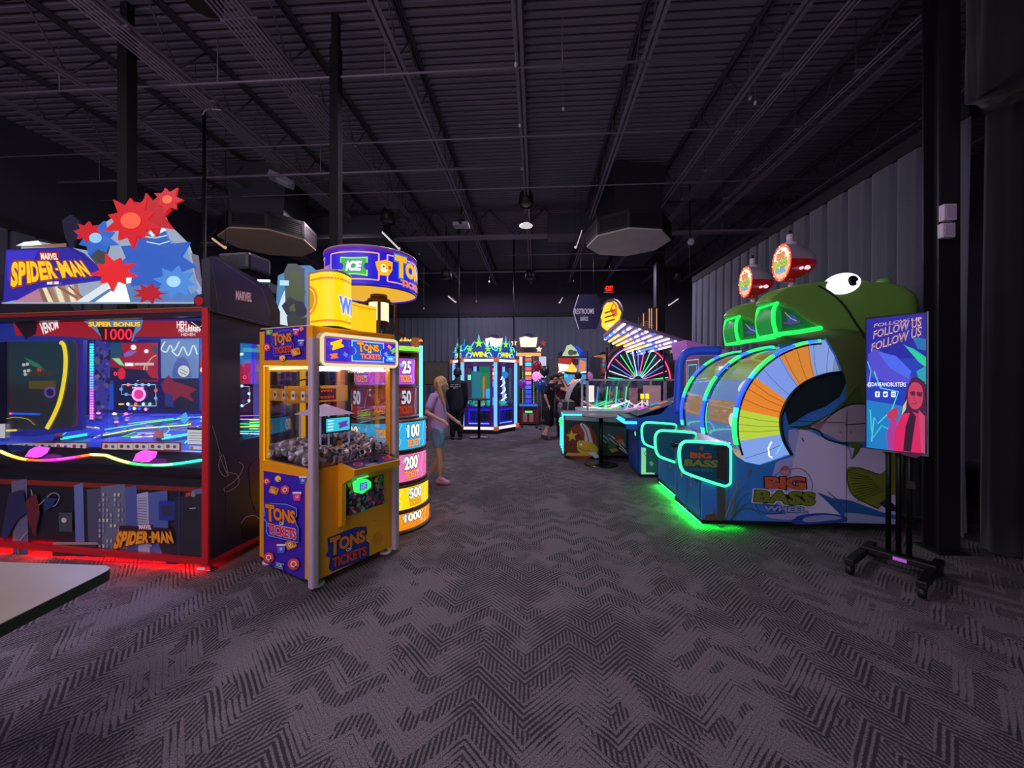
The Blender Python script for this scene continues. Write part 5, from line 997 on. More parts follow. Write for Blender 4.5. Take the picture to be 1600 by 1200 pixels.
    q = smoothpts([tuple(f(*p)) for p in ib], False, 4); mb.tube([(v[0], -.008, v[2]) for v in q], .016, M('#10161a', .4), 8)
    for i in range(9): t = math.radians(188-i*11); mb.ell((cx+(R-.028)*math.cos(t), -.012, cz+(R-.028)*math.sin(t)), (.007, .005, .007), CHROME, 8, 5)
    mb.build('wheel_frame', th)
    # fish head: swelling green hood over the wheel
    prof = smoothpts([tuple(f(*p)) for p in [(1199, 472), (1206, 462), (1222, 452), (1250, 445), (1278, 441), (1305, 438), (1340, 440), (1375, 441), (1405, 446), (1432, 462), (1436, 500), (1430, 520), (1380, 524), (1325, 517), (1295, 516), (1277, 511), (1262, 503), (1249, 494), (1238, 484), (1222, 475), (1208, 472)]], True, 4)
    pr = [(v[0], v[2]) for v in prof]; mx = sum(p[0] for p in pr)/len(pr); mz = sum(p[1] for p in pr)/len(pr)
    mb = MB(); ys = [(-.015, .80), (-.02, .93), (-.01, .985), (.06, 1.02), (.20, 1.06), (W_/2, 1.09), (W_-.20, 1.06), (W_-.06, 1.02), (W_-.03, .985), (W_-.015, .93), (W_-.02, .80)]; n = len(pr); vs = []
    for y, s in ys: vs += [(mx+(p[0]-mx)*(s if s < 1 else 1+(s-1)*.6), y, mz+(p[1]-mz)*s) for p in pr]
    fs = [(k*n+i, k*n+(i+1) % n, (k+1)*n+(i+1) % n, (k+1)*n+i) for k in range(len(ys)-1) for i in range(n)]+[tuple(range(n))[::-1], tuple(range((len(ys)-1)*n, len(ys)*n))]
    def yt(x, y): return -.02+(y+.02)*(.30+.70*max(0, min(1, (x-SX)/.75)))
    SX = f(1199, 472).x; vs = [(v[0], yt(v[0], v[1]), v[2]) for v in vs]
    mb.add(vs, fs, GRN, True)
    for (x, z, r) in ((1360, 440, .03), (1392, 438, .045), (1418, 448, .03)): p_ = f(x, z); mb.ell((p_.x, .08, p_.z), (r*1.6, .05, r), GRN, 12, 8)
    lp = smoothpts([tuple(f(*p)) for p in [(1276, 447), (1298, 460), (1318, 480), (1334, 505), (1350, 530), (1362, 560), (1372, 590), (1380, 640)]], False, 4); mb.tube([(v[0], -.022 if v[2] > 1.78 else -.006, v[2]) for v in lp], .010, INK, 6)
    mb.build('fish_head', th)
    e = f(1316, 444)
    for yy, s in ((-.01, -1), (W_-.03, 1)):
        mb = MB(); Rm = Matrix.Rotation(-.22, 3, 'Y'); mb.ell((e.x, yy+.02*-s, e.z), (.185, .07, .112), L('#eef0ff', 1.5) if s == -1 else M('#d8d8e0', .3), 28, 16, Rm); 
        mb.ell((e.x+.06, yy+.046*s, e.z+.02), (.05, .022, .052), M('#12141c', .2), 16, 10); mb.ell((e.x+.09, yy+.064*s, e.z+.0), (.014, .01, .018), L('#f4f4ff', 1.2), 8, 6); mb.build('eye', th)
    # mouth: green lit frame and screen
    mb = MB(); GL = L('#18ff58', 1.5)
    A_ = [tuple(f(*p)) for p in ((1212, 474), (1207, 484), (1206, 502), (1211, 523))]; B_ = [tuple(f(*p)) for p in ((1211, 523), (1245, 519), (1280, 513))]
    for yy in (-.03, W_+.03):
        mb.tube([(v[0], yt(v[0], yy), v[2]) for v in smoothpts(A_, False, 4)], .020, GL, 8); mb.tube([(v[0], yt(v[0], yy), v[2]) for v in B_], .022, GL, 8)
    for v in (A_[0], A_[-1]): mb.tube([(v[0], -.03, v[2]), (v[0], yt(v[0], W_+.03), v[2])], .016, GL, 8)
    mb.build('mouth_light', th)
    mb = MB(); q = [tuple(f(*p)) for p in ((1214, 478), (1212, 520), (1277, 511), (1262, 503), (1249, 494), (1238, 484))]; mb.prism_y([(v[0], v[2]) for v in q], -.012, .004, M('#1c7a34', .3, emit=.35)); a = Art(mb, PXM(F0, (0, -.012, 0), (0, -1, 0)), .001)
    a.poly([(1221, 480), (1234, 484), (1247, 496), (1256, 505), (1222, 514)], L('#2c6848', .5)); a.poly([(1228, 492), (1240, 492), (1250, 504), (1232, 508)], L('#3a58b8', .7)); a.line([(1226, 488), (1236, 498), (1246, 502)], 1.4, L('#90b840', .9)); a.line([(1224, 505), (1250, 502)], 2, L('#6a4878', .8))
    for k in range(5): a.line([(1214+k*1.3, 480+k*.5), (1216+k*1.3, 517-k)], .5, L('#10c040', .8))
    mb.build('mouth_screen', th)
    mb = MB(); v0, v1 = A_[0], A_[-1]; n = 8; vs = []
    for i in range(n+1):
        s = i/n; x = v0[0]+(v1[0]-v0[0])*s-.06*math.sin(math.pi*s); z = v0[2]+(v1[2]-v0[2])*s; vs += [(x, -.02, z), (x, yt(x, W_+.02), z)]
    mb.add(vs, [(2*i, 2*i+1, 2*i+3, 2*i+2) for i in range(n)], L('#0c9030', .8), True); mb.build('mouth_front_panel', th)
    # player station: wings, console, levers, front doors
    wing = [(1067, 691), (1078, 689.5), (1128, 693), (1137, 697), (1139.5, 702), (1139.5, 748), (1138, 755), (1132, 758), (1122, 756), (1075, 740), (1065, 733), (1061.5, 722), (1060.5, 706), (1062, 697)]
    wl = [tuple(f(*p)) for p in wing]; GT = L('#38ff90', 2.8)
    ws = (-.015, W_+.015)
    for k, yy in enumerate(ws):
        if not first and k == 0: continue
        mb = MB(); mb.prism_y([(v[0], v[2]) for v in wl], yy-.012, yy+.012, M('#1c5c78', .35))
        if k == 0:
            a = Art(mb, PXM(F0, (0, yy-.012, 0), (0, -1, 0)), .001); a.poly([(1119, 696), (1135, 700), (1136, 752), (1120, 748)], M('#3a3c34', .4)); a.text('BIG', [(1078, 706), (1112, 708), (1112, 717), (1078, 716)], M('#c07048', .4), .06, M('#1c2c38'), .04); a.text('BASS', [(1070, 717), (1123, 719), (1121, 731), (1068, 728)], M('#7c9c4c', .4), .06, M('#183028'), .04); a.text('WHEEL', [(1077, 731), (1116, 733), (1116, 737), (1077, 735)], M('#3c8ca0', .4), .03); a.circ(1096, 700, 3.5, M('#8a6a50', .4))
            for q_ in ((1116, 702), (1132, 700), (1133, 733)): a.circ(q_[0], q_[1], 1.2, CHROME)
        mb.build('wing', th)
        mb = MB(); mb.tube([(v[0], yy, v[2]) for v in smoothpts(wl, True, 3)], .017, GT, 8, True); mb.build('wing_light', th)
        if k == 1 or (0):
            lv = f(1098, 715); mb = MB(); mb.ell((lv.x-.02, yy-.04, lv.z), (.035, .03, .035), M('#16181a', .3), 14, 8); mb.cyl((lv.x-.02, yy-.06, lv.z), (lv.x+.05, yy-.16, lv.z+.02), .010, CHROME, seg=10); mb.cyl((lv.x+.05, yy-.16, lv.z+.02), (lv.x-.08, yy-.18, lv.z+.05), .009, CHROME, seg=10); mb.ell((lv.x-.09, yy-.18, lv.z+.05), (.03, .022, .022), M('#16181a', .3), 12, 8); mb.build('lever', th)
    z1, z2, xw = f(1100, 738).z, f(1140, 697).z, f(1143, 690).x
    mb = MB(); mb.prism_x([(.02, z1), (W_-.02, z1), (W_-.02, z1+.01), (.02, z1+.01)], 0, xw+.05, M('#26343c', .3)); mb.add([(-.06, .0, z1+.10), (-.06, W_, z1+.10), (xw, W_, z2+.03), (xw, 0, z2+.03)], [(0, 1, 2, 3)], M('#3f5a62', .25, coat=.5)); mb.add([(-.06, 0, z1+.10), (-.06, W_, z1+.10), (0, W_, z1-.04), (0, 0, z1-.04)], [(0, 1, 2, 3)], M('#1a5a86', .4))
    for i in range(4): mb.box((.06+.03*i, .15+.15*i, z1+.125+.012*i), (.1, .08, .004), M(['#c89878', '#6aa870', '#a0b0c8', '#d0a8a0'][i], .4), ry=-.35)
    mb.build('console', th)
    mb = MB(); a = Art(mb, UVM((0, W_, 0), (0, -1, 0), (0, 0, 1)), .0012); a.rect(.04, .10, .36, z1-.06, M('#2470b0', .4)); a.rect(.40, .10, .74, z1-.06, M('#206aa8', .4)); a.rect(.60, .45, .68, .60, M('#101820', .4))
    a.circ(.22, .42, .035, M('#8aa040', .4)); a.circ(.22, .42, .02, M('#c0d060', .4)); a.circ(.5, .50, .035, M('#c8a070', .4), .06); a.circ(.5, .50, .018, M('#402820', .4), .03); a.circ(.5, .38, .02, M('#c07050', .4)); a.rect(.08, .15, .09, .3, M('#144a80')); a.rect(.72, .2, .735, .5, M('#144a80')); a.rect(0, z1-.1, W_, z1-.08, M('#6a7a40', .4))
    a.rect(.0, .075, W_, .1, M('#7a6040', .5)); mb.build('front_doors', th)
    mb = MB(); mb.bx(-.0, .03, .03, W_-.03, .045, .058, L('#10ff40', 150)); mb.bx(.03, .4, .03, .05, .05, .06, L('#10ff40', 60)); mb.build('under_glow_strip', th)
    # bobber sign
    pz = f(1250, 441).z; px_, y_ = f(1262, 441).x+.05, .34; bz = pz+.30
    mb = MB(); mb.cyl((px_, y_, pz-.04), (px_, y_, bz-.2), .024, M('#c8c4d0', .3)); mb.build('bobber_pole', th)
    mb = MB(); RG = M('#9a8fa0', .35); RR = M('#d0101c', .25, coat=.6); cx2 = px_-.10
    vs = []; fs = []; seg = 28; rings = 12
    for i in range(rings+1):
        t = i/rings; r = .205*math.sqrt(max(0, 1-(t**2.0)))+.001; x = cx2+.36*t
        for k in range(seg): an = 2*math.pi*k/seg; vs.append((x, y_+r*.82*math.cos(an), bz+r*math.sin(an)*(1 if math.sin(an) > 0 else .95)))
    for i in range(rings):
        for k in range(seg): fs.append((i*seg+k, i*seg+(k+1) % seg, (i+1)*seg+(k+1) % seg, (i+1)*seg+k))
    up = [q for q in fs if sum(vs[j][2] for j in q)/4 >= bz-.005]; lo = [q for q in fs if q not in up]
    mb.add(vs, up, RG, True); mb.add(vs, lo, RR, True)
    for q_ in ((.12, -.13), (.19, -.11)): mb.ell((cx2+q_[0], y_-.125, bz-.09), (.035, .018, .024), L('#ffe0f0', .9), 12, 6)
    mb.cyl((cx2+.09, y_, bz-.22), (cx2+.09, y_, bz-.16), .05, RR); mb.cyl((cx2+.09, y_, bz+.17), (cx2+.09, y_, bz+.215), .07, M('#b8b0c0', .4)); mb.cyl((cx2+.09, y_, bz+.215), (cx2+.09, y_, bz+.31), .032, M('#c8c0d0', .4)); mb.cyl((cx2+.09, y_, bz+.31), (cx2+.09, y_, bz+.35), .018, BLACK)
    mb.build('bobber', th)
    mb = MB(); a = Art(mb, UVM((cx2, y_, bz), (0, -1, 0), (0, 0, 1)), .0015); a.k = 1
    a.circ(0, 0, .17, L('#ff4028', 1.1), .205, 32); a.circ(0, .0, .145, L('#ffb890', 1.1), .178, 32); a.circ(0, .055, .13, L('#ffe8c8', 1.2), .11, 24)
    for i in range(18): t = i/18*2*math.pi; a.circ(.157*math.cos(t), .19*math.sin(t), .009, L('#ffe890', 1.8) if i % 2 else L('#ff7838', 1.2), seg=8)
    a.text('BIG', (-.07, .035, .07, .11), L('#f08020', 1), .07, L('#702010', .4), .04); a.text('BASS', (-.12, -.055, .115, .035), L('#a8c820', 1), .07, L('#204010', .4), .04); a.text('WHEEL', (-.095, -.115, .09, -.06), L('#50b8e0', 1), .05, L('#103c60', .4), .03); a.circ(0, .13, .014, L('#202020', .3)); mb.build('bobber_face', th)
    return th
q0 = G(1097, 817, .06); FISH0 = (q0.x, q0.y, 0)
fish_machine(FISH0, 'nearer green fish game machine with striped wheel side, bobber sign and green lit wings', True)
fish_machine((q0.x+.07, q0.y+.87, 0), 'farther green fish game machine, half hidden behind the nearer one', False)
# ================================================================ display on a rolling stand
SW, SHh = None, None
TLp, TRp, BRp, BLp = W(1352, 497, 3.22), W(1450, 486, 2.92), W(1449, 714, 2.92), W(1352, 700, 3.22)
u = (TRp-TLp); u.z = 0; wS = u.length; rzS = math.atan2(u.y, u.x); zc = (TLp.z+BLp.z)/2
base = (TLp+TRp)/2; ds = thing('display_stand', 'tall portrait screen on a black rolling stand showing FOLLOW US', 'display', (base.x, base.y, 0), rzS); F = frame_of(ds)
z1, z0 = (TLp.z+TRp.z)/2, (BLp.z+BRp.z)/2; h = wS/2
mb = MB(); mb.bx(-h, h, .0, .045, z0, z1, M('#1a1420', .35), .004); mb.bx(-h-.002, h+.002, -.002, .01, z0-.004, z0+.006, M('#8a8490', .3, .6)); mb.bx(h-.006, h+.003, -.002, .02, z0, z1, M('#8a8490', .3, .6)); mb.build('screen_case', ds)
mb = MB(); f = PXM(F, (0, -.003, 0), (0, -1, 0)); a = Art(mb, f, .0008); e = .95
def q(pts, c, k=e): a.poly(pts, L(c, k))
q([(1354, 499), (1447, 489), (1446, 710), (1354, 699)], '#1018a0'); q([(1354, 560), (1446, 560), (1446, 710), (1354, 699)], '#1038b8'); q([(1354, 625), (1446, 640), (1446, 710), (1354, 699)], '#0c7cc8')
q([(1356, 555), (1366, 545), (1395, 556), (1414, 575), (1430, 600), (1400, 600), (1362, 590)], '#5048d0'); q([(1372, 550), (1400, 556), (1424, 580), (1420, 592), (1390, 575)], '#4868f0'); q([(1354, 580), (1364, 588), (1362, 602), (1354, 606)], '#3038c0')
q([(1414, 540), (1428, 545), (1447, 558), (1447, 570), (1430, 556)], '#10c0a8'); q([(1425, 525), (1447, 530), (1447, 548), (1434, 545)], '#0c70b0'); q([(1412, 538), (1440, 556), (1447, 568), (1447, 574), (1436, 566)], '#18d0a0'); q([(1432, 580), (1447, 572), (1447, 600), (1438, 600)], '#18a0b8')
a.line([(1356, 565), (1361, 580), (1358, 600), (1354, 602)], 1.6, L('#58b8e0', 1)); a.line([(1366, 580), (1376, 606), (1404, 612), (1394, 640), (1372, 662), (1366, 652), (1362, 690)], 2.2, L('#50c8d8', 1)); a.line([(1360, 640), (1362, 672), (1364, 684), (1378, 665), (1392, 672)], 2.2, L('#30c8c8', 1))
OUT = L('#f0b890', 1.1); 
for i, (x0, y0, x1, y1, s) in enumerate(((1366, 510, 1440, 496, 7), (1365, 528, 1441, 507, 13), (1362, 548, 1441, 522, 13.5))):
    qq = [(x0, y0-s+2), (x1, y1-s), (x1-1, y1+3), (x0-1, y0+2)]
    if i == 0: qq = [(x0, y0-4), (x1, y1-1.5), (x1-1, y1+4), (x0-1, y0+2)]
    a.text('FOLLOW US', qq, OUT, .02, None); a.text('FOLLOW US', qq, L('#1018a0', e), -.018)
a.text('@DAVEANDBUSTERS', [(1356, 597), (1416, 597), (1416, 606), (1356, 605)], L('#f0f0ff', 1.1), .01)
for i, (x, t) in enumerate(((1371.5, 'f'), (1384, 'y'), (1396.5, 'o'))):
    a.poly(rrpts(x-3.6, 611.5, x+3.6, 620.5, 1.4), L('#e8f0f0', 1.1))
    if i == 0: a.text('f', (x-1.4, 619.5, x+1.8, 613), L('#1850c0', .8), .04)
    elif i == 1: a.poly([(x-2.4, 617.5), (x-2.6, 614), (x, 615.6), (x+.6, 613.8), (x+2.2, 614), (x+1.8, 617), (x, 618.8)], L('#1850c0', .8))
    else: a.circ(x, 616, 2.4, L('#1850c0', .8)); a.circ(x, 616, 1.5, L('#e8f0f0', 1.1))
# the pictured woman: hair, face, sunglasses, jacket
q(smoothpts([(1424, 592), (1434, 590), (1443, 596), (1446, 606), (1446, 708), (1400, 703), (1406, 665), (1412, 640), (1416, 615)], True, 3), '#48103c', .8); q(smoothpts([(1421, 606), (1428, 597), (1440, 602), (1443, 618), (1440, 634), (1430, 640), (1421, 632), (1419, 618)], True, 3), '#c8385c', .95)
q([(1422, 612), (1430, 611), (1431, 617), (1425, 619)], '#601838', .7); q([(1433, 612), (1442, 613), (1441, 620), (1434, 619)], '#601838', .7); a.line([(1424, 630), (1430, 631), (1434, 629)], 1.2, L('#901830', .7)); a.line([(1430, 616), (1428, 625), (1432, 626)], .8, L('#902040', .7))
q([(1404, 636), (1396, 638), (1386, 646), (1388, 654), (1398, 656), (1404, 650)], '#c83060', .9); q([(1392, 655), (1402, 655), (1404, 700), (1388, 702), (1386, 680)], '#b03898', .9); q([(1410, 646), (1430, 644), (1446, 650), (1446, 708), (1396, 704), (1400, 670)], '#d81860', 1.0); q([(1424, 642), (1432, 650), (1424, 706), (1412, 704), (1416, 665)], '#300a28', .7); q([(1436, 640), (1446, 650), (1446, 708), (1440, 707)], '#c84870', .9); q([(1418, 624), (1412, 634), (1410, 648), (1416, 640)], '#e0c8a0', .9)
mb.build('screen_image', ds)
mb = MB(); SM = M('#0e0d11', .4, .3)
for x in (-.11, .0, .11): mb.cyl((x*.55, .10, .12), (x*.55, .10, z0+.4), .018, SM, seg=12)
mb.bx(-.12, .12, .05, .12, z0+.3, z0+.7, BLACK); mb.box((.08, .07, .72), (.05, .03, .06), BLACK); mb.build('upright', ds)
mb = MB()
mb.box((0, .08, .115), (.44, .10, .05), BLACK, bev=.008)
for s in (-1, 1): mb.box((s*.20, -.02, .10), (.06, .62, .05), BLACK, bev=.008)
a = Art(mb, UVM((0, .029, 0), (1, 0, 0), (0, 0, 1)), .001); a.rect(-.02, .10, .06, .128, L('#c060e0', .7)); mb.build('base_frame', ds)
for sx in (-.20, .20):
    for sy in (-.30, .26):
        mb = MB(); mb.cyl((sx-.02, sy, .04), (sx+.02, sy, .04), .04, M('#101012', .5), seg=18); mb.cyl((sx, sy, .05), (sx, sy, .09), .014, SM, seg=8); mb.build('caster', ds)
# gathered fabric bundle hanging at the top right and blue edge of a screen
p = W(1580, 60, 3.0)
mb = MB(); n = 30; vs = []; zt, zb = 5.25, W(1560, 142, 3.0).z
for j in range(6):
    z = zt+(zb-zt)*j/5
    for i in range(n):
        t = 2*math.pi*i/n; r = .20+.018*math.cos(7*t+.6*j)+.01*math.cos(3*t); vs.append((p.x+r*1.1*math.cos(t), p.y+r*math.sin(t), z+.03*math.cos(t*3)*(j == 5)))
fs = [(j*n+i, j*n+(i+1) % n, (j+1)*n+(i+1) % n, (j+1)*n+i) for j in range(5) for i in range(n)]
mb.add([Vector(v)-Vector((p.x, p.y, 0)) for v in vs], fs+[tuple(range(5*n, 6*n)), tuple(range(n))[::-1]], CN, True); mb.build('fabric_bundle', label='dark grey gathered fabric bundle hanging from the ceiling by the near curtain', cat='fabric', loc=(p.x, p.y, 0))
# ================================================================ foreground table
TZ = .76; c1 = G(184, 884, TZ); k0 = G(0, 878, TZ); k2 = G(0, 975, TZ)
d1 = (k0-c1); d1.z = 0; d1.normalize(); d2 = Vector((-d1.y, d1.x, 0)); d2 = d2 if d2.y < 0 else -d2
v2 = (k2-c1); v2.z = 0; ang = v2.normalized()
th = thing('dining_table', 'beige topped table with dark edge cutting into the bottom left corner', 'table', (c1.x, c1.y, 0), 0)
def rc(a_, b_): return Vector((0, 0, 0))+d1*a_+ang*b_
Lx, Ly, r_ = 1.1, .95, .07
cs = [rc(0, 0), rc(Lx, 0), rc(Lx, Ly), rc(0, Ly)]; pts = []
for i in range(4):
    A_, P_, B_ = cs[i-1], cs[i], cs[(i+1) % 4]; a_ = P_+(A_-P_).normalized()*r_; b_ = P_+(B_-P_).normalized()*r_
    for j in range(7): t = j/6; q_ = a_*(1-t)**2+P_*2*t*(1-t)+b_*t*t; pts.append((q_.x, q_.y))
mb = MB(); mb.prism_z(pts, TZ-.045, TZ-.003, M('#241c22', .5)); mb.build('table_edge', th)
TOPM = noisy('#8c8278', '#9a9086', 6, .35, 'laminate')
mb = MB(); mb.prism_z([(p_[0]*.999, p_[1]*.999) for p_ in pts], TZ-.003, TZ, TOPM); mb.build('tabletop', th)
ct = (cs[0]+cs[2])/2; mb = MB(); mb.cyl((ct.x, ct.y, .02), (ct.x, ct.y, TZ-.045), .04, BLACK); mb.cyl((ct.x, ct.y, 0), (ct.x, ct.y, .02), .28, BLACK, seg=32); mb.build('pedestal', th)
# ================================================================ cocktail tables
def cocktail(px, py, ztop, rt, rb, label, topm):
    g = G(px, py); th = thing('cocktail_table', label, 'table', (g.x, g.y, 0))
    mb = MB(); mb.lathe([(0, ztop-.03), (rt-.01, ztop-.03), (rt, ztop-.02), (rt, ztop-.005), (rt-.01, ztop), (0, ztop)], topm, 40); mb.build('tabletop', th)
    mb = MB(); mb.cyl((0, 0, .02), (0, 0, ztop-.03), .038, BLACK); mb.build('post', th)
    mb = MB(); mb.lathe([(0, .0), (rb, 0), (rb, .01), (rb*.8, .02), (.05, .035), (0, .035)], M('#0c0c10', .25), 40); mb.build('base', th)
cocktail(939, 726, .90, .34, .30, 'black pedestal table standing before the helmet duck glass game', M('#8a7a84', .35))
cocktail(748.5, 684, 1.02, .32, .28, 'small dark pedestal table in front of the blue prize cabinet', M('#2a2640', .35))
# ================================================================ helmet game: long low cabinet with glass case
A = G(881, 713, .05); A.z = 0; B2 = G(1010, 716, .05)
th = thing('glass_case_game', 'long white topped game cabinet with red star helmet art and clear glass case', 'arcade game', (A.x, A.y, 0), 0.0); F = frame_of(th)
ln, dp, ht = 2.3, .98, .93
mb = MB(); mb.bx(0, ln, 0, dp, .07, .86, M('#16181c', .4)); mb.bx(-.01, ln, -.01, dp, .86, .93, M('#b8c4d0', .4)); mb.bx(.02, ln-.05, -.004, 0, .66, .88, M('#8fb0b8', .4)); mb.build('body', th)
for x in (.12, .62, 1.6):
    mb = MB(); mb.cyl((x-.015, .08, .03), (x+.015, .08, .03), .03, M('#b0a8b0', .3, .5), seg=14); mb.cyl((x, .08, .04), (x, .08, .08), .012, CHROME); mb.build('caster', th)
mb = MB(); a = Art(mb, PXM(F, (0, -.004, 0), (0, -1, 0)), .0012)
a.poly([(882, 656), (1000, 662), (1000, 712), (882, 712)], M('#1c2c2c', .4)); a.poly([(936, 664), (978, 668), (978, 700), (940, 690)], M('#3c6c64', .4))
for k in range(12): x = 936+random.random()*38; y = 668+(x-936)*.6+random.random()*14; a.line([(x, y), (x+8+random.random()*8, y+7+random.random()*6)], 1.6, M('#d8dce4', .4), w2=.4)
a.circ(905, 692, 22, M('#14181c', .4), 31.5, 28); a.circ(908, 691, 25.0, M('#8c2c20', .4), 29, 28); a.circ(898, 696, 15, M('#6c2018', .4), 20, 20)
a.poly(smoothpts([(906, 663), (912, 662), (920, 670), (924, 684), (926, 694), (914, 690), (913, 676)], True, 3), M('#c8c4c8', .4)); a.line(smoothpts([(909, 663), (916, 674), (920, 692)], False), 1.4, M('#7c2820')); a.star(893.5, 681, 9.5, M('#d8b828', .4), -96); a.poly([(886, 707), (932, 709), (936, 712), (884, 712)], M('#b89838', .4))
a.poly(smoothpts([(902, 690), (911, 688), (926, 692), (934, 700), (932, 708), (914, 710), (903, 704)], True, 3), M('#c8a828', .4)); a.poly([(918, 707), (930, 706), (938, 714), (930, 716)], M('#b8c4d8', .4)); a.line([(904, 699), (912, 704), (922, 704)], 1, M('#3c2010')); a.poly([(904, 694), (909, 693), (910, 697)], M('#f0f0e8'))
a.circ(966, 684, 5.5, M('#a83c28', .4), 7); a.poly([(962, 688), (972, 686), (976, 690), (966, 693)], M('#b88c28')); a.circ(956, 698, 6, M('#3c6c38', .4), 7); a.poly([(952, 702), (962, 700), (966, 704), (956, 707)], M('#a8a028'))
mb.build('side_art', th)
mb = MB(); CY = L('#40e8ff', 1.8)
for y in (.03, .30, .60, .90): mb.bx(-.018, -.004, y, y+.04, .10, .84, CY)
mb.bx(-.02, .35, -.022, -.008, .84, .865, CY); mb.bx(-.022, -.008, -.01, dp, .84, .865, CY); mb.build('edge_light', th)
mb = MB()
for k in range(5): mb.ell((-.04, .12+.1*k, .72-.05*(k % 3)), (.03, .03, .035), L('#48f080', 1.2), 8, 6)
mb.build('green_knobs', th)
mb = MB(); GM = M('#c8c4d0', .3, .4)      # clear case with pale edge frame
x0, x1, zt = .42, 2.25, 1.54
for y in (.03, dp-.05): 
    mb.bx(x0, x1, y, y+.025, zt-.03, zt, GM); mb.bx(x0+.02, x0+.06, y, y+.025, .93, zt, GM); mb.bx(x1-.04, x1, y, y+.025, .93, zt, GM)
    mb.bx(x1-.35, x1-.31, y, y+.025, .93, zt, GM)
mb.bx(x0, x0+.03, .03, dp-.03, zt-.03, zt, GM); mb.bx(x1-.03, x1, .03, dp-.03, zt-.03, zt, GM); mb.build('case_frame', th)
mb = MB(); mb.bx(x0, x1, .035, .041, .93, zt, GLASS); mb.bx(x0, x1, dp-.04, dp-.034, .93, zt, GLASS)
vs = []
for i in range(9): t = math.radians(90*i/8); vs += [(x0-.34*math.sin(t)*(1)+.0, .03, .93+(zt-.93)*math.cos(t)), (x0-.34*math.sin(t), dp-.03, .93+(zt-.93)*math.cos(t))]
mb.add(vs, [(2*i, 2*i+2, 2*i+3, 2*i+1) for i in range(8)], ACRYL, True); mb.build('case_glass', th)
mb = MB()
for k in range(7):
    y = .06+k*(dp-.12)/6; mb.tube([(x0-.34*math.sin(t), y, .93+(zt-.93)*math.cos(t)) for t in [math.radians(9*i) for i in range(11)]], .010, GM, 6)
for k in range(5):
    y = .08+k*.18; mb.tube([(-.05, y, .80), (-.06, y, .98), (0, y, 1.06), (.10, y, 1.08), (.18, y, 1.02)], .018, M('#9c8c98', .25, .7), 8)
mb.build('lane_rails', th)
mb = MB(); mb.bx(-.02, .22, .06, dp-.1, .93, 1.10, M('#3a3440', .3, .4)); mb.build('control_block', th)
mb = MB(); random.seed(5)
for k in range(26):
    x, y = .5+random.random()*1.6, .1+random.random()*.8; mb.tube([(x, y, .95), (x+random.uniform(-.4, .4), y+random.uniform(-.2, .2), .96+random.random()*.15)], .010, L(random.choice(['#40ff90', '#ff80d0', '#c0ffd0', '#60a0ff', '#ffffff', '#ff5060']), 1.5), 5)
for x, y in ((1.62, .5), (1.72, .5)): mb.cyl((x, y, .95), (x, y, 1.12), .018, L('#e0e8d8', 1)); mb.cyl((x, y, 1.14), (x, y, 1.24), .035, L('#ffd820', 1.6))
for x in (.75, .95, 1.15, 1.35): mb.cyl((x, .85, .93), (x+.04, .85, 1.38), .014, L(random.choice(['#5070ff', '#ff5070', '#40e0a0', '#b0c0ff']), 1.2))
mb.bx(.55, .70, .82, .87, 1.05, 1.40, L('#f0e8e0', 1.2)); mb.bx(1.45, 1.62, .85, .9, 1.0, 1.35, L('#805868', .8)); mb.bx(1.75, 2.1, .85, .9, 1.0, 1.4, L('#a07888', .8)); mb.build('lit_targets', th)
# ================================================================ blue arch alley game
A = G(1001, 741, .05); A.z = 0
th = thing('alley_roller_game', 'blue alley game with thick blue arch, cyan lit shelf and pale green side', 'arcade game', (A.x-.04, A.y, 0), -.05); F = frame_of(th)
BB = M('#1c48b0', .35); B3 = M('#123a8c', .4)
mb = MB(); mb.prism_y([(0, .05), (0, .74), (-.18, .76), (-.2, .90), (.0, .93), (.35, 1.0), (.62, 1.28), (1.3, 1.45), (1.3, .05)], 0, .02, M('#2448b8', .35)); mb.bx(.12, 1.28, -.002, 0, .08, .80, M('#2e6a70', .4)); mb.prism_y([(0, .05), (0, .74), (-.2, .90), (.0, .95), (.9, 1.12), (1.3, 1.45), (1.3, .05)], .78, .80, B3)
mb.bx(0, .03, .0, .80, .05, .80, M('#1a4a98', .4)); mb.bx(1.27, 1.3, 0, .8, .05, 1.4, B3); mb.build('body', th)
mb = MB(); a = Art(mb, PXM(F, (0, 0, 0), (0, -1, 0)), .001); a.poly([(1002, 699), (1024, 702), (1023, 741), (1002, 741)], L('#90f0b0', .75)); a.line([(1006, 708), (1012, 703), (1018, 710), (1012, 716)], 1, M('#1c6a40'), True); a.poly([(1012, 722), (1018, 718), (1024, 724), (1018, 732)], M('#402028')); a.poly([(1014, 723), (1018, 720), (1022, 725), (1018, 729)], M('#80c8a0')); mb.build('pale_side_panel', th)
mb = MB(); a = Art(mb, UVM((-.001, .8, 0), (0, -1, 0), (0, 0, 1)), .001); a.rect(.0, .08, .8, .78, M('#183c8c', .4)); a.rect(.06, .12, .38, .60, M('#1c4ca8', .4)); a.rect(.44, .12, .74, .60, M('#1c4ca8', .4)); a.rect(.0, .66, .8, .76, M('#6c3440', .4)); a.rect(.38, .3, .44, .62, M('#8c3838', .4)); a.text('ROLL', (.12, .30, .3, .38), M('#80a8e8', .4), .03) if 0 else None; a.circ(.60, .66, .05, L('#40ffa0', 1.3), .04); mb.build('front_panel', th)
mb = MB(); CYL = L('#38d0ff', 1.8); mb.bx(-.215, -.19, .02, .78, .84, .90, CYL); mb.bx(-.20, -.02, -.015, .005, .84, .88, CYL); mb.build('shelf_light', th)
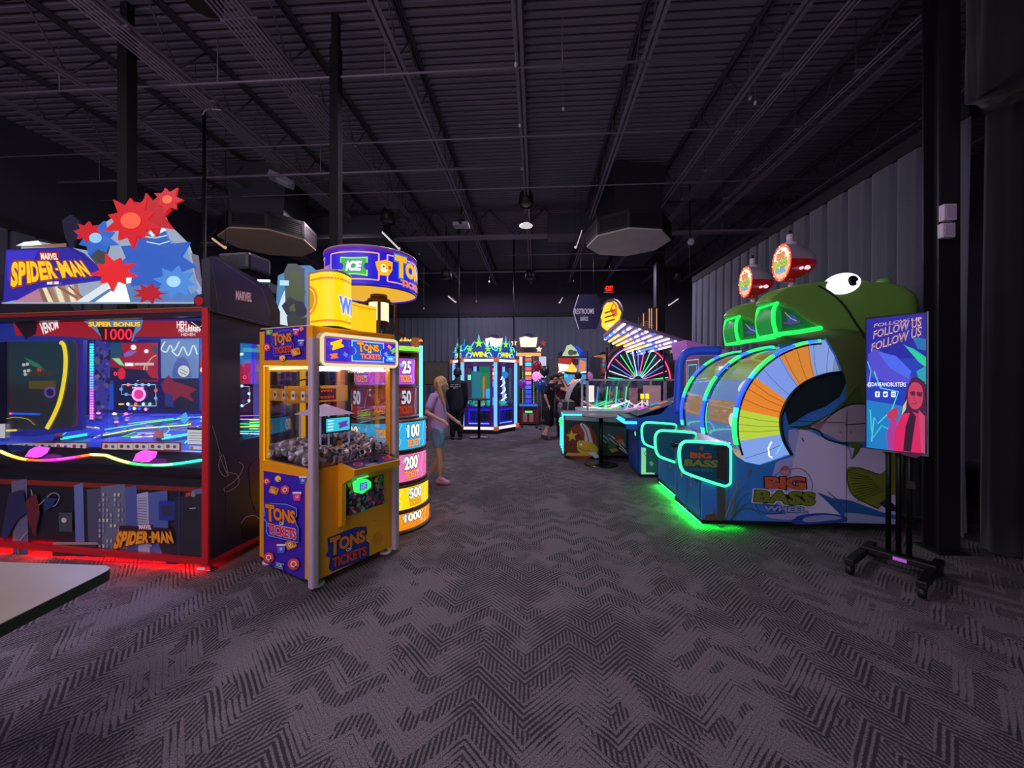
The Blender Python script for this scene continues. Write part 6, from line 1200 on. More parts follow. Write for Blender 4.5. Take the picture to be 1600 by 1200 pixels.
mb = MB(); mb.prism_x([(.02, .90), (.78, .90), (.78, .93), (.02, .93)], -.19, .05, M('#142c58', .3)); mb.add([(.0, .05, .96), (.0, .75, .96), (1.2, .75, 1.40), (1.2, .05, 1.40)], [(0, 1, 2, 3)], M('#2c5a58', .4))
a = Art(mb, UVM((.0, .05, .965), (Vector((1.2, 0, .44)).normalized()), (0, 1, 0)), .003)
for k, (x, y, c) in enumerate(((.25, .1, '#e87830'), (.45, .35, '#ff6858'), (.6, .05, '#d86820'), (.75, .4, '#e08850'), (.35, .5, '#20a0e0'), (.9, .15, '#ff8878'), (.12, .45, '#e050ff'), (.95, .45, '#d8a090'))): a.poly([(x, y), (x+.16, y-.01), (x+.17, y+.17), (x+.01, y+.18)], L(c, .75))
mb.build('ramp', th)
ap = [(.62, 1.02), (.64, 1.5), (.66, 1.78), (.72, 1.92), (.86, 1.98), (1.25, 1.99)]
mb = MB()
pts = smoothpts(ap, False, 5)
for y in (.02,): mb.tube([(p[0]-.02, y, p[1]) for p in pts], .065, M('#2448d0', .35, emit=.15), 12)
mb.build('arch', th)
mb = MB(); mb.bx(.95, 1.25, .06, .72, 1.35, 1.90, M('#6a7088', .4)); a = Art(mb, UVM((.949, .72, 0), (0, -1, 0), (0, 0, 1)), .001); a.line([(.04, 1.4), (.04, 1.86), (.60, 1.86), (.60, 1.4)], .015, L('#ff90a0', 1.3)); a.line([(.12, 1.4), (.12, 1.78), (.52, 1.78), (.52, 1.4)], .015, L('#60d0ff', 1.3)); mb.build('target_board', th)
# ================================================================ canopy game with neon wheel
p = W(1010, 590, 8.7); th = thing('canopy_wheel_game', 'game with slanted ceiling of coloured bulbs above a neon spoked wheel', 'arcade game', (p.x, p.y, 0), TH+.15); F = frame_of(th)
f = PXM(F, (0, 0, 0), (0, -1, 0)); w0, w1 = -.95, .92
mb = MB(); mb.bx(w0, w1, 0, 1.3, .05, .95, M('#2a2038', .4)); 
for x in (w0, w1-.03): 
    for y in (0, 1.27): mb.bx(x, x+.03, y, y+.03, .95, 2.25, M('#16141c', .4))
mb.bx(.42, .45, 0, .02, .95, 2.2, M('#20202a', .4)); mb.build('body', th)
mb = MB(); mb.bx(w0, w1, .005, .012, .95, 2.1, GLASS); mb.bx(w0+.004, w0+.01, 0, 1.3, .95, 2.1, GLASS); mb.bx(w1-.01, w1-.004, 0, 1.3, .95, 2.25, GLASS); mb.build('glass', th)
cn = [(-1.18, -.60, 2.28), (-.95, .9, 2.98), (1.0, .9, 2.62), (1.02, -.35, 2.24)]   # tilted canopy, lit underside
Fi = F.inverted(); cA, cB, cC, cD = [Fi @ v for v in (W(942, 528, 8.7), W(970, 503, 7.5), W(1073, 537, 8.1), W(993, 556, 9.8))]   # far left, near left, near right, far right
mb = MB(); upn = Vector((0, 0, .07)); vs = [cA, cB, cC, cD]+[v+upn for v in (cA, cB, cC, cD)]; mb.add(vs, [(3, 2, 1, 0), (4, 5, 6, 7), (0, 1, 5, 4), (1, 2, 6, 5), (2, 3, 7, 6), (3, 0, 4, 7)], M('#9c84a8', .4)); mb.build('canopy', th)
nr, nc = 9, 12; dn = Vector((0, 0, -.015))
for i in range(nr):
    mb = MB()
    for j in range(nc*2):
        u_, v_ = (i+.5)/nr, (j+.5)/(nc*2); P_ = (cA*(1-u_)+cD*u_)*(1-v_)+(cB*(1-u_)+cC*u_)*v_
        c_ = '#ffd8f0' if v_ > .55 else ('#ffc860' if .15 < u_ < .8 else '#4880ff'); c_ = random.choice([c_, c_, c_, '#ffe8ff', '#5868ff' if v_ > .4 else c_]); mb.ell(P_+dn, (.035, .035, .02), L(c_, 2.2), 6, 4)
    mb.build('bulb_row', th)
mb = MB(); cpt = f(1012, 592); Rw = (f(1012, 592)-f(958, 592)).length; cz = cpt.z-.05; cx = cpt.x; y = .5
mb.tube([(cx+Rw*1.12*math.cos(t), y-.02, cz+Rw*1.12*math.sin(t)) for t in [math.pi*i/24 for i in range(25)]], .07, M('#3c2838', .3), 8)
for k in range(24):
    t0, t1 = math.pi*k/24, math.pi*(k+1)/24; mb.tube([(cx+Rw*math.cos(t0), y-.05, cz+Rw*math.sin(t0)), (cx+Rw*math.cos(t1), y-.05, cz+Rw*math.sin(t1))], .016, L(['#ff5070', '#ff4060', '#c080ff', '#ff70c0'][k//6], 1.6), 6)
for k in range(15):
    t = math.pi*(k+.5)/15; c_ = ['#50ff80', '#ff60b0', '#6080ff', '#e0e0ff', '#40ffc0'][k % 5]; mb.tube([(cx+.12*math.cos(t), y-.05, cz+.12*math.sin(t)), (cx+Rw*.93*math.cos(t), y-.05, cz+Rw*.93*math.sin(t))], .012, L(c_, 1.5), 5)
    if k % 2: mb.tube([(cx+.3*Rw*math.cos(t+.06), y-.04, cz+.3*Rw*math.sin(t+.06)), (cx+Rw*.9*math.cos(t+.1), y-.04, cz+Rw*.9*math.sin(t+.1))], .028, M('#141018', .4), 5)
mb.lathe([(0, 0), (Rw*1.02, 0)], M('#1c1830', .4), 2) if 0 else None
mb.bx(w0+.05, w1-.05, 1.2, 1.22, .95, 2.1, M('#1c3038', .4)); mb.build('neon_wheel', th)
# mauve sided cabinet behind the blue arch
p = W(1112, 590, 7.4); mb = MB(); th = thing('mauve_cabinet', 'mauve sided cabinet rising behind the blue arch game', 'arcade game', (p.x, p.y, 0), TH)
f = PXM(frame_of(th), (0, 0, 0), (0, -1, 0)); P = lambda *pts: [(f(*q_).x, f(*q_).z) for q_ in pts]
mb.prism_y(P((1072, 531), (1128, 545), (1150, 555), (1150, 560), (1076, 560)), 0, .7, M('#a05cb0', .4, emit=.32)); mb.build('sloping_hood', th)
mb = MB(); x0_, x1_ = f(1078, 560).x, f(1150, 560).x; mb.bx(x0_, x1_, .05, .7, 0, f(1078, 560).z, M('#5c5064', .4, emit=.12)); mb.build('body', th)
# ================================================================ hanging signs
p = W(914, 487, 9.2); s = 9.2/600
mb = MB(); hexp = [(-18*s, 0), (-9.5*s, 27*s), (18*s, 27*s), (27*s, 0), (18*s, -27*s), (-9.5*s, -27*s)]
mb.prism_y(hexp, 0, .05, M('#201c48', .5)); a = Art(mb, UVM((0, 0, 0), (1, 0, 0), (0, 0, 1)), .003); a.line([hexp[1], hexp[0], hexp[5]], .022, M('#b0a8c0', .4, emit=.3))
a.text('RESTROOMS', (-16*s, -3.5*s, 14*s, 4.8*s), M('#c8c0d0', .4, emit=.35), .01); a.text('BA\u00d1OS', (-7*s, -14.5*s, 5*s, -6.0*s), M('#c8c0d0', .4, emit=.3), .01)
for x in (-.1, .2): mb.cyl((x, .025, 27*s), (x, .025, 5.3-p.z), .006, BLACK, seg=5)
mb.build('hanging_sign', label='dark blue hexagonal hanging sign lettered RESTROOMS', cat='sign', loc=p, rz=TH-.1)
p = W(952, 451, 11.0); s = 11/600; th = thing('exit_sign', 'small red lit EXIT sign under the ceiling', 'sign', p, TH)
mb = MB(); mb.bx(-8*s, 7*s, 0, .05, -5*s, 5.2*s, M('#2a0c10', .4)); mb.bx(-8*s, 7*s, -.002, .05, -6*s, -5*s, M('#c8b8c0', .4)); mb.cyl((0, .03, 5*s), (0, .03, 5.28-p.z), .01, BLACK, seg=6); mb.build('housing', th)
mb = MB(); a = Art(mb, UVM((0, -.001, 0), (1, 0, 0), (0, 0, 1)), .002); a.text('EXIT', (-5*s, -4*s, 6*s, 4.2*s), L('#ff2818', 2.2), .03); a.poly([(-7.5*s, 0), (-5.6*s, 2*s), (-5.6*s, -2*s)], L('#ff2818', 2.2)); mb.build('lettering', th)
p = W(954, 590, 11.6); f = None; s = 11.6/600; zc = 1.57+(590-494)*s
th = thing('game_topper', 'glowing yellow and orange oval topper on a tall white rim', 'topper', (p.x, p.y, 0), TH-.9); 
mb = MB(); mb.prism_y([(.41*math.cos(t), zc+.53*math.sin(t)) for t in [math.pi*2*i/28 for i in range(28)]], 0, .10, M('#8c7c90', .4)); mb.bx(-.04, .04, .02, .08, 0, zc-.4, M('#3a3440', .4)); mb.build('rim', th)
mb = MB(); a = Art(mb, UVM((0, 0, 0), (1, 0, 0), (0, 0, 1)), .003); a.poly([(.36*math.cos(t)*(1+.08*math.sin(9*t)), zc-.02+.46*math.sin(t)*(1+.06*math.sin(7*t))) for t in [math.pi*2*i/40 for i in range(40)]], L('#ffc820', 1.4)); a.poly([(-.02, zc+.2), (.1, zc+.42), (.22, zc+.3), (.24, zc), (.1, zc-.05)], L('#ff5018', 1.3)); a.circ(.12, zc+.25, .06, L('#ffb030', 1.6), .08)
for dz in (.12, -.02, -.16): a.line([(-.22, zc+dz), (.16, zc+dz+.05)], .05, L('#8a5a10', .7))
a.line([(-.2, zc-.28), (.1, zc-.26)], .07, L('#fff0a0', 1.8)); mb.build('lit_face', th)
p = W(1012, 590, 10.9); s = 10.9/600; th = thing('game_topper', 'bronze stepped fan topper panels beyond the bulb canopy', 'topper', (p.x, p.y, 0), TH); mb = MB()
for x0_, x1_, y0_, y1_ in ((998, 1006, 492, 516), (1005, 1015, 486, 518), (1014, 1027, 479, 520)):
    zz0, zz1 = 1.57+(590-y1_)*s-.6, 1.57+(590-y0_)*s; xa, xb_ = (x0_-1012)*s, (x1_-1012)*s; mb.prism_y([(xa, zz0), (xb_, zz0), (xb_, zz1), (xa, zz1-.06)], 0, .05, M('#6a5048', .4)); 
a = Art(mb, UVM((0, 0, 0), (1, 0, 0), (0, 0, 1)), .002)
for x in (1005.5, 1014.5, 1018, 1026): a.line([((x-1012)*s, 1.57+72*s), ((x-1012)*s, 1.57+(108 if x > 1013 else 100)*s)], .02, L('#ffb878', 1.0))
for k in range(4): a.line(arc((1010-1012)*s, 1.57+76*s, .06+.05*k, 20, 160, 8), .012, L('#a87850', .7))
mb.bx(-.03, .03, .01, .04, 0, 2.5, M('#2a2430', .4)); mb.build('panel', th)
# ================================================================ blue prize cabinet with star crown
pc = W(757, 590, 11.5); th = thing('prize_claw_cabinet', 'six sided blue purple prize cabinet with glowing star crowns reading WIN', 'prize cabinet', (pc.x, pc.y, 0), TH); F = frame_of(th)
R6 = .93; off = math.radians(-90-30-7)
hx6 = [(R6*math.cos(off+math.pi/3*i), R6*math.sin(off+math.pi/3*i)) for i in range(6)]
mb = MB(); mb.prism_z(hx6, 0, .12, M('#181020', .4)); mb.prism_z([(x*.97, y*.97) for x, y in hx6], .14, .72, M('#2a1c90', .35, emit=.15)); mb.prism_z([(x*.99, y*.99) for x, y in hx6], 1.98, 2.03, M('#2a1a50', .4)); mb.build('body', th)
PUR = M('#5c1c70', .4, emit=.12)
ed = lambda i, z, k=1.0: Vector((hx6[i % 6][0]*k, hx6[i % 6][1]*k, z))
for z, k in ((.16, 1.03), (2.05, 1.03)):
    mb = MB()
    for i in range(6): mb.tube([ed(i, z, k), ed(i+1, z, k)], .035, L('#fff4ff', 1.5), 8)
    mb.build('white_light_band', th)
mb = MB()
for i in range(6): mb.tube([ed(i, .18, 1.01), ed(i, 2.0, 1.01)], .05, L('#70b8ff', 1.3), 10)
mb.build('post_light', th)
mb = MB()
for i in range(6):
    for z in (.16, 2.05): p_ = ed(i, z, 1.05); mb.box(p_, (.14, .14, .11), M('#e07030', .4, emit=.3), rz=off+math.pi/3*i, bev=.01)
mb.build('orange_corner', th)
for i in range(6):
    A_, B_ = ed(i, 0), ed(i+1, 0); t = (B_-A_).normalized(); nrm = Vector((t.y, -t.x, 0)); L6 = (B_-A_).length
    if nrm.dot(A_+B_) < 0: nrm = -nrm
    mb = MB(); f6 = UVM(A_+nrm*.004, t, (0, 0, 1)); a = Art(mb, f6, .001) if t.cross(Vector((0, 0, 1))).dot(nrm) > 0 else Art(mb, UVM(B_+nrm*.004, -t, (0, 0, 1)), .001)
    for u0, v0, u1, v1 in ((.08, .20, .15, 1.95), (L6-.15, .20, L6-.08, 1.95), (.15, .72, L6-.15, .77), (.15, 1.88, L6-.15, 1.95), (.15, .20, L6-.15, .26)): a.rect(u0, v0, u1, v1, PUR, lift=.004)
    a.rect(.16, .27, L6-.16, .71, L('#1c28e0', .8), lift=.001)
    for u_ in (.22, L6/2+.03):
        a.rect(u_, .34, u_+.28, .64, M('#1c1c50', .4)); [a.circ(u_+.07+.14*(k % 2), .42+.14*(k//2), .05, M('#3c3470', .4), seg=10) for k in range(4)]
    a.line([(.18, .29), (L6-.18, .29)], .02, L('#60c0ff', 1.4)); mb.build('side_frame', th)
    mb = MB(); Am, Bm = A_+(B_-A_)*.16, A_+(B_-A_)*.84; mb.add([Am+Vector((0, 0, .77)), Bm+Vector((0, 0, .77)), Bm+Vector((0, 0, 1.88)), Am+Vector((0, 0, 1.88))], [(0, 1, 2, 3)], GLASS); mb.build('glass_pane', th)
    # crown sign
    mb = MB(); cps = [(.02, 2.1), (-.06, 2.34), (.02, 2.30), (.14, 2.46), (.24, 2.42), (.34, 2.58), (.42, 2.52), (L6/2, 2.76)]; cps = cps+[(L6-x, z) for x, z in cps[:-1][::-1]]
    fr = f6 if a.f == f6 else a.f; fr2 = a.f
    n_ = len(cps); mb.add([fr2(u_, v_, .0) for u_, v_ in cps]+[fr2(u_, v_, -.03) for u_, v_ in cps], [tuple(range(n_))[::-1], tuple(range(n_, 2*n_))]+[(k, (k+1) % n_, n_+(k+1) % n_, n_+k) for k in range(n_)], L('#0c48b0', .9))
    a2 = Art(mb, fr2, .004); a2.line(cps[1:-1], .035, L('#40e8f0', 1.4)); a2.star(L6/2, 2.52, .17, L('#102c80', .6)); a2.star(L6/2, 2.52, .13, L('#a0e820', 1.3)); a2.star(L6*.22, 2.36, .10, L('#a0e820', 1.1)); a2.star(L6*.78, 2.36, .10, L('#a0e820', 1.1))
    a2.text('WIN', (L6*.28, 2.14, L6*.72, 2.29), L('#f0e818', 1.3), .05, L('#083080', .5), .05); a2.line(smoothpts([(.10, 2.16), (.16, 2.26), (.26, 2.22), (.22, 2.13)], False), .03, L('#a0f0f0', 1.3)); a2.line(smoothpts([(L6-.10, 2.16), (L6-.16, 2.26), (L6-.26, 2.22), (L6-.22, 2.13)], False), .03, L('#a0f0f0', 1.3)); a2.line([(.03, 2.11), (.2, 2.15)], .04, L('#d87040', .9)); a2.line([(L6-.03, 2.11), (L6-.2, 2.15)], .04, L('#d87040', .9))
    mb.build('crown_sign', th)
mb = MB(); random.seed(3)
mb.cyl((0, 0, .72), (0, 0, 1.98), .16, L('#20a080', .55), seg=12); mb.bx(-.35, -.1, -.30, -.22, .9, 1.75, L('#2890a8', .6)); mb.bx(-.08, .2, -.4, -.3, 1.25, 1.7, L('#2c9c50', .6)); mb.tube([(.0, -.5, .8), (.02, -.5, 1.6)], .02, L('#ff4030', 1.4), 6); mb.ell((.25, -.25, 1.1), (.2, .15, .35), L('#30b8ff', .9), 14, 10); mb.bx(.2, .45, -.42, -.35, 1.0, 1.3, L('#1840e0', .8)); mb.bx(-.5, -.38, -.3, -.25, 1.5, 1.65, L('#60ffb0', 1.4)); mb.bx(.3, .38, -.3, -.25, 1.55, 1.85, L('#f0f8f0', 1.3))
mb.ell((.62, -.2, 1.65), (.1, .08, .1), L('#2080e0', 1), 12, 8)
for k in range(7): mb.tube([(.55+.02*k, -.3, 1.6-.1*k), (.5+.12*(k % 2), -.3, 1.5-.1*k)], .02, L('#f0f0ff', 1.4), 5)
mb.build('lit_interior', th)
mb = MB()
for k in range(90):
    t = random.random()*6.28; r = random.random()**.5*.72; mb.ell((r*math.cos(t), r*math.sin(t), .74+.10*random.random()), (.055, .055, .04), L(random.choice(['#20c8a0', '#1840c0', '#40e0ff', '#104060', '#30a050']), .7), 6, 5)
o = mb.build('prizes', th); o['kind'] = 'stuff'
# ================================================================ strength towers behind it
def tower(px, d, label):
    p = W(px, 590, d); th = thing('strength_tower', label, 'arcade game', (p.x, p.y, 0), TH)
    mb = MB(); mb.bx(-.38, .38, -.1, .6, .05, .62, M('#5c1c28', .4, emit=.05)); mb.bx(-.34, .34, -.3, 0, .05, .50, M('#6c2430', .4)); mb.bx(-.30, .30, -.26, .4, .62, .66, M('#3080e0', .4, emit=.4)); a = Art(mb, UVM((0, -.301, 0), (1, 0, 0), (0, 0, 1)), .001); a.rect(-.18, .12, -.05, .40, M('#c89078', .4)); a.rect(.02, .12, .15, .40, M('#c89078', .4)); a.rect(-.12, .42, .12, .48, L('#60ff90', 1.2)); mb.build('base', th)
    mb = MB(); 
    for x in (-.20, .17): mb.bx(x, x+.035, 0, .04, .66, 2.45, M('#2c2038', .4, emit=.05))
    for k in range(28):
        z = .72+k*.06; 
        for x in (-.19, .18): mb.box((x, -.012, z), (.03, .015, .02), L('#a8ff60' if k < 18 else '#ff7060', 1.2))
    mb.build('mast', th)
    mb = MB()
    for k, c in enumerate(['#4040ff', '#5050ff', '#3858ff', '#6070ff', '#a060ff', '#ff6080', '#ffd060', '#ff5070', '#40d0ff', '#ff6050', '#90ffb0']): mb.bx(-.10, .10, .0, .03, .72+k*.155, .84+k*.155, L(c, .9 if k < 4 else 1.3))
    mb.build('light_column', th)
    mb = MB(); mb.bx(-.42, .42, -.05, .05, 2.30, 2.40, L('#ff9840', 1.6)); mb.bx(-.14, .14, -.06, .06, 2.42, 2.56, M('#301c28', .4))
    mb.prism_y([(-.26, 2.60), (.26, 2.60), (.30, 2.92), (.1, 2.90), (-.1, 2.95), (-.30, 2.90)], -.08, 0, L('#ffd0c0', 1.6)); mb.prism_y([(-.2, 2.95), (.2, 2.95), (.1, 3.05), (-.1, 3.05)], -.04, 0, M('#201850', .4, emit=.1))
    a = Art(mb, UVM((0, -.08, 0), (1, 0, 0), (0, 0, 1)), .002); a.text('STAR', (-.2, 2.76, .2, 2.88), L('#c04858', 1), .04) if 0 else None
    mb.build('lit_head', th)
    for x, z, r, c in ((-.48, 2.74, .12, '#ffd8c0'), (.50, 2.72, .11, '#d04838'), (-.32, 2.52, .10, '#6c3038'), (.36, 2.52, .11, '#ffe0c8')):
        mb = MB(); mb.prism_y([(x+(r if i % 2 == 0 else r*.5)*math.cos(math.pi/2+math.pi/5*i), z+(r if i % 2 == 0 else r*.5)*math.sin(math.pi/2+math.pi/5*i)) for i in range(10)], -.05, 0, L(c, 1.1 if c[1] == 'f' else .6)); mb.cyl((x, 0, z), (0, 0, 2.45), .01, BLACK, seg=5); mb.build('star', th)
    return th
tower(825.5, 12.9, 'carnival strength tower with lit mast right of the blue prize cabinet')
tower(772, 13.2, 'carnival strength tower mostly hidden behind the blue prize cabinet')
# balloons
for i, (px, py, r, c, e_, lb) in enumerate(((839, 571, .155, '#8c2038', .15, 'dark red balloon, topmost beside the strength tower'), (850.5, 579, .165, '#303038', .05, 'grey black balloon beside the strength tower'), (838.5, 588, .15, '#ff8cd0', .9, 'glowing pink white balloon beside the strength tower'), (844.5, 601, .17, '#204890', .15, 'blue balloon, lowest beside the strength tower'), (816, 599, .13, '#7030b0', .3, 'purple balloon left of the strength tower mast'))):
    d = [12.3, 12.8, 11.9, 11.5, 12.1][i]; p = W(px, py, d); mb = MB(); m = M(c, .3, emit=e_, coat=.3); mb.lathe([(0, 1.0*r), (.45*r, .9*r), (.85*r, .52*r), (r, 0), (.86*r, -.55*r), (.45*r, -1.0*r), (.1*r, -1.25*r), (.14*r, -1.33*r), (0, -1.33*r)], m, 20)
    mb.tube([(0, 0, -1.33*r), (.03, 0, -.9), (0, .02, .02-p.z)], .004, M('#a8a0b0', .5), 5); mb.ell((0, 0, .03-p.z), (.04, .04, .03), BLACK, 8, 6); mb.build('balloon', label=lb, cat='balloon', loc=p)
# lit panels / small screens at the back
for i, (x0_, y0_, x1_, y1_, d, c, lb) in enumerate(((811.5, 557, 817, 571, 14.6, '#ffe0e8', 'narrow bright panel on the back wall left of the strength tower'), (842, 557, 853.5, 590, 14.6, '#c8c4e8', 'tall pale lit panel on the back wall behind the balloons'), (663, 566, 700, 600, 14.0, '#3a3228', 'dim brown panel on the back wall behind the blond child'))):
    a_, b_ = W(x0_, y1_, d), W(x1_, y0_, d); mb = MB(); mb.box((0, 0, 0), (abs(b_.x-a_.x), .06, abs(b_.z-a_.z)), L(c, 1.0 if i < 2 else .5)); mb.box((0, .035, 0), (abs(b_.x-a_.x)+.06, .03, abs(b_.z-a_.z)+.06), BLACK); mb.bx(-.03, .03, .02, .05, -(a_.z+b_.z)/2, 0, BLACK); mb.build('lit_panel', label=lb, cat='panel', loc=(a_+b_)/2)
# racing screen cabinet
p = W(894, 590, 12.6); s = 12.6/600; th = thing('driving_game', 'twin screen driving game with fiery picture and pale topper at the back', 'arcade game', (p.x, p.y, 0), TH); X = lambda px: (px-894)*s; Z = lambda py: 1.57+(590-py)*s
mb = MB(); mb.bx(X(871), X(918), 0, .5, 0, Z(557), M('#0e0e14', .4)); mb.build('body', th)
mb = MB(); a = Art(mb, UVM((0, -.001, 0), (1, 0, 0), (0, 0, 1)), .002); T = lambda *q: [(X(x), Z(y)) for x, y in q]
a.poly(T((872, 559), (917, 559), (917, 583), (872, 583)), L('#5878b8', .9)); a.poly(T((872, 559), (900, 559), (905, 568), (890, 583), (872, 580)), L('#a83028', 1)); a.poly(T((872, 568), (890, 570), (885, 580), (874, 580)), L('#fff0d0', 1.6)); a.poly(T((884, 580), (894, 566), (902, 578), (898, 583)), L('#ffb040', 1.7)); a.poly(T((892, 560), (904, 561), (903, 570), (895, 570)), L('#502020', .6)); a.poly(T((906, 562), (916, 566), (914, 582), (904, 580)), L('#e08860', 1.0))
a.line(T((872, 583), (917, 583)), .06, L('#181820', .4)); a.line(T((872, 581), (882, 583)), .05, L('#c0f0ff', 1.4)); a.line(T((904, 583), (916, 581)), .05, L('#c0f0ff', 1.4))
a.poly(T((874, 585), (916, 585), (916, 603), (882, 603)), L('#4898d8', 1)); a.poly(T((886, 603), (896, 592), (902, 590), (906, 603)), L('#ff8c30', 1.5)); a.poly(T((896, 590), (904, 586), (908, 594), (902, 598)), L('#503030', .6)); a.circ(X(884), Z(587), .06, L('#20c0ff', 1.5)); a.circ(X(906), Z(587), .06, L('#20c0ff', 1.5)); mb.build('screens', th)
mb = MB(); mb.prism_y(T((878, 556), (884, 546), (886, 540), (892, 538), (900, 546), (905, 556)), -.02, .1, L('#c8d8b0', .9)); mb.prism_y(T((896, 540), (904, 541), (910, 548), (908, 556), (903, 556), (900, 546)), 0, .08, L('#2050d0', .9)); mb.prism_y(T((872, 552), (878, 548), (880, 556), (872, 556)), 0, .08, M('#2c2048', .4)); mb.prism_y(T((908, 550), (915, 549), (916, 556), (906, 556)), 0, .08, L('#1c30c0', .7)); a = Art(mb, UVM((0, -.02, 0), (1, 0, 0), (0, 0, 1)), .002); a.circ(X(892), Z(551), .10, L('#607050', .6)); a.circ(X(898), Z(551), .07, L('#506048', .6)); mb.build('topper', th)
# tugboat ride and yellow arm
p = W(955, 590, 10.6); s = 10.6/600; X = lambda px: (px-955)*s; Z = lambda py: 1.57+(590-py)*s; T = lambda *q: [(X(x), Z(y)) for x, y in q]
th = thing('truck_ride_game', 'yellow game with dark pointed banner lettered KEEP ON', 'arcade game', (p.x, p.y, 0), TH)
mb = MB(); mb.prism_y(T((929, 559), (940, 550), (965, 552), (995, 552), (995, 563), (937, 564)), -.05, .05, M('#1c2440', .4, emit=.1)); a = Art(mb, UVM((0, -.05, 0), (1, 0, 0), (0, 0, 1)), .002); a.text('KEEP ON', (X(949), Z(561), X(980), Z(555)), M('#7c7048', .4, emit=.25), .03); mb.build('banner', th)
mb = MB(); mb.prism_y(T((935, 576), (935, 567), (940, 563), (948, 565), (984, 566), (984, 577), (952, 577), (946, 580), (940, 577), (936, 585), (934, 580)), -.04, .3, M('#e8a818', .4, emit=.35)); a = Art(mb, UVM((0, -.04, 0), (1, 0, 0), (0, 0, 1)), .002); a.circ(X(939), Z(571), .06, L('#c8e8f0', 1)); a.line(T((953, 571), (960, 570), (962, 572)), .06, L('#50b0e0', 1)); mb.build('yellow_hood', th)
mb = MB(); mb.bx(X(949), X(984), 0, .5, 0, Z(577), M('#20182c', .4)); a = Art(mb, UVM((0, 0, 0), (1, 0, 0), (0, 0, 1)), .002); a.rect(X(950), Z(595), X(958), Z(578), L('#e8e0f0', 1.2)); a.rect(X(966), Z(592), X(982), Z(580), L('#ff9858', .8)); mb.build('body', th)
# chrome queue rail beside the round tower
g = G(668, 690); th = thing('queue_rail', 'small chrome rail frame standing behind the blond child', 'rail', (g.x, g.y, 0), TH); mb = MB()
for x in (-.22, 0, .16): mb.tube([(x, 0, .01), (x, .02, .75), (x+.05, .02, .8)], .014, CHROME, 8)
for z in (.35, .78): mb.tube([(-.22, .01, z), (.21, .01, z)], .012, CHROME, 8)
mb.build('tubes', th)
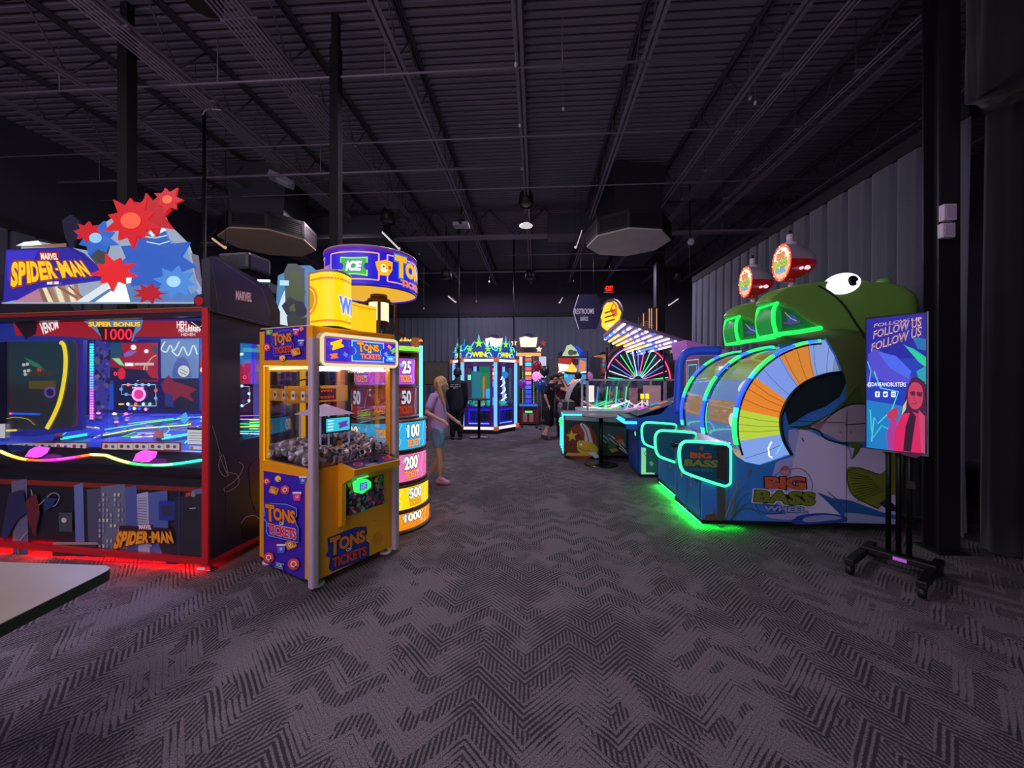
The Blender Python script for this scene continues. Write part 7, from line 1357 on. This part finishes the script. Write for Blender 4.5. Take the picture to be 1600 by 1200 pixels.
# ================================================================ people
SKIN = M('#d8a890', .5); SKINB = M('#8a5a48', .5)
def capsules(segs, mat, seg=12):
    mb = MB()
    for (a, b, ra, rb) in segs:
        a, b = Vector(a), Vector(b)
        mb.ell(a, (ra, ra, ra), mat, seg, 8); mb.ell(b, (rb, rb, rb), mat, seg, 8)
        if (b-a).length > 1e-4: mb.tube([a, b], ra, mat, seg, radii=[ra, rb])
    return mb
def fuse(o, vox, it=6):
    m = o.modifiers.new('skin', 'REMESH'); m.mode = 'VOXEL'; m.voxel_size = vox; m.use_smooth_shade = True
    s = o.modifiers.new('soften', 'SMOOTH'); s.factor = .5; s.iterations = it
def person(label, px, d, J, face, rz_face, skin, hair, cloth, vox=.008, S=1.0, hairlong=False, extra=None):
    """J: joints as (px, py, depth offset); face: unit vector the head looks along (camera frame x, y)"""
    g = W(px, 590, d); th = thing('person', label, 'person', (g.x, g.y, 0), TH); Fi = frame_of(th).inverted()
    def j(k): q = J[k]; return Fi @ W(q[0], q[1], d+(q[2] if len(q) > 2 else 0))
    fx = Vector((face[0], face[1], face[2] if len(face) > 2 else 0)).normalized(); up = Vector((0, 0, 1)); sd = fx.cross(up).normalized(); hup = sd.cross(fx).normalized()
    hd = j('head'); R = .092*S
    segs = [(hd+hup*.02*S, hd+hup*.025*S, .098*S, .098*S), (hd-hup*.04*S+fx*.02*S, hd-hup*.075*S+fx*.035*S, .068*S, .042*S), (hd-hup*.05*S-fx*.02*S, j('neck'), .052*S, .055*S),
            (hd+fx*.090*S+hup*.0, hd+fx*.102*S-hup*.022*S, .009*S, .013*S), (hd+fx*.092*S-hup*.06*S, hd+fx*.094*S-hup*.06*S, .018*S, .018*S)]
    for s in (-1, 1): segs.append((hd+sd*.092*S*s, hd+sd*.098*S*s-hup*.02*S, .018*S, .014*S))
    segs += [(j('neck'), j('chest'), .07*S, .125*S), (j('chest'), j('belly'), .13*S, .12*S), (j('belly'), j('pelvis'), .12*S, .13*S)]
    for s in ('L', 'R'):
        sh, el, ha = j('sh'+s), j('el'+s), j('ha'+s); segs += [(j('chest')*.5+j('neck')*.5, sh, .07*S, .058*S), (sh, el, .050*S, .038*S), (el, ha, .038*S, .025*S)]
        dr = (ha-el).normalized(); a2 = dr.cross(up if abs(dr.z) < .8 else fx).normalized(); b2 = dr.cross(a2).normalized()
        palm = ha+dr*.05*S; segs += [(ha, palm, .024*S, .032*S), (palm+a2*.02*S, palm-a2*.02*S, .018*S, .018*S)]
        for i, (w_, ln) in enumerate(((-.028, .062), (-.010, .075), (.009, .070), (.027, .055))):
            r0 = palm+dr*.015*S+a2*w_*S; r1 = r0+dr*ln*.55*S+b2*.006*S; r2 = r1+dr*ln*.35*S+b2*.022*S; segs += [(r0, r1, .009*S, .0085*S), (r1, r2, .0085*S, .007*S)]
        t0 = ha+dr*.02*S-a2*.022*S; segs += [(t0, t0+dr*.035*S-a2*.028*S+b2*.012*S, .011*S, .009*S)]
        hp, kn, an, to = j('hip'+s), j('kn'+s), j('an'+s), j('to'+s); segs += [(j('pelvis'), hp, .11*S, .095*S), (hp, kn, .088*S, .055*S), (kn, kn*.6+an*.4, .054*S, .052*S), (kn*.6+an*.4, an, .052*S, .034*S), (an, to, .036*S, .028*S)]
    o = capsules(segs, skin).build('body', th); fuse(o, vox)
    for s in (-1, 1):
        mb = MB(); e = hd+fx*.090*S+sd*.032*S*s+hup*.012*S; mb.ell(e, (.012*S, .012*S, .009*S), M('#e8e4e4', .3), 10, 6); mb.ell(e+fx*.007*S, (.007*S, .007*S, .007*S), M('#20181c', .3), 8, 6); mb.build('eye', th)
    mb = MB(); mb.ell(hd+fx*.100*S-hup*.060*S, (.012*S, .026*S, .007*S), M('#a85850', .4), 10, 6, None); mb.build('mouth', th)
    # hair: cap of overlapping locks, long hair falls to the shoulders
    hs = [(hd+hup*.045*S-fx*.022*S, hd+hup*.05*S-fx*.01*S, .103*S, .100*S), (hd+hup*.0-fx*.045*S, hd-hup*.03*S-fx*.05*S, .085*S, .068*S)]
    if hairlong:
        for k in range(9):
            t = -1+2*k/8; r0 = hd+hup*.05*S-fx*(.06-.02*abs(t))*S+sd*.085*t*S; hs += [(r0, hd-hup*.12*S-fx*(.06-.05*abs(t))*S+sd*.10*t*S, .034*S, .032*S), (hd-hup*.12*S-fx*(.06-.05*abs(t))*S+sd*.10*t*S, hd-hup*(.24+.03*(k % 3))*S-fx*(.05-.09*abs(t))*S+sd*.11*t*S, .032*S, .014*S)]
    o = capsules(hs, hair).build('hair', th); fuse(o, vox, 3)
    for nm, m, ss in cloth(j, S): o = capsules(ss, m).build(nm, th); fuse(o, vox, 4)
    if extra: extra(th, j)
    return th
def tee(j, m, S, sleeve=.65, loose=.018, hem='pelvis', nm='shirt'):
    ss = [(j('neck')-Vector((0, 0, .03)), j('chest'), .085*S, (.13+loose)*S), (j('chest'), j('belly'), (.132+loose)*S, (.128+loose*1.4)*S), (j('belly'), j(hem), (.128+loose*1.4)*S, (.138+loose*1.5)*S)]
    for s in ('L', 'R'):
        sh, el = j('sh'+s), j('el'+s); ss += [(j('chest')*.5+j('neck')*.5, sh, .085*S, .07*S), (sh, sh.lerp(el, min(1, sleeve)), .068*S, .066*S)]
        if sleeve > 1: ss += [(el, el.lerp(j('ha'+s), sleeve-1), .062*S, .045*S)]
    return (nm, m, ss)
def legs_cloth(j, m, S, frac, loose=.02, nm='shorts'):
    ss = [(j('pelvis')+Vector((0, 0, .05)), j('pelvis'), (.125+loose*.5)*S, (.135+loose*.5)*S)]
    for s in ('L', 'R'):
        hp, kn, an = j('hip'+s), j('kn'+s), j('an'+s); ss += [(j('pelvis'), hp, .12*S, (.10+loose)*S), (hp, hp.lerp(kn, min(1, frac)), (.097+loose)*S, (.075+loose)*S)]
        if frac > 1: ss += [(kn, kn.lerp(an, frac-1), (.072+loose*.6)*S, (.055+loose*.6)*S)]
    return (nm, m, ss)
def shoes(j, m, S):
    out = []
    for s in ('L', 'R'):
        an, to = j('an'+s), j('to'+s); dr = (to-an); a = Vector((an.x-dr.x*.3, an.y-dr.y*.3, to.z)); out.append(('shoe', m, [(a+Vector((0, 0, .012)), to+dr*.25*Vector((1, 1, 0)).length*0+Vector((dr.x, dr.y, 0))*.3+Vector((0, 0, .0)), .045*S, .042*S), (an, to, .046*S, .040*S)]))
    return out
# blond child walking, bare legs and clogs
PINK = M('#c89ad8', .7); DEN = M('#7fa8d8', .7); CLOG = M('#c890b8', .5); BLOND = M('#c8a070', .6)
JC = dict(head=(690, 602), neck=(685, 615), chest=(682, 629), belly=(684, 650), pelvis=(684, 668), shL=(677, 621, -.12), elL=(667, 645, -.2), haL=(690, 657, -.24), shR=(684, 621, .12), elR=(692, 643, .2), haR=(713, 658, .22),
          hipL=(683, 676, -.07), knL=(688, 716, -.10), anL=(688, 748, -.09), toL=(697, 754, -.10), hipR=(684, 676, .07), knR=(689, 714, .08), anR=(670, 742, .08), toR=(671, 753, .08))
def ch_cloth(j, S): return [tee(j, PINK, S, .62, .012), legs_cloth(j, DEN, S, .42, .018)]+shoes(j, CLOG, S)
person('child with long blond hair in pink shirt and pale shorts walking past the ticket tower', 685, 5.72, JC, (1, .12, .05), 0, SKIN, BLOND, ch_cloth, .0065, .94, True)
# adult seen from behind in a dark hooded top
NV = M('#14142a', .8); NV2 = M('#0e1020', .8)
JM = dict(head=(715, 584), neck=(714.5, 594), chest=(714, 604), belly=(714, 625), pelvis=(713, 638), shL=(702.5, 599), elL=(701, 620, .05), haL=(704, 636, .2), shR=(726.5, 599), elR=(728, 620, .05), haR=(725, 638, .2),
          hipL=(709, 644), knL=(708, 663), anL=(707, 680), toL=(706.5, 684, .16), hipR=(718, 644), knR=(718, 663), anR=(719, 680), toR=(720, 684, .16))
def mc(j, S): return [tee(j, NV, S, 1.85, .03, nm='hooded_top'), legs_cloth(j, NV2, S, 1.95, .02, 'trousers')]+shoes(j, BLACK, S)
def backprint(th, j):
    mb = MB(); c = j('chest'); a = Art(mb, UVM((c.x, c.y-.185, c.z), (1, 0, 0), (0, 0, 1)), .001); m = M('#d0ccd8', .5)
    for z, w_ in ((.04, .13), (.0, .14), (-.04, .07)):
        for k in range(int(w_*2/.022)):
            if (k*7) % 5 != 3: a.rect(-w_+k*.022, z, -w_+k*.022+.014, z+.022-.003*(k % 2), m, lift=.001)
    mb.build('back_print', th)
person('adult seen from behind in dark hooded top with pale back print', 714, 9.75, JM, (.05, 1, 0), 0, SKINB, M('#1c1412', .6), mc, .010, 1.03, False, backprint)
# youth in black shirt and shorts looking down
JB = dict(head=(866.5, 591), neck=(862, 600), chest=(859, 608), belly=(857, 624), pelvis=(856, 636), shL=(856, 604, -.13), elL=(852, 619, -.16), haL=(857, 633, -.17), shR=(860, 604, .14), elR=(866, 617, .2), haR=(874, 625, .2),
          hipL=(855, 641, -.07), knL=(857, 661, -.07), anL=(853, 682, -.06), toL=(858, 686.5, -.08), hipR=(857, 641, .08), knR=(860, 662, .1), anR=(848, 681, .12), toR=(852, 686, .12))
def bc(j, S): return [tee(j, M('#121018', .8), S, .6, .012), legs_cloth(j, M('#15131c', .8), S, .95, .022)]+shoes(j, M('#3a2c30', .6), S)
def stripes(th, j):
    mb = MB(); a, b = j('shL'), j('chest'); m = M('#d8d0dc', .5)
    for k in (0, 1): mb.tube([a+Vector((-.04+.0*k, -.05, .035-.03*k)), a.lerp(b, .9)+Vector((.07, -.13, -.0-.03*k))], .008, m, 6)
    mb.build('shirt_stripe', th)
person('youth in black shirt with white shoulder stripes and black shorts looking down', 857, 9.72, JB, (.85, .1, -.55), 0, SKIN, M('#2a1c18', .6), bc, .010, 1.0, False, stripes)
# person beside, hands raised to the face
JP = dict(head=(876, 590), neck=(875, 601), chest=(875, 610), belly=(875, 628), pelvis=(875, 640), shL=(871, 605, -.13), elL=(889, 612, -.18), haL=(880.5, 597, -.10), shR=(877, 605, .13), elR=(893, 612, .12), haR=(883, 597, .06),
          hipL=(874, 646, -.07), knL=(875, 668, -.07), anL=(874, 688, -.06), toL=(880, 692, -.08), hipR=(876, 646, .08), knR=(878, 668, .1), anR=(878, 686, .12), toR=(884, 690, .12))
def pc_(j, S): return [tee(j, M('#4a1c2c', .8), S, .12, .010, nm='sleeveless_top'), legs_cloth(j, M('#14141c', .8), S, 1.9, .02, 'trousers')]+shoes(j, BLACK, S)
person('person in maroon sleeveless top with both hands raised to the face', 875, 10.15, JP, (.9, -.15, -.2), 0, SKIN, M('#5a3424', .6), pc_, .010, .97)
JQ = {k: ((v[0]+28, v[1]+5)+tuple(v[2:])) for k, v in JM.items()}; JQ = {k: ((v[0]+902-742, v[1])+tuple(v[2:])) for k, v in JQ.items()}
def qc(j, S): return [tee(j, M('#101018', .8), S, 1.8, .02, nm='dark_top'), legs_cloth(j, NV2, S, 1.95, .02, 'trousers')]+shoes(j, BLACK, S)
person('dark clothed person half hidden behind the clear glass case game', 902, 10.5, JQ, (-.2, .95, 0), 0, SKIN, M('#16100f', .6), qc, .011, .96)
